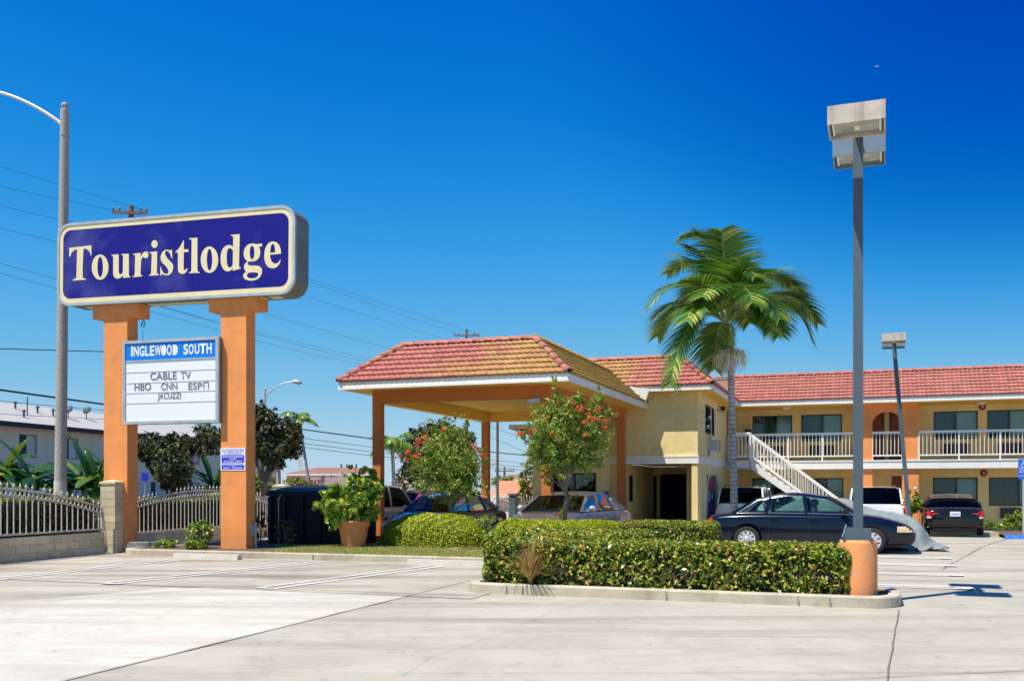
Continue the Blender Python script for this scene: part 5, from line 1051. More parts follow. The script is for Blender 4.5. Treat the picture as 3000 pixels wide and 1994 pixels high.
        if sp.get('mirror'):
            x = sp['mirror']; p = lo(x); mb = MB(); mb.bar(p + Vector((0, -sgn * 0.03, 0.03)), p + Vector((0.0, sgn * 0.09, 0.05)), 0.05, 0.03); mb.ball(tuple(p + Vector((0.0, sgn * 0.16, 0.085))), 0.085, 12, 8, 0.8); mb.build('mirror', sp.get('mm', sp['paint']), root)
        if sp.get('strip'):
            x0, x1, z = sp['strip']; mb = MB(); pts = [Vector((x0 + (x1 - x0) * i / 10, 0, z)) for i in range(11)]; pts = [Vector((p.x, sgn * (side_y(p.x, p.z) + 0.004), p.z)) for p in pts]
            for p, q in zip(pts[:-1], pts[1:]): mb.bar(p, q, 0.035, 0.014, up=(0, sgn, 0))
            mb.build('rub_strip', sp.get('sm', M['black']), root)
    # cabin: dash, seats, wheel
    mb = MB(); zi = zt((xr + xf) / 2) + 0.012
    for x in (xf - 0.30, xr + 0.35):
        for y in (-0.36, 0.36):
            mb.box(x - 0.10, x, y - 0.22, y + 0.22, zi, zi + 0.14); mb.ball((x - 0.05, y, zi + 0.23), 0.10, 10, 6, 0.9)
    mb.box(xw - 0.35, xw - 0.12, -wb * 0.85, wb * 0.85, zi, zi + 0.03); mb.build('seats', sp.get('seat', M['black']), root)
    mb = MB(); mb.box(xb + 0.15, xw - 0.05, -wb * 0.9, wb * 0.9, zi - 0.004, zi + 0.006); mb.build('cabin_floor', M['black'], root)
    # lamps, plates, bumpers
    def surf_patch(nm, x0, x1, z0, z1, mt, off=0.008, n=6):
        for sgn in (-1, 1):
            vs = []
            for j in range(4):
                z = z0 + (z1 - z0) * j / 3
                for i in range(n + 1): x = x0 + (x1 - x0) * i / n; zz = min(z, zt(x) - 0.02); vs.append((x, sgn * (side_y(x, zz) + off), zz))
            mb = MB(); mb.add(vs, [(j * (n + 1) + i, j * (n + 1) + i + 1, (j + 1) * (n + 1) + i + 1, (j + 1) * (n + 1) + i) for j in range(3) for i in range(n)], True); 
            xe = x1 if abs(x1) > abs(x0) else x0; s_ = 1 if xe > 0 else -1; yo = side_y(xe, (z0 + z1) / 2)
            yin = sp.get('lampin', 0.30); mb.box(*sorted((xe - s_ * 0.05, xe + s_ * 0.012)), *sorted((sgn * (yo - yin), sgn * (yo + off))), z0, min(z1, zt(xe) - 0.015)); mb.build(nm, mt, root)
    if sp.get('hl'): surf_patch('headlight', *sp['hl'], sp.get('hlm', M['clear']))
    if sp.get('tl'): surf_patch('taillight', *sp['tl'], M['red'])
    if sp.get('tl2'): surf_patch('reversing_light', *sp['tl2'], M['clear'])
    for (xe, s_) in ((xs[0], -1), (xs[-1], 1)):
        if s_ == -1 and sp.get('plate'):
            z, w_ = sp['plate']; mb = MB(); mb.box(*sorted((xe + 0.02, xe - 0.016)), -0.15, 0.15, z - 0.075, z + 0.075); o = mb.build('licence_plate', M['plate'], root)
            mb = MB()
            for i in range(7): mb.box(xe - 0.019, xe - 0.0165, -0.115 + i * 0.034, -0.115 + i * 0.034 + 0.018, z - 0.035, z + 0.025)
            mb.build('plate_characters', M['nblue'], o)
    if sp.get('grille'):
        z0, z1, w_ = sp['grille']; xe = xs[-1]; mb = MB(); mb.box(xe - 0.05, xe + 0.012, -w_, w_, z0, z1); gr = mb.build('radiator_grille', M['black'], root)
        mb = MB(); n = 4
        for i in range(n + 1): z = z0 + (z1 - z0) * i / n; mb.box(xe - 0.03, xe + 0.02, -w_, w_, z - 0.008, z + 0.008)
        mb.build('grille_bar', M['chrome'], gr)
    if sp.get('rack'):
        for sgn in (-1, 1):
            mb = MB(); mb.tube([(xr + 0.15, sgn * wrf * 0.85, zr + 0.0), (xr + 0.22, sgn * wrf * 0.85, zr + 0.075), (xf - 0.2, sgn * wrf * 0.85, zfr + 0.075), (xf - 0.1, sgn * wrf * 0.85, zfr)], 0.018, 8); mb.build('roof_rail', M['black'], root)
    mb = MB(); x0, x1 = xs[0] + 0.25, xs[-1] - 0.3; mb.box(x0, x1, -wmax * 0.72, wmax * 0.72, 0.17, 0.32); mb.build('underbody', M['black'], root)
    return root
def sedan(L_, H_, W_, pn, lift=0.0, **kw):
    h = L_ / 2; w_ = W_ / 2; k = L_ / 4.8; bz = H_ * 0.655
    d = dict(paint=pn, wheels=(-1.42 * k, 1.43 * k), wr=0.315,
      prof=[(-h, 0.74, w_ * 0.74, 0.40), (-h + 0.05, 0.86, w_ * 0.86, 0.34), (-h + 0.25, 0.93, w_ * 0.94, 0.28), (-1.55 * k, 0.955, w_ * 0.985, 0.22), (-0.8 * k, 0.95, w_, 0.19), (0.3 * k, 0.94, w_, 0.19), (0.98 * k, 0.935, w_ * 0.99, 0.20),
            (1.5 * k, 0.87, w_ * 0.975, 0.22), (1.95 * k, 0.77, w_ * 0.93, 0.24), (h - 0.17, 0.68, w_ * 0.84, 0.24), (h - 0.05, 0.60, w_ * 0.76, 0.26), (h, 0.52, w_ * 0.66, 0.32)],
      gh=dict(x=(-1.78 * k, -1.22 * k, 0.45 * k, 1.08 * k), z=(H_ - 0.13, H_ - 0.08), zm=H_ + 0.01, w=(w_ * 0.93, w_ * 0.72), div=(), pil=[(-0.98 * k, -0.86 * k), (-0.02 * k, -0.10 * k)], cp=0.10, cfill=0.36),
      seams=(-0.93 * k, 0.0 * k, 1.0 * k), handles=(-0.78 * k, 0.16 * k), mirror=0.80 * k, hl=(h - 0.42, h - 0.04, 0.52, 0.66), hlm=M['clear'], tl=(-h + 0.30, -h + 0.03, 0.68, 0.84), plate=(0.66, 0), grille=(0.36, 0.54, 0.36))
    d['prof'] = [(x, z + lift, w, b) for x, z, w, b in d['prof']]; d.update(kw); return d
def suv(L_, H_, W_, pn, **kw):
    h = L_ / 2; w_ = W_ / 2; k = L_ / 4.6
    d = dict(paint=pn, wheels=(-1.35 * k, 1.35 * k), wr=0.36, ww=0.23,
      prof=[(-h, 0.98, w_ * 0.90, 0.42), (-h + 0.06, 1.04, w_ * 0.97, 0.36), (-h + 0.5, 1.05, w_, 0.30), (0.2, 1.04, w_, 0.28), (0.95 * k, 1.03, w_ * 0.99, 0.28), (1.5 * k, 0.98, w_ * 0.98, 0.30), (h - 0.25, 0.90, w_ * 0.93, 0.32), (h - 0.06, 0.80, w_ * 0.86, 0.34), (h, 0.70, w_ * 0.78, 0.40)],
      gh=dict(x=(-h + 0.06, -h + 0.30, 0.42 * k, 1.08 * k), z=(H_ - 0.05, H_ - 0.03), zm=H_, w=(w_ * 0.96, w_ * 0.80), div=(), pil=[(-1.25 * k, -1.20 * k), (-0.35 * k, -0.38 * k)], cp=0.12),
      seams=(-1.2 * k, -0.35 * k, 0.9 * k), handles=(-1.05 * k, -0.2 * k), mirror=0.8 * k, hl=(h - 0.36, h - 0.04, 0.66, 0.80), tl=(-h + 0.20, -h + 0.02, 0.78, 0.98), lampin=0.14, plate=(0.78, 0), grille=(0.50, 0.70, 0.4), rack=True, glass=M['glass_dark'], hz=0.14)
    d.update(kw); return d
P_NAVY = paint('midnight_blue_paint', (0.0025, 0.005, 0.016), 0.2); P_BLACK = paint('black_paint', (0.006, 0.007, 0.008), 0.15); P_WHITE = paint('white_car_paint', (0.74, 0.75, 0.76), 0.3)
P_SILV = paint('silver_paint', (0.50, 0.51, 0.53), 0.3, 0.35); P_GREY = paint('grey_paint', (0.10, 0.11, 0.13), 0.25, 0.15); P_BLUE = paint('blue_paint', (0.008, 0.030, 0.085), 0.2, 0.1); P_RED = paint('red_car_paint', (0.42, 0.008, 0.02), 0.25)
def fpos(a, b): return FB.w(a, b)
BEIGE = mat('beige_seat', (0.45, 0.40, 0.32), 0.8)
car('parked_car', 'midnight blue sedan parked side-on behind the front hedge', fpos(-1.32, 25.33), -TH, sedan(4.85, 1.43, 1.82, P_NAVY, chrome=True, strip=(-0.85, 0.95, 0.50), sm=P_NAVY, hlm=M['amber'], wheels=(-1.44, 1.45), spokes=9, spokew=0.07, tl=(-2.28, -2.40, 0.66, 0.82), seat=BEIGE, mm=M['black'],
    prof=[(-2.42, 0.74, 0.66, 0.36), (-2.38, 0.84, 0.76, 0.31), (-2.18, 0.90, 0.845, 0.26), (-1.5, 0.945, 0.90, 0.20), (-0.8, 0.955, 0.91, 0.17), (0.3, 0.945, 0.91, 0.17), (1.0, 0.93, 0.90, 0.18), (1.55, 0.87, 0.885, 0.2), (1.98, 0.77, 0.845, 0.22), (2.25, 0.67, 0.76, 0.22), (2.37, 0.58, 0.68, 0.25), (2.42, 0.50, 0.60, 0.32)]))
car('parked_car', 'black sedan seen from behind, parked nose-in by the orange pier', fpos(2.66, 35.9 + 0.2), -TH + R(90), sedan(4.5, 1.36, 1.84, P_BLACK, tl=(-2.10, -2.235, 0.66, 0.84), tl2=(-2.1, -2.23, 0.60, 0.655), plate=(0.74, 0), glass=M['glass_dark'], lampin=0.2, handles=(-0.6, 0.25)))
car('parked_suv', 'white sport utility car behind the palm trunk, beside the lobby wall', fpos(-4.02, 36.0), -TH + R(90), suv(4.5, 1.62, 1.76, P_WHITE), cat='suv')
car('parked_suv', 'white sport utility car behind the covered car, parked nose-in by the arch', fpos(0.30, 36.2), -TH + R(90), suv(4.6, 1.62, 1.84, P_WHITE, tl=(-2.1, -2.28, 0.74, 0.92)), cat='suv')
hd = math.atan2(-0.88, -0.47)
car('parked_car', 'grey sedan in front of the lobby window, behind the right flowering tree', Vector((1.38, 23.55, 0)), hd, sedan(4.45, 1.46, 1.76, P_GREY, lift=0.075, mm=P_SILV))
hd = math.atan2(-0.866, -0.5)
car('parked_car', 'dark blue sedan under the canopy, behind the round bush', Vector((-1.85, 27.4, 0)), hd, sedan(4.3, 1.42, 1.72, P_BLUE, mm=P_SILV, wheels=(-1.3, 1.3)))
car('parked_suv', 'silver two-door sport utility car behind the terracotta pot', fpos(-13.50, 25.6), -TH + R(90), suv(3.9, 1.66, 1.74, P_SILV, wheels=(-1.12, 1.15), glass=M['glass_dark'], rack=False, mm=M['black'], gh=dict(x=(-1.87, -1.65, 0.10, 0.72), z=(1.63, 1.61), zm=1.66, w=(0.83, 0.68), div=(), pil=[(-0.72, -0.70)], cp=0.12), seams=(-0.72, 0.6), handles=(-0.5,), mirror=0.45), cat='suv')
car('parked_suv', 'red sport utility car in the distance between the silver car and the blue car', Vector((-3.95, 37.0, 0)), math.atan2(-0.93, -0.35), suv(4.4, 1.42, 1.75, P_RED), cat='suv')
# car under a grey fitted cover, its hem spreading on the ground
root = empty('covered_car', fpos(-0.85, 27.35), -TH, 'car hidden under a wrinkled grey cover, behind the blue sedan', 'covered car', 'cars parked in the motel lot')
mb = MB(); NX, NY = 110, 60; vs = []
def cov(x, y):
    hx = pchip([-2.4, -2.2, -1.5, -0.8, 0.2, 1.0, 1.6, 2.0, 2.2, 2.36, 2.72], [0.02, 0.75, 0.95, 1.24, 1.28, 1.00, 0.86, 0.74, 0.55, 0.26, 0.0], x)
    e = abs(y); 
    if hx < 0.02: return 0.02
    side = 1.0 if e < 0.55 else max(0, 1 - ((e - 0.55) / 0.62) ** 2.6)
    return max(0.015, hx * (side if hx > 1.0 or e > 0.9 else side ** 0.6))
for i in range(NX + 1):
    for j in range(NY + 1):
        x = -2.55 + 5.30 * i / NX; y = -1.35 + 2.7 * j / NY; z = cov(x, y)
        wv = 0.028 * math.sin(x * 9 + y * 5) + 0.020 * abs(math.sin(x * 14 - y * 6)) + 0.012 * math.sin(x * 31 + y * 19); z2 = z + (wv if z > 0.05 else abs(wv) * 1.6) * (0.35 if z > 0.9 else 1)
        vs.append((x + 0.05 * math.sin(y * 8) * (1 if z < 0.5 else 0), y + 0.04 * math.sin(x * 11) * (1 if z < 0.9 else 0), max(z2, 0.012)))
mb.add(vs, [(i * (NY + 1) + j, (i + 1) * (NY + 1) + j, (i + 1) * (NY + 1) + j + 1, i * (NY + 1) + j + 1) for i in range(NX) for j in range(NY)], True); cv = mb.build('cover', M['tarp'], root)
mb = MB()
for k in range(16):
    x = 2.05 + 0.5 * random.random(); y = -1.3 + 0.11 * k; p = [(x + 0.25 * t, y + 0.3 * t * random.uniform(0.6, 1.2), 0.03 + 0.05 * math.sin(math.pi * t)) for t in (0, .25, .5, .75, 1)]; mb.tube(p, [0.015, 0.05, 0.06, 0.045, 0.01], 8)
mb.build('cover_hem', M['tarp'], root)
# ================================================================== LAMPS
def lot_lamp(label, base, zbot, yaw, lean=(0, 0), pedestal=True):
    root = empty('parking_lot_lamp', base, yaw, label, 'lamp post', 'twin-head lamps of the parking lot'); z0 = 0.93 if pedestal else 0.3; ztop = zbot + 0.235
    if pedestal:
        mb = MB(); mb.lathe([(0.245, 0.0), (0.243, 0.69), (0.235, 0.735), (0.22, 0.742), (0.001, 0.745)], 32); mb.build('pedestal', M['base'], root)
        mb = MB(); mb.box(-0.165, 0.165, -0.165, 0.165, 0.742, 0.90); mb.box(-0.185, 0.185, -0.185, 0.185, 0.735, 0.76); mb.build('base_cover', M['pole'], root)
        mb = MB(); mb.bar((-0.20, -0.06, 0.76), (-0.155, -0.02, 0.925), 0.02, 0.22, up=(0, 1, 0)); mb.build('loose_flap', M['lampdark'], root)
    lx, ly = lean; mb = MB(); mb.bar((0, 0, z0 - 0.15), (lx, ly, zbot + 0.15), 0.125, up=(0, 1, 0)); mb.build('pole', M['pole'], root)
    for sgn in (-1, 1):
        mb = MB(); i_, o_ = sgn * 0.34, sgn * 0.94; hwid = 0.345; bt, tp = zbot, ztop; t = 0.02; X0, X1 = lx - hwid, lx + hwid; ya, yb = sorted((ly + i_, ly + o_))
        mb.box(X0, X1, ya, ya + t, bt, tp); mb.box(X0, X1, yb - t, yb, bt, tp); mb.box(X0, X0 + t, ya + t, yb - t, bt, tp); mb.box(X1 - t, X1, ya + t, yb - t, bt, tp); mb.box(X0 + t, X1 - t, ya + t, yb - t, tp - t, tp)
        mb.bar((lx, ly, tp - 0.09), (lx, ly + i_, tp - 0.09), 0.08)
        hd_ = mb.build('lamp_head', M['lamphead'] if sgn < 0 else M['lampdark'], root)
        mb = MB(); mb.box(X0 + t, X1 - t, ya + t, yb - t, bt + 0.055, bt + 0.065); mb.build('lens_frame', M['ssteel'], hd_)
        mb = MB(); mb.box(X0 + 0.075, X1 - 0.075, ya + 0.08, yb - 0.08, bt + 0.045, bt + 0.054); mb.build('lens', M['lens'], hd_)
        for s2 in (-1, 1): mb = MB(); mb.box(*sorted((lx + s2 * (hwid - 0.075), lx + s2 * (hwid - 0.05))), ya + 0.07, yb - 0.07, bt + 0.03, bt + 0.05); mb.build('reflector', M['nwhite'], hd_)
        mb = MB(); mb.ball((lx, ly + (i_ + o_) / 2, bt + 0.035), 0.045, 10, 6); mb.build('bulb', M['clear'], hd_)
    return root
pb = wp(2514, 1742, 13.08); lot_lamp('tall grey lamp post with two box heads on a chipped orange base', (pb.x, pb.y, 0.12), 6.03, R(-21))
pb = wp(2668, 1500, 30.5); lot_lamp('leaning grey lamp post with box heads behind the covered car', (pb.x, pb.y, 0.0), 6.08, R(-21), lean=(-0.50, 0.05), pedestal=False)
def street_lamp(label, base, h, r0, r1, arm, armh, mp, ma, lean=0.0, cobra=True, paint_base=False):
    root = empty('street_lamp', base, 0, label, 'street lamp', 'cobra-head street lamps'); mb = MB()
    mb.tube([(0, 0, 0), (lean * 0.5, 0, h / 2), (lean, 0, h)], [r0, (r0 + r1) / 2, r1], 18); mb.lathe([(r1 * 1.12, h - 0.7), (r1 * 1.12, h - 0.62)], 18, (lean, 0, 0)); mb.build('pole', mp, root)
    if paint_base: mb = MB(); mb.tube([(0, 0, 0), (lean * 1.4 / h, 0, 1.75)], [r0 * 1.02, r0 * 0.995], 18); mb.build('painted_base', M['stop'], root)
    mb = MB(); mb.lathe([(r1 * 0.9, h - 0.02), (r1 * 1.0, h + 0.02), (r1 * 0.7, h + 0.06)], 16, (lean, 0, 0)); mb.ball((lean, 0, h + 0.14), 0.095, 14, 9); mb.build('finial', M['cpole'] if paint_base else mp, root)
    n = 14; pts = []
    for i in range(n + 1): t = i / n; pts.append((lean + arm * t, 0, h - 0.45 + armh * math.sin(t * math.pi / 2 * 1.02) ** 0.85 if t > 0 else h - 0.45))
    mb = MB(); mb.tube(pts, [0.055 - 0.02 * i / n for i in range(n + 1)], 10); mb.build('arm', ma, root)
    s = 1 if arm > 0 else -1; x, z = pts[-1][0], pts[-1][2]; mb = MB(); mb.tube([(x - s * 0.1, 0, z), (x + s * 0.15, 0, z + 0.03), (x + s * 0.5, 0, z - 0.02), (x + s * 0.72, 0, z - 0.08)], [0.05, 0.12, 0.15, 0.05], 12); mb.build('lamp_head', ma, root)
    mb = MB(); mb.ball((x + s * 0.45, 0, z - 0.10), 0.14, 12, 7, 0.7); mb.build('lens', M['lens'], root)
b0 = wp(175, 1445, 26.5); hh = 1.55 + (HY - 325) * 26.5 / F
street_lamp('tall speckled concrete street lamp left of the motel sign', (b0.x, b0.y, 0), hh, 0.165, 0.115, -2.6, 1.05, M['cpole'], M['armw'], lean=0.14, paint_base=True)
b0 = wp(776, 1430, 70); street_lamp('distant galvanized street lamp seen right of the sign pillars', (b0.x, b0.y, 0), 1.55 + (HY - 1145) * 70 / F, 0.12, 0.09, 2.0, 1.1, M['galvp'], M['galvp'])
# ================================================================== FENCE AND BLOCK WALLS
FD = Frame(math.atan2(-0.975, 0.218) * -1 - R(0))   # along the boundary (not used for placement)
p1 = Vector((-9.72, 23.5, 0)); d_f = Vector((0.235, 0.972, 0)).normalized()
def block_courses(mb, p, q, z0, z1, th, bl=0.40, bh=0.19):
    """running-bond blocks, each its own shell, proud of a mortar core"""
    d = (q - p).normalized(); n = Vector((-d.y, d.x, 0)); L_ = (q - p).length; rows = max(int(round((z1 - z0) / bh)), 1); h = (z1 - z0) / rows
    for r in range(rows):
        x = -bl / 2 if r % 2 else 0.0
        while x < L_:
            a, b = max(x, 0) + 0.005, min(x + bl, L_) - 0.005; x += bl
            if b - a < 0.02: continue
            zz0, zz1 = z0 + r * h + 0.005, z0 + (r + 1) * h - 0.005
            vs = [p + d * u + n * v + Vector((0, 0, z)) for z in (zz0, zz1) for v in (-th / 2, th / 2) for u in (a, b)]
            mb.add(vs, [(0, 2, 3, 1), (4, 5, 7, 6), (0, 1, 5, 4), (2, 6, 7, 3), (0, 4, 6, 2), (1, 3, 7, 5)])
def block_wall(label, p, q, z1, th, group=None):
    root = empty('block_wall', p, 0, label, 'wall', group); T = Matrix.Translation(-p)
    mb = MB(T); block_courses(mb, p, q, 0.0, z1, th); mb.build('blocks', M['cmu'], root)
    mb = MB(T); mb.bar(p + Vector((0, 0, z1 / 2)), q + Vector((0, 0, z1 / 2)), th - 0.014, z1 - 0.01); mb.build('mortar', M['mortar'], root); return root
def block_pillar(label, p, z1, w_=0.40):
    root = empty('block_pillar', p, 0, label, 'pillar', 'grey block pillars of the fence'); d = d_f; T = Matrix.Translation(-p)
    mb = MB(T); block_courses(mb, p - d * w_ / 2, p + d * w_ / 2, 0, z1, w_, 0.42); mb.build('blocks', M['cmu'], root)
    mb = MB(T); mb.bar(p + Vector((0, 0, z1 / 2)) - d * (w_ / 2 - 0.01), p + Vector((0, 0, z1 / 2)) + d * (w_ / 2 - .01), w_ - 0.02, z1 - 0.01); mb.build('mortar', M['mortar'], root)
    mb = MB(T); c = p + Vector((0, 0, z1)); n = Vector((-d.y, d.x, 0)); e = w_ / 2 + 0.02; vs = [c + d * s * e + n * t * e for s, t in ((-1, -1), (1, -1), (1, 1), (-1, 1))]; vs2 = [v + Vector((0, 0, 0.05)) for v in vs]; ap = c + Vector((0, 0, 0.10))
    mb.add(vs + vs2 + [ap], [(0, 3, 2, 1), (0, 1, 5, 4), (1, 2, 6, 5), (2, 3, 7, 6), (3, 0, 4, 7), (4, 5, 8), (5, 6, 8), (6, 7, 8), (7, 4, 8)]); mb.build('cap', M['cmu'], root)
pa = p1 - d_f * 0.02; block_wall('low tan block wall at the left edge, under the first fence panel', pa - d_f * 9.0, pa - d_f * 0.30, 0.52, 0.20)
block_pillar('grey block pillar between the two arched fence panels', p1 + d_f * 0.12, 1.66)
p2 = p1 + d_f * 8.9
block_wall('low shaded block wall under the second fence panel, behind the pillars', p1 + d_f * 0.36, p2 - d_f * 0.22, 0.42, 0.20)
block_pillar('grey block pillar behind the dumpster', p2, 1.60)
p3 = p2 + d_f * 8.0
def fence_panel(label, p, q, zb_, zlo, zhi, apex=0.5, nb=None, skip=()):
    root = empty('iron_fence', p, 0, label, 'fence', 'arched white iron fence panels'); T = Matrix.Translation(-p); L_ = (q - p).length; d = (q - p).normalized()
    def zt_(s): t = (s / L_ - apex) / max(apex, 1 - apex); return zlo + (zhi - zlo) * (1 - min(abs(t), 1) ** 2)
    N_ = 40; top = [p + d * L_ * i / N_ + Vector((0, 0, zt_(L_ * i / N_))) for i in range(N_ + 1)]
    for nm, off, r_ in (('top_rail', 0, 0.016), ('ring_rail', -0.155, 0.014)):
        mb = MB(T); mb.tube([v + Vector((0, 0, off)) for v in top], r_, 6); mb.build(nm, M['iron'], root)
    mb = MB(T); mb.bar(p + Vector((0, 0, zb_)), q + Vector((0, 0, zb_)), 0.035, 0.04); mb.build('bottom_rail', M['iron'], root)
    n = nb or int(L_ / 0.183); mbp = MB(T); mbs = MB(T); mbr = MB(T)
    for i in range(n):
        s = L_ * (i + 0.5) / n; c = p + d * s; z = zt_(s)
        mbp.bar(c + Vector((0, 0, zb_)), c + Vector((0, 0, z - 0.155)), 0.022)
        if (i * 7) % 11 not in skip and i % 9 != 3:
            mbs = MB(T); mbs.tube([c + Vector((0, 0, z)), c + Vector((0, 0, z + 0.05)), c + Vector((0, 0, z + 0.08)), c + Vector((0, 0, z + 0.10)), c + Vector((0, 0, z + 0.15))], [0.011, 0.011, 0.028, 0.012, 0.002], 6, smooth=False)
            mbs.bar(c + Vector((0, 0, z + 0.055)) - d * 0.035, c + Vector((0, 0, z + 0.055)) + d * 0.035, 0.012); mbs.build('spear_tip', M['iron'], root)
    nr = int(L_ / 0.132)
    for i in range(nr):
        for cs in ((i + 0.5) * L_ / nr,):
            cc = p + d * cs + Vector((0, 0, zt_(cs) - 0.078)); k = 12; pts = [cc + d * 0.062 * math.cos(2 * math.pi * m / k) + Vector((0, 0, 0.062 * math.sin(2 * math.pi * m / k))) for m in range(k + 1)]
            mbr.tube(pts, 0.011, 5, caps=False)
    mbp.build('pickets', M['iron'], root);
    if mbr.v: mbr.build('rings', M['iron'], root)
    return root
fence_panel('arched white iron fence panel on the tan wall at the left edge', pa - d_f * 8.0, pa - d_f * 0.30, 0.58, 1.10, 1.58, apex=0.48)
fence_panel('arched white iron fence panel behind the orange sign pillars', p1 + d_f * 0.36, p2 - d_f * 0.22, 0.44, 1.08, 1.50, apex=0.5)
mb = MB(Matrix.Translation(-p1)); q = p1 - d_f * 0.30
for z0, z1 in ((0.6, 1.05),): 
    mb.bar(q + Vector((0, 0, 0.55)), q + Vector((0, 0, 1.12)), 0.05)
root = empty('fence_post', p1, 0, 'rusty white fence post leaning against the first block pillar', 'post'); o = mb.build('post_tube', M['iron'], root)
mb = MB(Matrix.Translation(-p1)); mb.bar(q + Vector((0.05, -0.05, 1.0)), q + Vector((0.18, -0.12, 0.05)), 0.03); mb.build('brace', M['iron'], root)
# arched gate and iron fence far behind the canopy
gp = wp(1472, 1530, 36.5); gp.z = 0; groot = empty('iron_gate', gp, -TH, 'far arched white iron gate seen beneath the canopy', 'gate')
mb = MB(); gw = 0.42
for x in (-gw, gw): mb.tube([(x, 0, 0), (x, 0, 0.95)], 0.025, 6)
mb.tube([(-gw * math.cos(math.pi * k / 14), 0, 0.95 + gw * 0.85 * math.sin(math.pi * k / 14)) for k in range(15)], 0.025, 6); mb.tube([(-gw * 0.8 * math.cos(math.pi * k / 14), 0, 0.85 + gw * 0.7 * math.sin(math.pi * k / 14)) for k in range(15)], 0.015, 6); mb.tube([(-gw, 0, 0.2), (gw, 0, 0.2)], 0.02, 6); mb.build('gate_frame', M['iron'], groot)
mb = MB()
for i in range(1, 9): x = -gw + 2 * gw * i / 9; mb.tube([(x, 0, 0.1), (x, 0, 0.85 + 0.25 * math.sin(math.pi * i / 9))], 0.011, 5)
mb.build('gate_bars', M['iron'], groot)
gp = wp(1504, 1530, 36.0); gp.z = 0; r_ = empty('gate_post', gp, -TH, 'dark square gate post right of the far arched gate', 'post'); mb = MB(); mb.box(-0.13, 0.13, -0.13, 0.13, 0, 1.3); mb.build('shaft', M['pole'], r_); mb = MB(); mb.box(-0.17, 0.17, -0.17, 0.17, 1.3, 1.36); mb.build('cap', M['pole'], r_)
f0, f1 = wp(1512, 1530, 36.0), wp(1575, 1530, 37.5); f0.z = f1.z = 0; r_ = empty('iron_fence', f0, 0, 'straight white iron fence between the far gate post and the lobby', 'fence'); T = Matrix.Translation(-f0); mb = MB(T)
for z in (0.15, 1.05): mb.bar(f0 + Vector((0, 0, z)), f1 + Vector((0, 0, z)), 0.03)
mb.build('rails', M['iron'], r_); mb = MB(T)
for i in range(9): c = f0.lerp(f1, i / 8); mb.bar(c, c + Vector((0, 0, 1.2)), 0.02)
mb.build('pickets', M['iron'], r_)
# ================================================================== DUMPSTER, POT
DR = fpos(-13.3, 21.45); dm = empty('dumpster', DR, -TH, 'large black-blue dumpster with ribbed side and lid, behind the potted plant', 'dumpster')
mb = MB(); mb.box(-1.2, 1.2, 0.03, 1.35, 0.08, 1.36); mb.build('bin_body', M['navy'], dm)
for x in (-1.14, -0.72, -0.2, 0.32, 0.84, 1.14):
    mb = MB(); mb.box(x - 0.05, x + 0.05, -0.04, 0.029, 0.1, 1.34); mb.build('rib', M['navy'], dm)
mb = MB(); mb.box(-1.25, 1.25, -0.06, 0.05, 1.36, 1.44); mb.build('rim_rail', M['navy'], dm)
mb = MB(); mb.add([(-1.22, 0.0, 1.44), (1.22, 0.0, 1.44), (1.22, 1.38, 1.60), (-1.22, 1.38, 1.60), (-1.22, 0.0, 1.48), (1.22, 0.0, 1.48), (1.22, 1.38, 1.64), (-1.22, 1.38, 1.64)], [(0, 3, 2, 1), (4, 5, 6, 7), (0, 1, 5, 4), (1, 2, 6, 5), (2, 3, 7, 6), (3, 0, 4, 7)]); mb.build('lid', M['navy'], dm)
mb = MB(); mb.tube([(-0.86, -0.05, 0.1), (-0.86, -0.05, 1.3), (-0.75, -0.05, 1.42)], 0.012, 6); mb.build('cable', M['galvp'], dm)
pp = wp(1036, 1598, 23.5); pot = empty('flower_pot', (pp.x, pp.y, 0.135), 0, 'big terracotta pot on the lawn in front of the dumpster', 'flower pot')
mb = MB(); mb.lathe([(0.001, 0), (0.27, 0.0), (0.275, 0.02), (0.355, 0.47), (0.365, 0.49), (0.385, 0.50), (0.395, 0.61), (0.40, 0.635), (0.385, 0.645), (0.365, 0.64), (0.355, 0.57), (0.001, 0.56)], 40); mb.build('pot_body', M['terra'], pot)
mb = MB(); mb.lathe([(0.001, 0.585), (0.35, 0.575)], 24); mb.build('soil', M['mulch'], pot)
def cluster_leaves(name, centers, n, size, lm, parent, spread=0.9, aspect=0.8, hang=1.0):
    P, N = blob_points(centers, n, 0.5); return leaves_mesh(name, P, N, size, lm, parent, aspect=aspect, spread=spread, hang=hang)
pl = empty('potted_plant', (pp.x, pp.y, 0.7), 0, 'leafy bright green shrub growing from the terracotta pot', 'plant')
bl = [(-0.15, 0, 0.30, 0.60, 0.45, 0.36), (-0.45, -0.05, 0.48, 0.42, 0.4, 0.36), (0.25, 0, 0.50, 0.42, 0.4, 0.40), (0.05, 0, 0.85, 0.48, 0.4, 0.30), (0.28, 0.05, 1.12, 0.28, 0.25, 0.26), (0.42, 0, 0.86, 0.35, 0.3, 0.28), (-0.60, 0, 0.75, 0.25, 0.25, 0.18), (-0.35, -0.1, 0.05, 0.30, 0.3, 0.22), (0.05, 0, 1.3, 0.2, 0.15, 0.1)]
cluster_leaves('foliage', bl, 3400, 0.135, L_BROAD, pl)
mb = MB()
for b in bl: mb.tube([(0, 0, -0.1), (b[0] * 0.5, b[1] * 0.5, b[2] * 0.55), (b[0], b[1], b[2] + 0.1)], [0.022, 0.016, 0.006], 6)
mb.build('stem', M['bark'], pl)
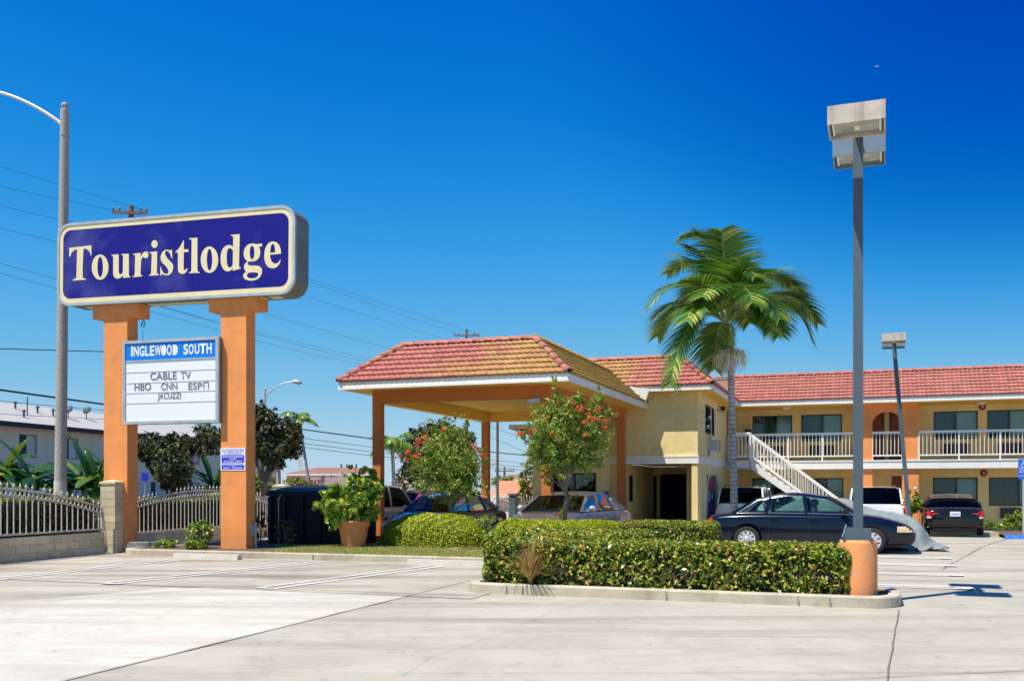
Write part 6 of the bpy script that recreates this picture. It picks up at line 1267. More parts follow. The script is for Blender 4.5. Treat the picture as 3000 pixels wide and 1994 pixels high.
# ================================================================== HEDGES AND BUSHES
def fempty(name, a, b, z, label, cat, group=None): return empty(name, FB.w(a, b, z), -TH, label, cat, group)
h1 = fempty('clipped_hedge', -1.4, 14.1, 0.12, 'long clipped hedge with glossy mixed leaves along the front kerb', 'hedge')
hedge_box(h1, -4.05, 1.24, -0.50, 0.48, 0.0, 0.665, 1900, 0.066, L_HEDGE, rnd=0.17, rough=0.10, gaps=0.40, name='foliage', clump=0.92)
hedge_box(h1, -4.0, -1.9, 0.40, 2.1, 0.0, 0.74, 1700, 0.062, L_HEDGE, rnd=0.14, rough=0.06, name='rear_foliage')
mb = MB()                                               # bare grey twigs showing through low on the front
for i in range(110):
    x = random.uniform(-3.6, 1.1); z = random.uniform(0.02, 0.42); p = Vector((x, -0.44 + random.uniform(-.05, .05), z * 0.5)); q = p + Vector((random.uniform(-.18, .18), random.uniform(-0.12, 0.05), random.uniform(0.08, 0.26))); mb.tube([p, p.lerp(q, .5) + Vector((random.uniform(-.03, .03), 0, 0.02)), q], [0.006, 0.004, 0.002], 5)
mb.build('twigs', M['bark'], h1)
def grass_tuft(root, n, h, spread, mt, name='blades'):
    mb = MB()
    for i in range(n):
        t = random.uniform(0, 2 * math.pi); lean = random.uniform(0.1, 1.0) * spread; hh = h * random.uniform(0.5, 1.0); dx, dy = math.cos(t) * lean, math.sin(t) * lean; wd = 0.010; pts = []
        for k in range(6):
            u = k / 5; pts.append(Vector((dx * u ** 1.5, dy * u ** 1.5, hh * (u - 0.45 * lean / spread * u * u * 1.6))))
        sd = Vector((-math.sin(t), math.cos(t), 0)) * wd; vs = []
        for k, p in enumerate(pts): s = 1 - k / 5.2; vs += [p - sd * s, p + sd * s]
        mb.add(vs, [(2 * k, 2 * k + 1, 2 * k + 3, 2 * k + 2) for k in range(5)])
    return mb.build(name, mt, root)
gt = fempty('dry_grass_clump', -4.62, 13.47, 0.14, 'dry straw-coloured grass clump spilling over the left end of the front kerb', 'grass clump')
grass_tuft(gt, 260, 0.95, 0.60, L_DRY)
h2 = fempty('clipped_hedge', -5.4, 19.3, 0.13, 'lime green clipped hedge around the right flowering tree', 'hedge')
hedge_box(h2, -1.9, 0.7, -0.55, 0.62, 0.0, 0.76, 2300, 0.045, L_LIME, rnd=0.30, rough=0.04, name='foliage')
h3 = fempty('clipped_hedge', -3.7, 19.15, 0.13, 'darker clipped hedge behind the front hedge, ending at the blue sedan', 'hedge')
hedge_box(h3, -0.95, 1.0, -0.5, 0.5, 0.0, 0.78, 2300, 0.045, L_HEDGE, rnd=0.16, rough=0.05, name='foliage')
h4 = fempty('round_bush', -10.0, 21.95, 0.12, 'rounded lime green bush clipped low on the lawn beneath the left flowering tree', 'bush')
dome_bush(h4, 1.42, 0.85, 0.82, 22000, 0.042, L_LIME, flat=0.75)
h5 = fempty('shrub', -8.55, 21.9, 0.12, 'loose darker shrub at the right end of the round bush', 'shrub')
cluster_leaves('foliage', [(0, 0, 0.45, 0.38, 0.3, 0.34), (0.1, 0, 0.15, 0.4, 0.3, 0.25)], 1500, 0.055, L_TREE, h5, aspect=0.6, hang=0.2)
# planting bed by the sign
for (px, py, D, r, h, label, lm, n) in ((588, 1590, 22.9, 0.30, 0.62, 'small shrub with reddish yellow tips left of the right sign pillar', L_TREE, 900), (486, 1600, 23.2, 0.26, 0.16, 'low leafy plant on the kerb between the sign pillars', L_BROAD, 300),
                                        (572, 1603, 22.6, 0.27, 0.20, 'low leafy green plant at the foot of the reddish shrub', L_BROAD, 320), (762, 1560, 24.2, 0.16, 0.75, 'thin dark shrub by the electric box of the sign', L_DARK, 350), (835, 1590, 24.0, 0.28, 0.62, 'small dark shrub growing in front of the dumpster', L_DARK, 500)):
    p = wp(px, py, D); r_ = empty('shrub', (p.x, p.y, 0.14), 0, label, 'plant'); cluster_leaves('foliage', [(0, 0, h * 0.55, r, r * 0.8, h * 0.48), (0.05, 0, h * 0.85, r * 0.7, r * 0.6, h * 0.25)], n, 0.065 if lm is not L_BROAD else 0.11, lm, r_, hang=0.3)
    mb = MB(); [mb.tube([(0, 0, 0), (random.uniform(-r, r) * .5, random.uniform(-r, r) * .3, h * .8)], [0.012, 0.004], 5) for _ in range(4)]; mb.build('stem', M['bark'], r_)
p = wp(408, 1600, 23.4); r_ = empty('utility_box', (p.x, p.y, 0.13), 0.2, 'flat grey concrete utility box lid by the block pillar', 'utility box'); mb = MB(); mb.prism([(-0.28, 0), (0.28, 0), (0.22, 0.13), (-0.22, 0.13)], -0.2, 0.2, plane='xz'); mb.build('lid_block', M['cement'], r_)
p = wp(455, 1598, 23.9); mb = MB(); mb.bar((-0.25, 0, 0.05), (0.2, 0.05, 0.14), 0.18, 0.03); r_ = empty('broken_board', (p.x, p.y, 0.13), 0.3, 'broken grey board lying beside the utility lid', 'board'); mb.build('board_piece', M['cement'], r_)
mb = MB(); mb.box(-0.4, 0.1, -0.1, 0.0, 0, 0.02); 
# ------------------------------------------------------------------ flowering trees
def px_blob(px, py, rx, ry, D, org, dy=0.0):
    p = wp(px, py, D); return (p.x - org[0], dy, p.z - org[2], rx * D / F, rx * D / F * 0.85, ry * D / F)
def flowering(label, px, D, blobs, fl, n, trunk_h, seed, lean):
    random.seed(seed); o = (wp(px, 1430, D).x, D, 0.13); B = [px_blob(x, y, rx, ry, D, o, dy) for x, y, rx, ry, dy in blobs]
    F_ = [(wp(x, y, D).x - o[0], -0.35 + random.uniform(-.3, .2), wp(x, y, D).z - o[2], s * D / F) for x, y, s in fl]
    return tree('flowering_tree', label, o, trunk_h, 0.075, B, n, 0.080, L_TREE, M['bark'], 'red-flowering street trees', F_, lean=lean, fill=0.05, hang=0.2, aspect=0.36, rag=0.20)
flowering('small tree with red blossoms above the round lime bush', 1316, 24.2, [(1320, 1340, 85, 75, 0), (1262, 1365, 62, 62, -.2), (1372, 1370, 62, 60, .1), (1300, 1275, 55, 45, 0), (1352, 1270, 42, 42, .2), (1315, 1420, 75, 45, 0), (1250, 1410, 42, 34, .1), (1385, 1430, 42, 40, -.1), (1218, 1345, 26, 18, 0), (1411, 1320, 20, 28, 0), (1310, 1232, 18, 22, 0), (1365, 1238, 9, 26, 0), (1336, 1222, 9, 20, 0), (1320, 1400, 90, 60, 0), (1280, 1320, 60, 50, .2)],
          [(1240, 1290, 12), (1252, 1278, 8), (1203, 1325, 8), (1226, 1310, 6), (1193, 1345, 6), (1180, 1339, 5), (1222, 1338, 6), (1225, 1330, 7), (1303, 1262, 7), (1400, 1315, 8), (1411, 1335, 6), (1422, 1333, 5), (1384, 1305, 6), (1228, 1352, 5)], 11000, 1.15, 3, (0.05, 0))
flowering('small tree with red blossoms in front of the lobby and the grey sedan', 1658, 20.6, [(1655, 1265, 92, 80, 0), (1590, 1270, 62, 70, -.1), (1730, 1265, 66, 78, .1), (1640, 1340, 85, 52, 0), (1712, 1340, 62, 50, .1), (1660, 1205, 66, 48, 0), (1745, 1200, 42, 44, 0), (1600, 1205, 34, 34, 0), (1570, 1335, 46, 34, 0), (1632, 1165, 20, 38, -.1), (1622, 1130, 10, 30, -.1), (1762, 1168, 14, 38, 0), (1535, 1275, 26, 14, 0), (1600, 1395, 22, 34, 0), (1690, 1170, 30, 26, 0)],
          [(1671, 1182, 9), (1698, 1200, 11), (1655, 1213, 10), (1638, 1230, 6), (1637, 1184, 6), (1666, 1205, 7), (1706, 1242, 8), (1733, 1230, 8), (1775, 1234, 8), (1767, 1256, 8), (1555, 1267, 11), (1522, 1275, 9), (1617, 1275, 9), (1743, 1208, 7), (1720, 1215, 6), (1750, 1232, 5), (1709, 1278, 6), (1636, 1500, 5), (1600, 1230, 5)], 13500, 1.72, 5, (0.0, 0))
# suckers low on the right tree's trunk
r_ = [o for o in bpy.data.objects if o.name.startswith('flowering_tree.001')][0]
cluster_leaves('trunk_shoots', [(0.08, -0.05, 1.25, 0.14, 0.12, 0.22), (-0.12, -0.05, 0.85, 0.12, 0.1, 0.2)], 500, 0.05, L_TREE, r_, aspect=0.4)
# ------------------------------------------------------------------ king palm
def frond(mb, pts, n=52, l0=0.62, droop=0.8, wd=0.035, side_hint=None):
    """pinnate frond along a quadratic path; leaflets as folded blades"""
    P0, P1, P2 = map(Vector, pts); prev = None; ctr = []
    for i in range(n + 1): t = i / n; ctr.append(P0 * (1 - t) ** 2 + P1 * 2 * t * (1 - t) + P2 * t * t)
    mb.tube(ctr[::4] if (n % 4 == 0) else ctr, [0.045 * (1 - 0.8 * i / (n // 4)) for i in range(n // 4 + 1)] if n % 4 == 0 else 0.02, 6, mi=1)
    hint = Vector(side_hint or (0, 1, 0))
    for i in range(int(n * 0.14), n + 1):
        t = i / n; p = ctr[i]; d = (ctr[min(i + 1, n)] - ctr[max(i - 1, 0)]).normalized(); s = d.cross(Vector((0, 0, 1)));
        s = (s.normalized() if s.length > 0.25 else hint.cross(d).normalized()); u = s.cross(d).normalized()
        if u.z < 0: u = -u
        L_ = l0 * (0.45 + 0.75 * math.sin(math.pi * min(t * 0.9 + 0.12, 1))) * random.uniform(0.85, 1.1)
        for sg in (-1, 1):
            dirv = (s * sg * 0.85 + d * 0.55 + u * 0.25).normalized(); vs = []; q = p.copy(); w_ = wd; side = dirv.cross(u).normalized()
            for k in range(5):
                ww_ = w_ * (1 - (k / 4) ** 1.6) * 0.5 + 0.001; vs += [q - side * ww_, q + side * ww_]
                dirv = (dirv + Vector((0, 0, -1)) * droop * 0.28 * random.uniform(.8, 1.2)).normalized(); q = q + dirv * L_ / 4
            mb.add(vs, [(2 * k, 2 * k + 1, 2 * k + 3, 2 * k + 2) for k in range(4)], mi=0)
def palm(label, base, crown_z, r0, r1, fronds, lean=(0, 0), name='palm_tree', ring=True, infl=True, l0=0.62, droop=0.8, shaft=1.3, nf=52, wd=0.035, group=None):
    root = empty(name, base, 0, label, 'palm tree', group); n = 90; pts, rs = [], []
    zc = crown_z - shaft
    for i in range(n + 1): t = i / n; pts.append(Vector((lean[0] * t, lean[1] * t, zc * t))); rs.append((r0 + (r1 - r0) * t) * (1 + (0.06 if i % 2 else -0.04) * ring) * (1.25 if i == 0 else 1))
    mb = MB(); mb.tube(pts, rs, 14); mb.build('trunk', M['palmt'], root)
    top = Vector((lean[0], lean[1], crown_z)); s0 = pts[-1]
    mb = MB(); mb.tube([s0, s0.lerp(top, 0.15), s0.lerp(top, 0.6), top], [r1 * 1.02, r1 * 1.35, r1 * 1.1, r1 * 0.5], 12); mb.build('crownshaft', M['palms'], root)
    for f_ in fronds:
        mb = MB(); frond(mb, [Vector(q) - Vector(base) if True else q for q in f_], nf, l0, droop, wd); mb.build('frond', [L_PALM, M['palms']], root)
    if infl:
        mb = MB()
        for k in range(150):
            t = random.uniform(0, 2 * math.pi); rr = random.uniform(0.15, 0.50); L_ = random.uniform(0.25, 0.70) * (1.1 - rr); a = s0 + Vector((0, 0, random.uniform(-0.12, 0.02)))
            o_ = a + Vector((math.cos(t) * rr, math.sin(t) * rr, random.uniform(-0.02, 0.10))); mb.tube([a, a.lerp(o_, 0.6) + Vector((0, 0, 0.07)), o_, o_ + Vector((random.uniform(-.03, .03), random.uniform(-.03, .03), -L_))], [0.012, 0.010, 0.008, 0.004], 4, caps=False)
        mb.build('flower_strands', M['straw'], root)
    return root
PD = 27.0; pb = wp(2154, 1430, PD); pbase = (pb.x, pb.y, 0.0); pc = wp(2140, 948, PD)
def q3(px, py, dd): return tuple(wp(px, py, PD + dd))
zz = lambda x, y: (1850 + x * 0.3827, 600 + y * 0.3827)
FR = [((735, 860, 0), (705, 120, .2), (380, 250, .3)), ((745, 820, 0), (715, 400, -.4), (690, 200, -.7)), ((720, 850, 0), (560, 230, 1.0), (280, 520, 1.6)), ((715, 870, 0), (470, 350, -.4), (120, 790, -.7)),
      ((700, 880, 0), (330, 620, .6), (200, 1000, 1.0)), ((715, 900, 0), (430, 640, -.7), (300, 1370, -1.0)), ((730, 900, 0), (640, 860, .5), (635, 1250, .8)), ((760, 850, 0), (1030, 310, .3), (1320, 700, .6)),
      ((770, 870, 0), (1250, 560, -.3), (1380, 1040, -.5)), ((765, 880, 0), (1050, 560, .8), (1130, 990, 1.4)), ((755, 850, 0), (860, 420, -.5), (950, 540, -.9)), ((740, 860, 0), (690, 500, -1.2), (540, 700, -1.9)),
      ((750, 860, 0), (820, 460, -1.1), (930, 740, -1.9)), ((740, 860, 0), (700, 480, 1.4), (600, 640, 2.4)), ((755, 860, 0), (860, 480, 1.5), (1000, 640, 2.4)), ((730, 880, 0), (560, 560, -1.1), (420, 880, -1.7)), ((755, 880, 0), (960, 540, -1.1), (1130, 860, -1.7)),
      ((745, 830, 0), (640, 330, .8), (430, 330, 1.2)), ((750, 850, 0), (780, 560, -.3), (830, 450, -.5)), ((740, 870, 0), (620, 520, .9), (420, 700, 1.5)), ((770, 870, 0), (1180, 470, .4), (1420, 900, .6)), ((750, 880, 0), (800, 660, .9), (900, 900, 1.4)), ((700, 880, 0), (420, 600, -.3), (170, 860, -.5)), ((750, 870, 0), (1000, 640, -.9), (1060, 960, -1.2))]
FRP = [[q3(*zz(x, y), d) for x, y, d in f_] for f_ in FR]
palm('tall king palm with ringed grey trunk standing behind the blue sedan', pbase, pc.z, 0.108, 0.085, FRP, lean=(pc.x - pb.x, 0), l0=1.05, droop=0.58, nf=68, wd=0.056, shaft=0.85)
# ------------------------------------------------------------------ leafy background
def bananas(label, px0, px1, D, n, hgt, py_top, group='banana plants behind the fence'):
    p0, p1_ = wp(px0, 1430, D), wp(px1, 1430, D); c = (p0 + p1_) / 2; root = empty('banana_plant', (c.x, c.y, 0), 0, label, 'banana plant', group); mbl = MB(); mbs = MB()
    for k in range(n):
        x = (p0.x + (p1_.x - p0.x) * (k + 0.5) / n) - c.x; y = random.uniform(-0.8, 0.8); h = hgt * random.uniform(0.55, 0.8); mbs.tube([(x, y, 0), (x + random.uniform(-.1, .1), y, h)], [0.11, 0.06], 8)
        for j in range(10):
            t = random.uniform(0, 2 * math.pi) if j > 2 else random.choice([0.2, 2.9]) + random.uniform(-.5, .5); L_ = random.uniform(1.1, 1.9); up_ = random.uniform(0.5, 1.35) if j < 5 else 0.25; w_ = random.uniform(0.13, 0.22); d = Vector((math.cos(t) * math.cos(up_), math.sin(t) * math.cos(up_), math.sin(up_))); p = Vector((x, y, h)); sd = Vector((-math.sin(t), math.cos(t), 0)); vs = []
            for i in range(11):
                u = i / 10; ww_ = w_ * math.sin(math.pi * min(1, u * 0.92 + 0.06)) ** 0.6; n_ = sd.cross(d).normalized(); vs += [p - sd * ww_ + n_ * 0.06, p, p + sd * ww_ + n_ * 0.06]; p = p + d * L_ / 10; d = (d + Vector((0, 0, -0.10))).normalized()
            mbl.add(vs, [(3 * i + s, 3 * i + s + 1, 3 * i + s + 4, 3 * i + s + 3) for i in range(10) for s in (0, 1)], True)
    mbl.build('leaves', L_BANANA, root); mbs.build('stems', M['palms'], root)
random.seed(12)
bananas('broad-leaved banana plants left of the concrete street lamp', -60, 130, 33, 7, 2.5, 1285)
bananas('broad-leaved banana plants between the street lamp and the left sign pillar', 200, 330, 34, 6, 2.4, 1290)
bananas('banana plants at the foot of the dark tree behind the sign', 590, 690, 40, 3, 2.2, 1370)
def bg_tree(label, px, D, top, bot, blobs, n, ls, lm, hb=1.2, name='tree', r=0.16, group=None, barkm=None, fill=0.3):
    o = (wp(px, 1430, D).x, D, 0); B = [px_blob(x, y, rx, ry, D, o, dy) for x, y, rx, ry, dy in blobs]
    return tree(name, label, o, hb, r, B, n, ls, lm, barkm or M['barkd'], group, fill=fill)
bg_tree('dark dense tree seen between the sign pillars under the marquee', 500, 38, 0, 0, [(440, 1310, 62, 40, 0), (500, 1300, 60, 38, 1), (520, 1370, 60, 55, -.5), (470, 1350, 50, 38, 0), (410, 1320, 38, 40, 1), (560, 1300, 50, 30, 1), (600, 1265, 45, 32, .5), (625, 1290, 35, 40, 0), (520, 1425, 42, 25, 0)], 9000, 0.16, L_DARK, hb=1.0)
bg_tree('dark leafy tree with pale trunk right of the right sign pillar', 770, 42, 0, 0, [(770, 1250, 48, 60, 0), (820, 1260, 50, 48, .5), (750, 1300, 45, 55, -.5), (800, 1330, 55, 42, 0), (850, 1310, 35, 42, 0), (765, 1210, 28, 30, 0), (860, 1280, 30, 30, 0)], 8000, 0.17, L_DARK, hb=1.9, r=0.20, barkm=M['bark'])
bg_tree('round dark tree standing beyond the canopy, behind the left flowering tree', 1290, 55, 0, 0, [(1285, 1330, 100, 88, 0), (1240, 1345, 60, 70, -1), (1330, 1300, 60, 50, 1), (1290, 1265, 60, 32, 0), (1220, 1290, 35, 35, 0), (1210, 1400, 45, 50, 0), (1350, 1380, 45, 60, 0)], 12000, 0.22, L_DARK, hb=1.6, r=0.25)
bg_tree('ivy-green slim tree at the left end of the lobby wall', 1545, 39, 0, 0, [(1545, 1410, 26, 45, 0), (1552, 1370, 16, 30, 0), (1538, 1450, 24, 30, 0)], 1600, 0.11, L_YEL, hb=0.8, r=0.06)
bg_tree('far green tree between the canopy columns', 1465, 95, 0, 0, [(1465, 1410, 26, 16, 0), (1490, 1405, 18, 12, 0)], 900, 0.28, L_TREE, hb=1.5)
bg_tree('yellow-green bush behind the dumpster, left part', 760, 46, 0, 0, [(770, 1412, 40, 30, 0), (745, 1440, 28, 34, 0)], 1600, 0.13, L_YEL, hb=0.5, name='bush')
bg_tree('yellow-green bush behind the dumpster, right part', 870, 50, 0, 0, [(860, 1422, 40, 26, 0), (900, 1428, 30, 20, 0)], 1600, 0.13, L_YEL, hb=0.5, name='bush')
bg_tree('white-blossomed bush in front of the pink hip-roofed house', 985, 62, 0, 0, [(970, 1405, 32, 16, 0), (1010, 1402, 26, 16, 0), (1000, 1420, 40, 12, 0)], 1700, 0.15, L_WHITEF, hb=0.8, name='bush')
bg_tree('pale bush in front of the pink gable', 1235, 50, 0, 0, [(1225, 1435, 34, 26, 0), (1265, 1425, 30, 26, 0), (1170, 1440, 12, 26, 0)], 1500, 0.14, L_WHITEF, hb=0.5, name='bush')
# clipped dark hedge with pale new growth behind the first fence panel
nrm = Vector((-d_f.y, d_f.x, 0))
for (lab, s0, s1, off, zt_) in (('clipped hedge behind the left fence panel, dark below and yellow-green on top', -8.6, 0.0, 0.75, 1.28), ('dark clipped hedge behind the fence panel at the sign pillars', 0.6, 8.6, 0.8, 1.20)):
    pA, pB = p1 + d_f * s0 + nrm * off, p1 + d_f * s1 + nrm * off; root = empty('clipped_hedge', pA, math.atan2(d_f.y, d_f.x), lab, 'hedge'); L_ = s1 - s0
    hedge_box(root, 0, L_, -0.35, 0.45, 0, zt_, 900, 0.075, L_DARK, rnd=0.15, rough=0.05)
    P = np.stack([rng.uniform(0, L_, 3500), rng.uniform(-0.38, 0.48, 3500), zt_ + np.abs(rng.normal(0, 0.035, 3500)) - 0.01], 1); leaves_mesh('new_growth', P, np.tile(np.array([0, 0, 1.0]), (3500, 1)), 0.06, L_YEL, root, spread=0.7)
# small palms far away
def far_palm(label, px, D, py_base, py_crown, lean_px, fl, nfr, seed, droop=1.4, l0=0.5, r=0.11):
    random.seed(seed); b = wp(px, 1430, D); c = wp(px + lean_px, py_crown, D); base = (b.x, b.y, 0); fr = []
    for k in range(nfr):
        t = 2 * math.pi * k / nfr + random.uniform(-.3, .3); e = random.uniform(0.2, 1.2); o = Vector((math.cos(t), math.sin(t) * 0.8, 0))
        fr.append([tuple(c), tuple(c + o * fl * 0.5 + Vector((0, 0, fl * 0.55 * e))), tuple(c + o * fl * random.uniform(0.75, 1.0) + Vector((0, 0, fl * (e - 0.75) * 0.7)))])
    return palm(label, base, c.z, r, r * 0.7, fr, lean=(c.x - b.x, 0), infl=False, l0=l0, droop=droop, shaft=0.5, nf=20, wd=0.07, group='slim palms far behind the canopy')
fp = far_palm('leaning palm with windblown crown right of the dark leafy tree', 918, 60, 1410, 1225, -38, 1.3, 11, 4)
far_palm('slim feathery palm left of the round dark tree', 1160, 46, 1440, 1300, -10, 1.3, 10, 8, l0=0.6)
mb = MB(); c = wp(868, 1255, 60); bb = Vector(fp.location)
for k in range(16): x = random.uniform(-.12, .12); mb.tube([c - bb + Vector((x, 0, 0.3)), c - bb + Vector((x - 0.1, 0, -0.8)), c - bb + Vector((x + 0.25, 0, -2.2 - random.random() * 0.7))], [0.03, 0.04, 0.012], 4)
mb.build('dead_fronds', M['straw'], fp)
# rose bush at the orange pier, plants along the wing
def plant(label, px, py0, py1, D, rpx, n, ls, lm, fl=None, group='plants along the motel wall', zb0=0.11):
    p = wp(px, (py0 + py1) / 2, D); hh_ = (py1 - py0) * D / F; r_ = empty('shrub', (p.x, p.y, zb0), 0, label, 'plant', group); rr = rpx * D / F
    cluster_leaves('foliage', [(0, 0, p.z - zb0, rr, rr * 0.8, hh_ / 2), (rr * 0.3, 0, p.z - zb0 - hh_ * 0.2, rr * 0.9, rr * 0.7, hh_ * 0.35)], n, ls, lm, r_, hang=0.2)
    mb = MB(); [mb.tube([(random.uniform(-.1, .1), 0, 0), (random.uniform(-rr, rr) * .6, 0, p.z - zb0 + hh_ * 0.2)], [0.015, 0.005], 5) for _ in range(4)]; mb.build('stem', M['bark'], r_)
    for (x, y) in fl or []:
        q = wp(x, y, D) ; mb = MB(); mb.ball((q.x - p.x, -0.1, q.z - zb0), 0.06, 8, 6); mb.build('blossom', M['nwhite'], r_)
plant('climbing rose with a pale blossom at the foot of the right orange pier', 2672, 1430, 1500, 34.0, 22, 700, 0.09, L_BROAD, [(2668, 1472), (2678, 1430)])
plant('small green plant left of the black sedan', 2700, 1530, 1548, 33.6, 14, 260, 0.08, L_BROAD)
plant('yellow-green plant right of the black sedan', 2893, 1520, 1548, 34.0, 14, 350, 0.09, L_BROAD)
plant('low plants with orange flowers behind the blue kerb', 2925, 1532, 1548, 34.0, 22, 420, 0.09, L_TREE)
plant('bright leafy shrub behind the blue kerb', 2958, 1508, 1548, 34.0, 18, 520, 0.10, L_BROAD)
plant('tall leafy shrub by the access parking sign', 2984, 1498, 1548, 34.0, 18, 600, 0.10, L_BROAD)
# access parking sign at the right edge
a_ = FB.A(2999, 33.6); sp_ = empty('access_parking_sign', FB.w(a_, 33.6), -TH, 'blue access parking sign on a thin grey post at the right edge', 'sign')
mb = MB(); mb.box(-0.03, 0.03, -0.02, 0.02, 0, 2.35); mb.build('post', M['galvp'], sp_)
zt2 = FB.Z(2999, 1344, 33.6); zb2 = FB.Z(2999, 1402, 33.6); mb = MB(); mb.box(-0.155, 0.155, -0.035, -0.022, zb2, zt2); o = mb.build('sign_plate', mat('access_blue', (0.01, 0.12, 0.62), 0.4), sp_)
access_symbol(Matrix.Translation((0, 0, zt2 - 0.15)), 0.24, M['nwhite'], o, -0.037)
for body, z, h in (('PARKING ONLY', 0.31, 0.035), ('MINIMUM FINE', 0.26, 0.03), ('$250', 0.19, 0.045), ('VAN ACCESSIBLE', 0.08, 0.035)): text(body, -0.12, zb2 + z, 0.24, h, M['nwhite'], o, y=-0.038)
# ================================================================== FAR BUILDINGS
s_d = Vector((0.215, 0.977, 0)).normalized(); rzh = math.atan2(s_d.y, s_d.x) - math.pi / 2
AO = wp(0, 1430, 54); AO.z = 0; ap = empty('apartment_building', AO, rzh, 'two-storey cream apartment building with pale grey shingle roof across the street, behind the fence', 'building')
# local: +y runs along the street away from us, +x toward us/right
mb = MB(); wins = [(1.5, 3.0), (5.2, 6.7), (9.5, 10.6), (14.5, 16.0), (19.5, 21), (25, 26.5), (30, 31.5)]
hl = [(y0, y1, 3.35, 4.65) for y0, y1 in wins] + [(y0, y1, 0.9, 2.0) for y0, y1 in wins]
holes_wall(mb, -14, 34, 0, 5.2, -0.2, 0.0, hl, axis='y'); mb.box(-9.6, 0, 33.8, 34, 0, 5.2); mb.box(-9.6, 0, -14, -13.8, 0, 5.2); mb.build('wall', M['greyhouse'], ap)
for y0, y1, z0, z1 in hl:
    mb = MB(); mb.box(-0.16, -0.13, y0, y1, z0, z1); fr = mb.build('window', M['frame'], ap); mb = MB(); mb.box(-0.128, -0.12, (y0 + y1) / 2, y1 - 0.05, z0 + .05, z1 - .05); mb.build('pane', M['curtain'], fr)
    mb = MB(); mb.box(-0.128, -0.12, y0 + .05, (y0 + y1) / 2 - .05, z0 + .05, z1 - .05); mb.build('pane', M['curtaind'], fr)
mb = MB(); e = 0.7; mb.add([(e, -14.6, 5.25), (e, 34.6, 5.25), (-4.9, 30, 6.95), (-4.9, -10, 6.95), (-10.5, -14.6, 5.25), (-10.5, 34.6, 5.25)], [(0, 1, 2, 3), (4, 3, 2, 5), (0, 3, 4), (1, 5, 2)]); mb.box(-10.45, e - 0.05, -14.55, 34.55, 5.05, 5.24); rf = mb.build('roof', M['greyroof'], ap)
mb = MB(); mb.box(e - 0.04, e + 0.02, -14.6, 34.6, 4.98, 5.26); mb.box(-10.5, e - .05, -14.64, -14.58, 4.98, 5.26); mb.build('fascia', M['fasciad'], ap)
for yy in (2.0, 11.8, 18.2): mb = MB(); mb.box(0.0, 0.05, yy + 6.0, yy + 6.08, 0, 5.1); mb.build('corner_trim', M['trim'], ap)
mb = MB(); mb.box(0, 0.06, -14, 34, 2.55, 2.75); mb.build('belt_course', M['greyhouse'], ap)
def roof_z(x): return 5.25 + (e - x) / 5.6 * 1.7
for (px, py, kind) in ((133, 1167, 'dish'), (200, 1205, 'dish'), (275, 1235, 'vent'), (80, 1195, 'pipe'), (110, 1188, 'vent'), (45, 1175, 'vent'), (70, 1200, 'vent')):
    # drop the fitting on the roof plane along its sight line
    o_ = Vector((0, 0, H)); dr = wp(px, py + 22, 1.0) - o_; dr.normalize(); Mi = (Matrix.Translation(AO) @ Matrix.Rotation(rzh, 4, 'Z')).inverted(); lo_ = Mi @ o_; ld = (Mi.to_3x3() @ dr)
    k = 1.7 / 5.6; t_ = (5.25 + k * (e - lo_.x) - lo_.z) / (ld.z + k * ld.x); P_ = lo_ + ld * t_; 
    if not (-5 < P_.x < 0.7): P_ = Vector((-2.2, P_.y if abs(P_.y) < 30 else 4, 0)); P_.z = roof_z(P_.x)
    mb = MB()
    if kind == 'dish':
        mb.tube([P_, P_ + Vector((0, 0, 0.5))], 0.03, 6); mb.bar(P_ + Vector((-.2, -.3, 0.03)), P_ + Vector((.2, .3, 0.03)), 0.05); c_ = P_ + Vector((0, 0, 0.65)); m_ = Matrix.Translation(c_) @ Matrix.Rotation(R(60), 4, 'X'); vs = []
        m2 = MB(m_); m2.lathe([(0.001, 0.09), (0.14, 0.07), (0.24, 0.015), (0.30, -0.045)], 18); o = m2.build('satellite_dish', M['pole'], ap); m3 = MB(); m3.tube([P_, P_ + Vector((0, 0, 0.5))], 0.03, 6); m3.build('mast', M['pole'], o)
    elif kind == 'pipe': mb.tube([P_, P_ + Vector((0, 0, 1.1))], 0.035, 6); mb.build('vent_pipe', M['pole'], ap)
    else: mb.tube([P_, P_ + Vector((0, 0, 0.35))], 0.06, 6); mb.lathe([(0.001, P_.z + 0.5), (0.13, P_.z + 0.38), (0.12, P_.z + 0.34)], 10, (P_.x, P_.y, 0)); mb.build('roof_vent', M['pole'], ap)
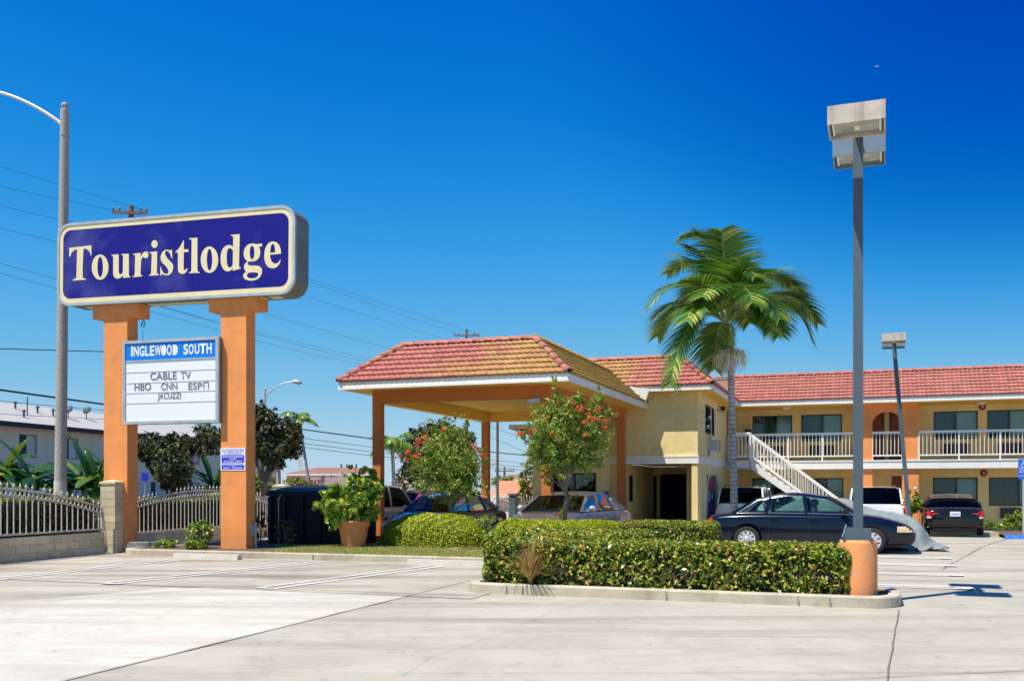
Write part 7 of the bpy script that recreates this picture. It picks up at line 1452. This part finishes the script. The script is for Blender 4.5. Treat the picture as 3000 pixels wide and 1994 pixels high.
def house(name, label, px0, px1, py_eave, py_ridge, py_base_D, wallm, roofm, hip=0.35, depth=8, chim=None, gable=False):
    D = py_base_D; a, b = wp(px0, py_eave, D), wp(px1, py_eave, D); zr = wp(px0, py_ridge, D).z; ze = a.z; c = (a + b) / 2; root = empty(name, (c.x, c.y, 0), 0, label, 'house', 'houses far behind the motel'); h = (b.x - a.x) / 2
    mb = MB(); mb.box(-h + .4, h - .4, 0, depth, 0, ze); mb.build('wall', wallm, root); mb = MB()
    if gable: mb.add([(-h, -.5, ze), (h, -.5, ze), (0, -.5, zr), (-h, depth, ze), (h, depth, ze), (0, depth, zr)], [(0, 1, 2), (3, 5, 4), (0, 2, 5, 3), (1, 4, 5, 2)])
    else: mb.add([(-h, -.5, ze), (h, -.5, ze), (h, depth, ze), (-h, depth, ze), (-h * (1 - hip) , depth / 2, zr), (h * (1 - hip), depth / 2, zr)], [(0, 1, 5, 4), (1, 2, 5), (2, 3, 4, 5), (3, 0, 4), (0, 3, 2, 1)])
    rf = mb.build('roof', roofm if not gable else roofm, root); mb = MB(); mb.box(-h - .02, h + .02, -.56, -.5, ze - 0.16, ze + 0.02); mb.build('fascia', M['trim'], root)
    if chim:
        for x in chim: mb = MB(); mb.box(x - .08, x + .08, depth / 2 - .1, depth / 2 + .1, zr - .2, zr + .35); mb.build('chimney', M['pole'], rf)
    return root
hs1 = house('house', 'pink hip-roofed house with brown roof behind the dumpster', 828, 1098, 1388, 1366, 100, M['pink'], M['brownroof'], hip=0.6, chim=(0.6, 1.2, 2.2))
house('house', 'pink gabled house left of the round dark tree', 1120, 1230, 1440, 1402, 72, M['pink'], M['pink'], gable=True)
house('house', 'low house with orange tiled roof beyond the far gate', 1440, 1575, 1450, 1406, 66, M['pink'], M['orangeroof'], hip=0.3)
house('house', 'distant brown-roofed house above the orange roof', 1478, 1560, 1403, 1388, 120, M['greyhouse'], M['brownroof'], hip=0.4)
z_ = wp(905, 1421, 60); nb0 = empty('address_panel', (z_.x, z_.y, 0), 0, 'pink wall panel with the number 3670 in front of the pink house', 'sign'); mb = MB(); mb.box(-0.1, 3.4, 0, 0.1, 0, 2.25); mb.build('panel', M['pink'], nb0)
text('3670', 0.1, 1.72, 0.80, 0.36, mat('number_red', (0.28, 0.03, 0.05), 0.6), nb0, y=-0.01, bold=0.02)
# low house wall and blue notice behind the sign trees
z_ = wp(425, 1400, 47); n2 = empty('blue_notice', (z_.x, z_.y, 0), 0.2, 'small blue notice on a post under the dark tree', 'sign'); mb = MB(); mb.box(-0.15, 0.15, -0.02, 0.0, 1.9, 2.3); mb.build('notice_plate', M['nblue'], n2); mb = MB(); mb.tube([(0, 0.03, 0), (0, 0.03, 2.3)], 0.03, 6); mb.build('post', M['galvp'], n2)
# ================================================================== UTILITY POLES AND CABLES
def upole(label, px, py_top, D, arms, rot=0.0, r=0.14, trans=False):
    b = wp(px, 1430, D); ztp = wp(px, py_top, D).z; root = empty('utility_pole', (b.x, b.y, 0), rot, label, 'utility pole', 'wooden utility poles'); mb = MB(); mb.tube([(0, 0, 0), (0, 0, ztp)], [r * 1.2, r * 0.8], 10); mb.build('pole', M['wood'], root)
    for (dz, hl_) in arms:
        mb = MB(); mb.box(-hl_, hl_, -0.07 - r, 0.05 - r, ztp - dz - 0.07, ztp - dz + 0.07); a = mb.build('crossarm', M['wood'], root)
        for k in (-0.95, -0.6, 0.6, 0.95): mb = MB(); x = k * hl_; mb.lathe([(0.02, ztp - dz + 0.07), (0.05, ztp - dz + 0.12), (0.07, ztp - dz + 0.18), (0.04, ztp - dz + 0.28), (0.001, ztp - dz + 0.3)], 8, (x, -r, 0)); mb.build('insulator', M['grille'], a)
    if trans: mb = MB(); mb.lathe([(0.001, ztp - 1.9), (0.25, ztp - 1.9), (0.25, ztp - 1.1), (0.001, ztp - 1.1)], 14, (-0.4, 0, 0)); mb.build('transformer', M['galv'], root)
    return root, Vector((b.x, b.y, ztp))
_, tA = upole('utility pole with white-ended crossarm rising behind the motel sign', 384, 604, 52, [(0.40, 0.9)], 0.1, 0.19)
_, tB = upole('utility pole whose crossarm shows above the canopy ridge', 1367, 965, 100, [(0.65, 1.3)], 0.0, 0.16)
_, tC = upole('thin dark utility pole above the pink house, left of the leaning palm', 818, 1335, 110, [(0.6, 0.6)], 0.3, 0.18, True)
_, tD = upole('small far utility pole between the canopy and the lobby', 1478, 1367, 120, [(0.5, 1.2), (1.8, 1.0)], 0.0, 0.16, True)
def cable(pa, pb_, sag, r=0.012, grp='overhead cables crossing the sky', label='thin dark overhead cable strung across the sky'):
    if pa.x < -20 and pa.y < 48: pa = pa + (pa - pb_) * 2.2; sag = 0.02
    n = 24; pts = [pa.lerp(pb_, i / n) - Vector((0, 0, sag * 4 * (i / n) * (1 - i / n))) for i in range(n + 1)]; mb = MB(); mb.tube(pts, r, 5, caps=False)
    return mb.build('overhead_cable', M['wire'], None, label=label, cat='cable', group=grp)
def W2(px, py, D): return wp(px, py, D)
ORD = ['first', 'second', 'third', 'fourth', 'fifth', 'sixth', 'seventh']
L1 = 'thin cable left of the sign running to the crossarm of the nearer utility pole'; G1_ = 'cables running to the nearer utility pole'
for (y0, x1, y1) in ((480, 430, 618), (545, 350, 620), (600, 380, 690), (665, 384, 760)): cable(W2(-60, y0 - 12, 46), W2(x1, y1, 52), 0.15, 0.010, G1_, ORD[(480, 545, 600, 665).index(y0)] + ' thin cable from the top at the left edge, left of the sign')
for (y0, y1) in ((765, 880), (795, 905)): cable(W2(-60, y0 - 12, 46), W2(388, y1, 52), 0.12, 0.010, G1_, ORD[4 + (765, 795).index(y0)] + ' thin cable from the top at the left edge, left of the sign')
L2 = 'thin cable descending from behind the sign to the pole above the canopy'; G2_ = 'cables descending toward the canopy'
for k, (xa, ya, xb, yb) in enumerate(((384, 622, 1330, 972), (420, 640, 1398, 975), (384, 690, 1367, 1010), (384, 800, 1367, 1075), (450, 892, 1200, 1085), (430, 885, 1180, 1068), (420, 905, 1100, 1075))): cable(W2(xa, ya, 52), W2(xb, yb, 98), 0.25, 0.011, G2_, ORD[k] + ' thin cable descending from behind the sign toward the canopy, counted from above')
cable(W2(-60, 1018, 40), W2(384, 1032, 50), 0.05, 0.022, None, 'thick dark cable left of the sign at the height of the marquee')
cable(W2(-60, 1132, 40), W2(400, 1197, 50), 0.05, 0.045, None, 'thickest black cable crossing above the grey apartment roof')
cable(W2(-60, 1168, 42), W2(400, 1210, 50), 0.05, 0.012, 'thin cables in front of the grey roof', 'upper thin dark cable crossing in front of the grey apartment roof')
cable(W2(-60, 1208, 42), W2(400, 1232, 50), 0.05, 0.012, 'thin cables in front of the grey roof', 'lower thin dark cable crossing in front of the grey apartment roof')
cable(W2(850, 1252, 62), W2(1850, 1352, 95), 0.35, 0.040, None, 'thick dark cable passing behind the canopy columns')
for k, (ya, yb) in enumerate(((1275, 1375), (1290, 1385), (1302, 1392))): cable(W2(830, ya, 64), W2(1850, yb, 95), 0.35, 0.018, 'thin cables passing behind the canopy columns', ORD[k] + ' thin cable below the thick one behind the canopy columns')
for k, (xa, ya, xb, yb) in enumerate(((1400, 1235, 1620, 1300), (1430, 1275, 1620, 1345), (1390, 975, 1500, 1050))): cable(W2(xa, ya, 80), W2(xb, yb, 95), 0.2, 0.018, 'cables sloping down right of the canopy ridge', ('upper thin cable sloping down left of the lobby under the canopy', 'lower thin cable sloping down left of the lobby under the canopy', 'short cable sloping down behind the canopy ridge')[k])
# hanging service hardware by the left pillar
z_ = wp(413, 985, 52); hw_ = empty('cable_drop', z_, 0, 'coil of cable and insulators hanging behind the left sign pillar', 'cable'); mb = MB(); mb.tube([(0.1, 0, 0.9), (0.2, 0, 0.75), (0.15, 0, 0.5), (0.0, 0, 0.55), (0.1, 0, 0.8)], 0.03, 6); mb.build('coil', M['wire'], hw_)
mb = MB(); mb.tube([(-0.4, 0, 1.0), (0.35, 0, 1.03)], 0.035, 6); mb.tube([(0.1, 0, 0.3), (0.1, 0, -0.25)], 0.015, 5); mb.build('bracket', M['wire'], hw_)
# a tiny airliner high in the sky
z_ = wp(2570, 195, 2500); pln = empty('airplane', z_, R(25), 'tiny white airplane high in the blue sky', 'airplane'); mb = MB(); mb.tube([(-7, 0, -1.2), (-4, 0, -.7), (4, 0, .9), (7, 0, 1.4)], [0.3, 0.9, 0.9, 0.3], 10); mb.build('fuselage', M['nwhite'], pln)
for s_ in (-1, 1): mb = MB(); mb.add([(0.8, s_ * .5, 0), (-0.8, s_ * .5, 0), (-2.2, s_ * 7, .3), (-1.4, s_ * 7, .3), (.8, s_ * .5, .3), (-.8, s_ * .5, .2), (-2.2, s_ * 7, .4), (-1.4, s_ * 7, .4)], [(0, 1, 2, 3), (7, 6, 5, 4), (0, 3, 7, 4), (1, 5, 6, 2), (2, 6, 7, 3)]); mb.build('wing', M['nwhite'], pln)
mb = MB(); mb.add([(-5, -.1, -.5), (-7, -.1, -1), (-7.4, -.1, 1.4), (-6.6, -.1, 1.4), (-5, .1, -.5), (-7, .1, -1), (-7.4, .1, 1.4), (-6.6, .1, 1.4)], [(0, 3, 2, 1), (4, 5, 6, 7), (0, 4, 7, 3), (1, 2, 6, 5)]); mb.build('tail_fin', M['nwhite'], pln)
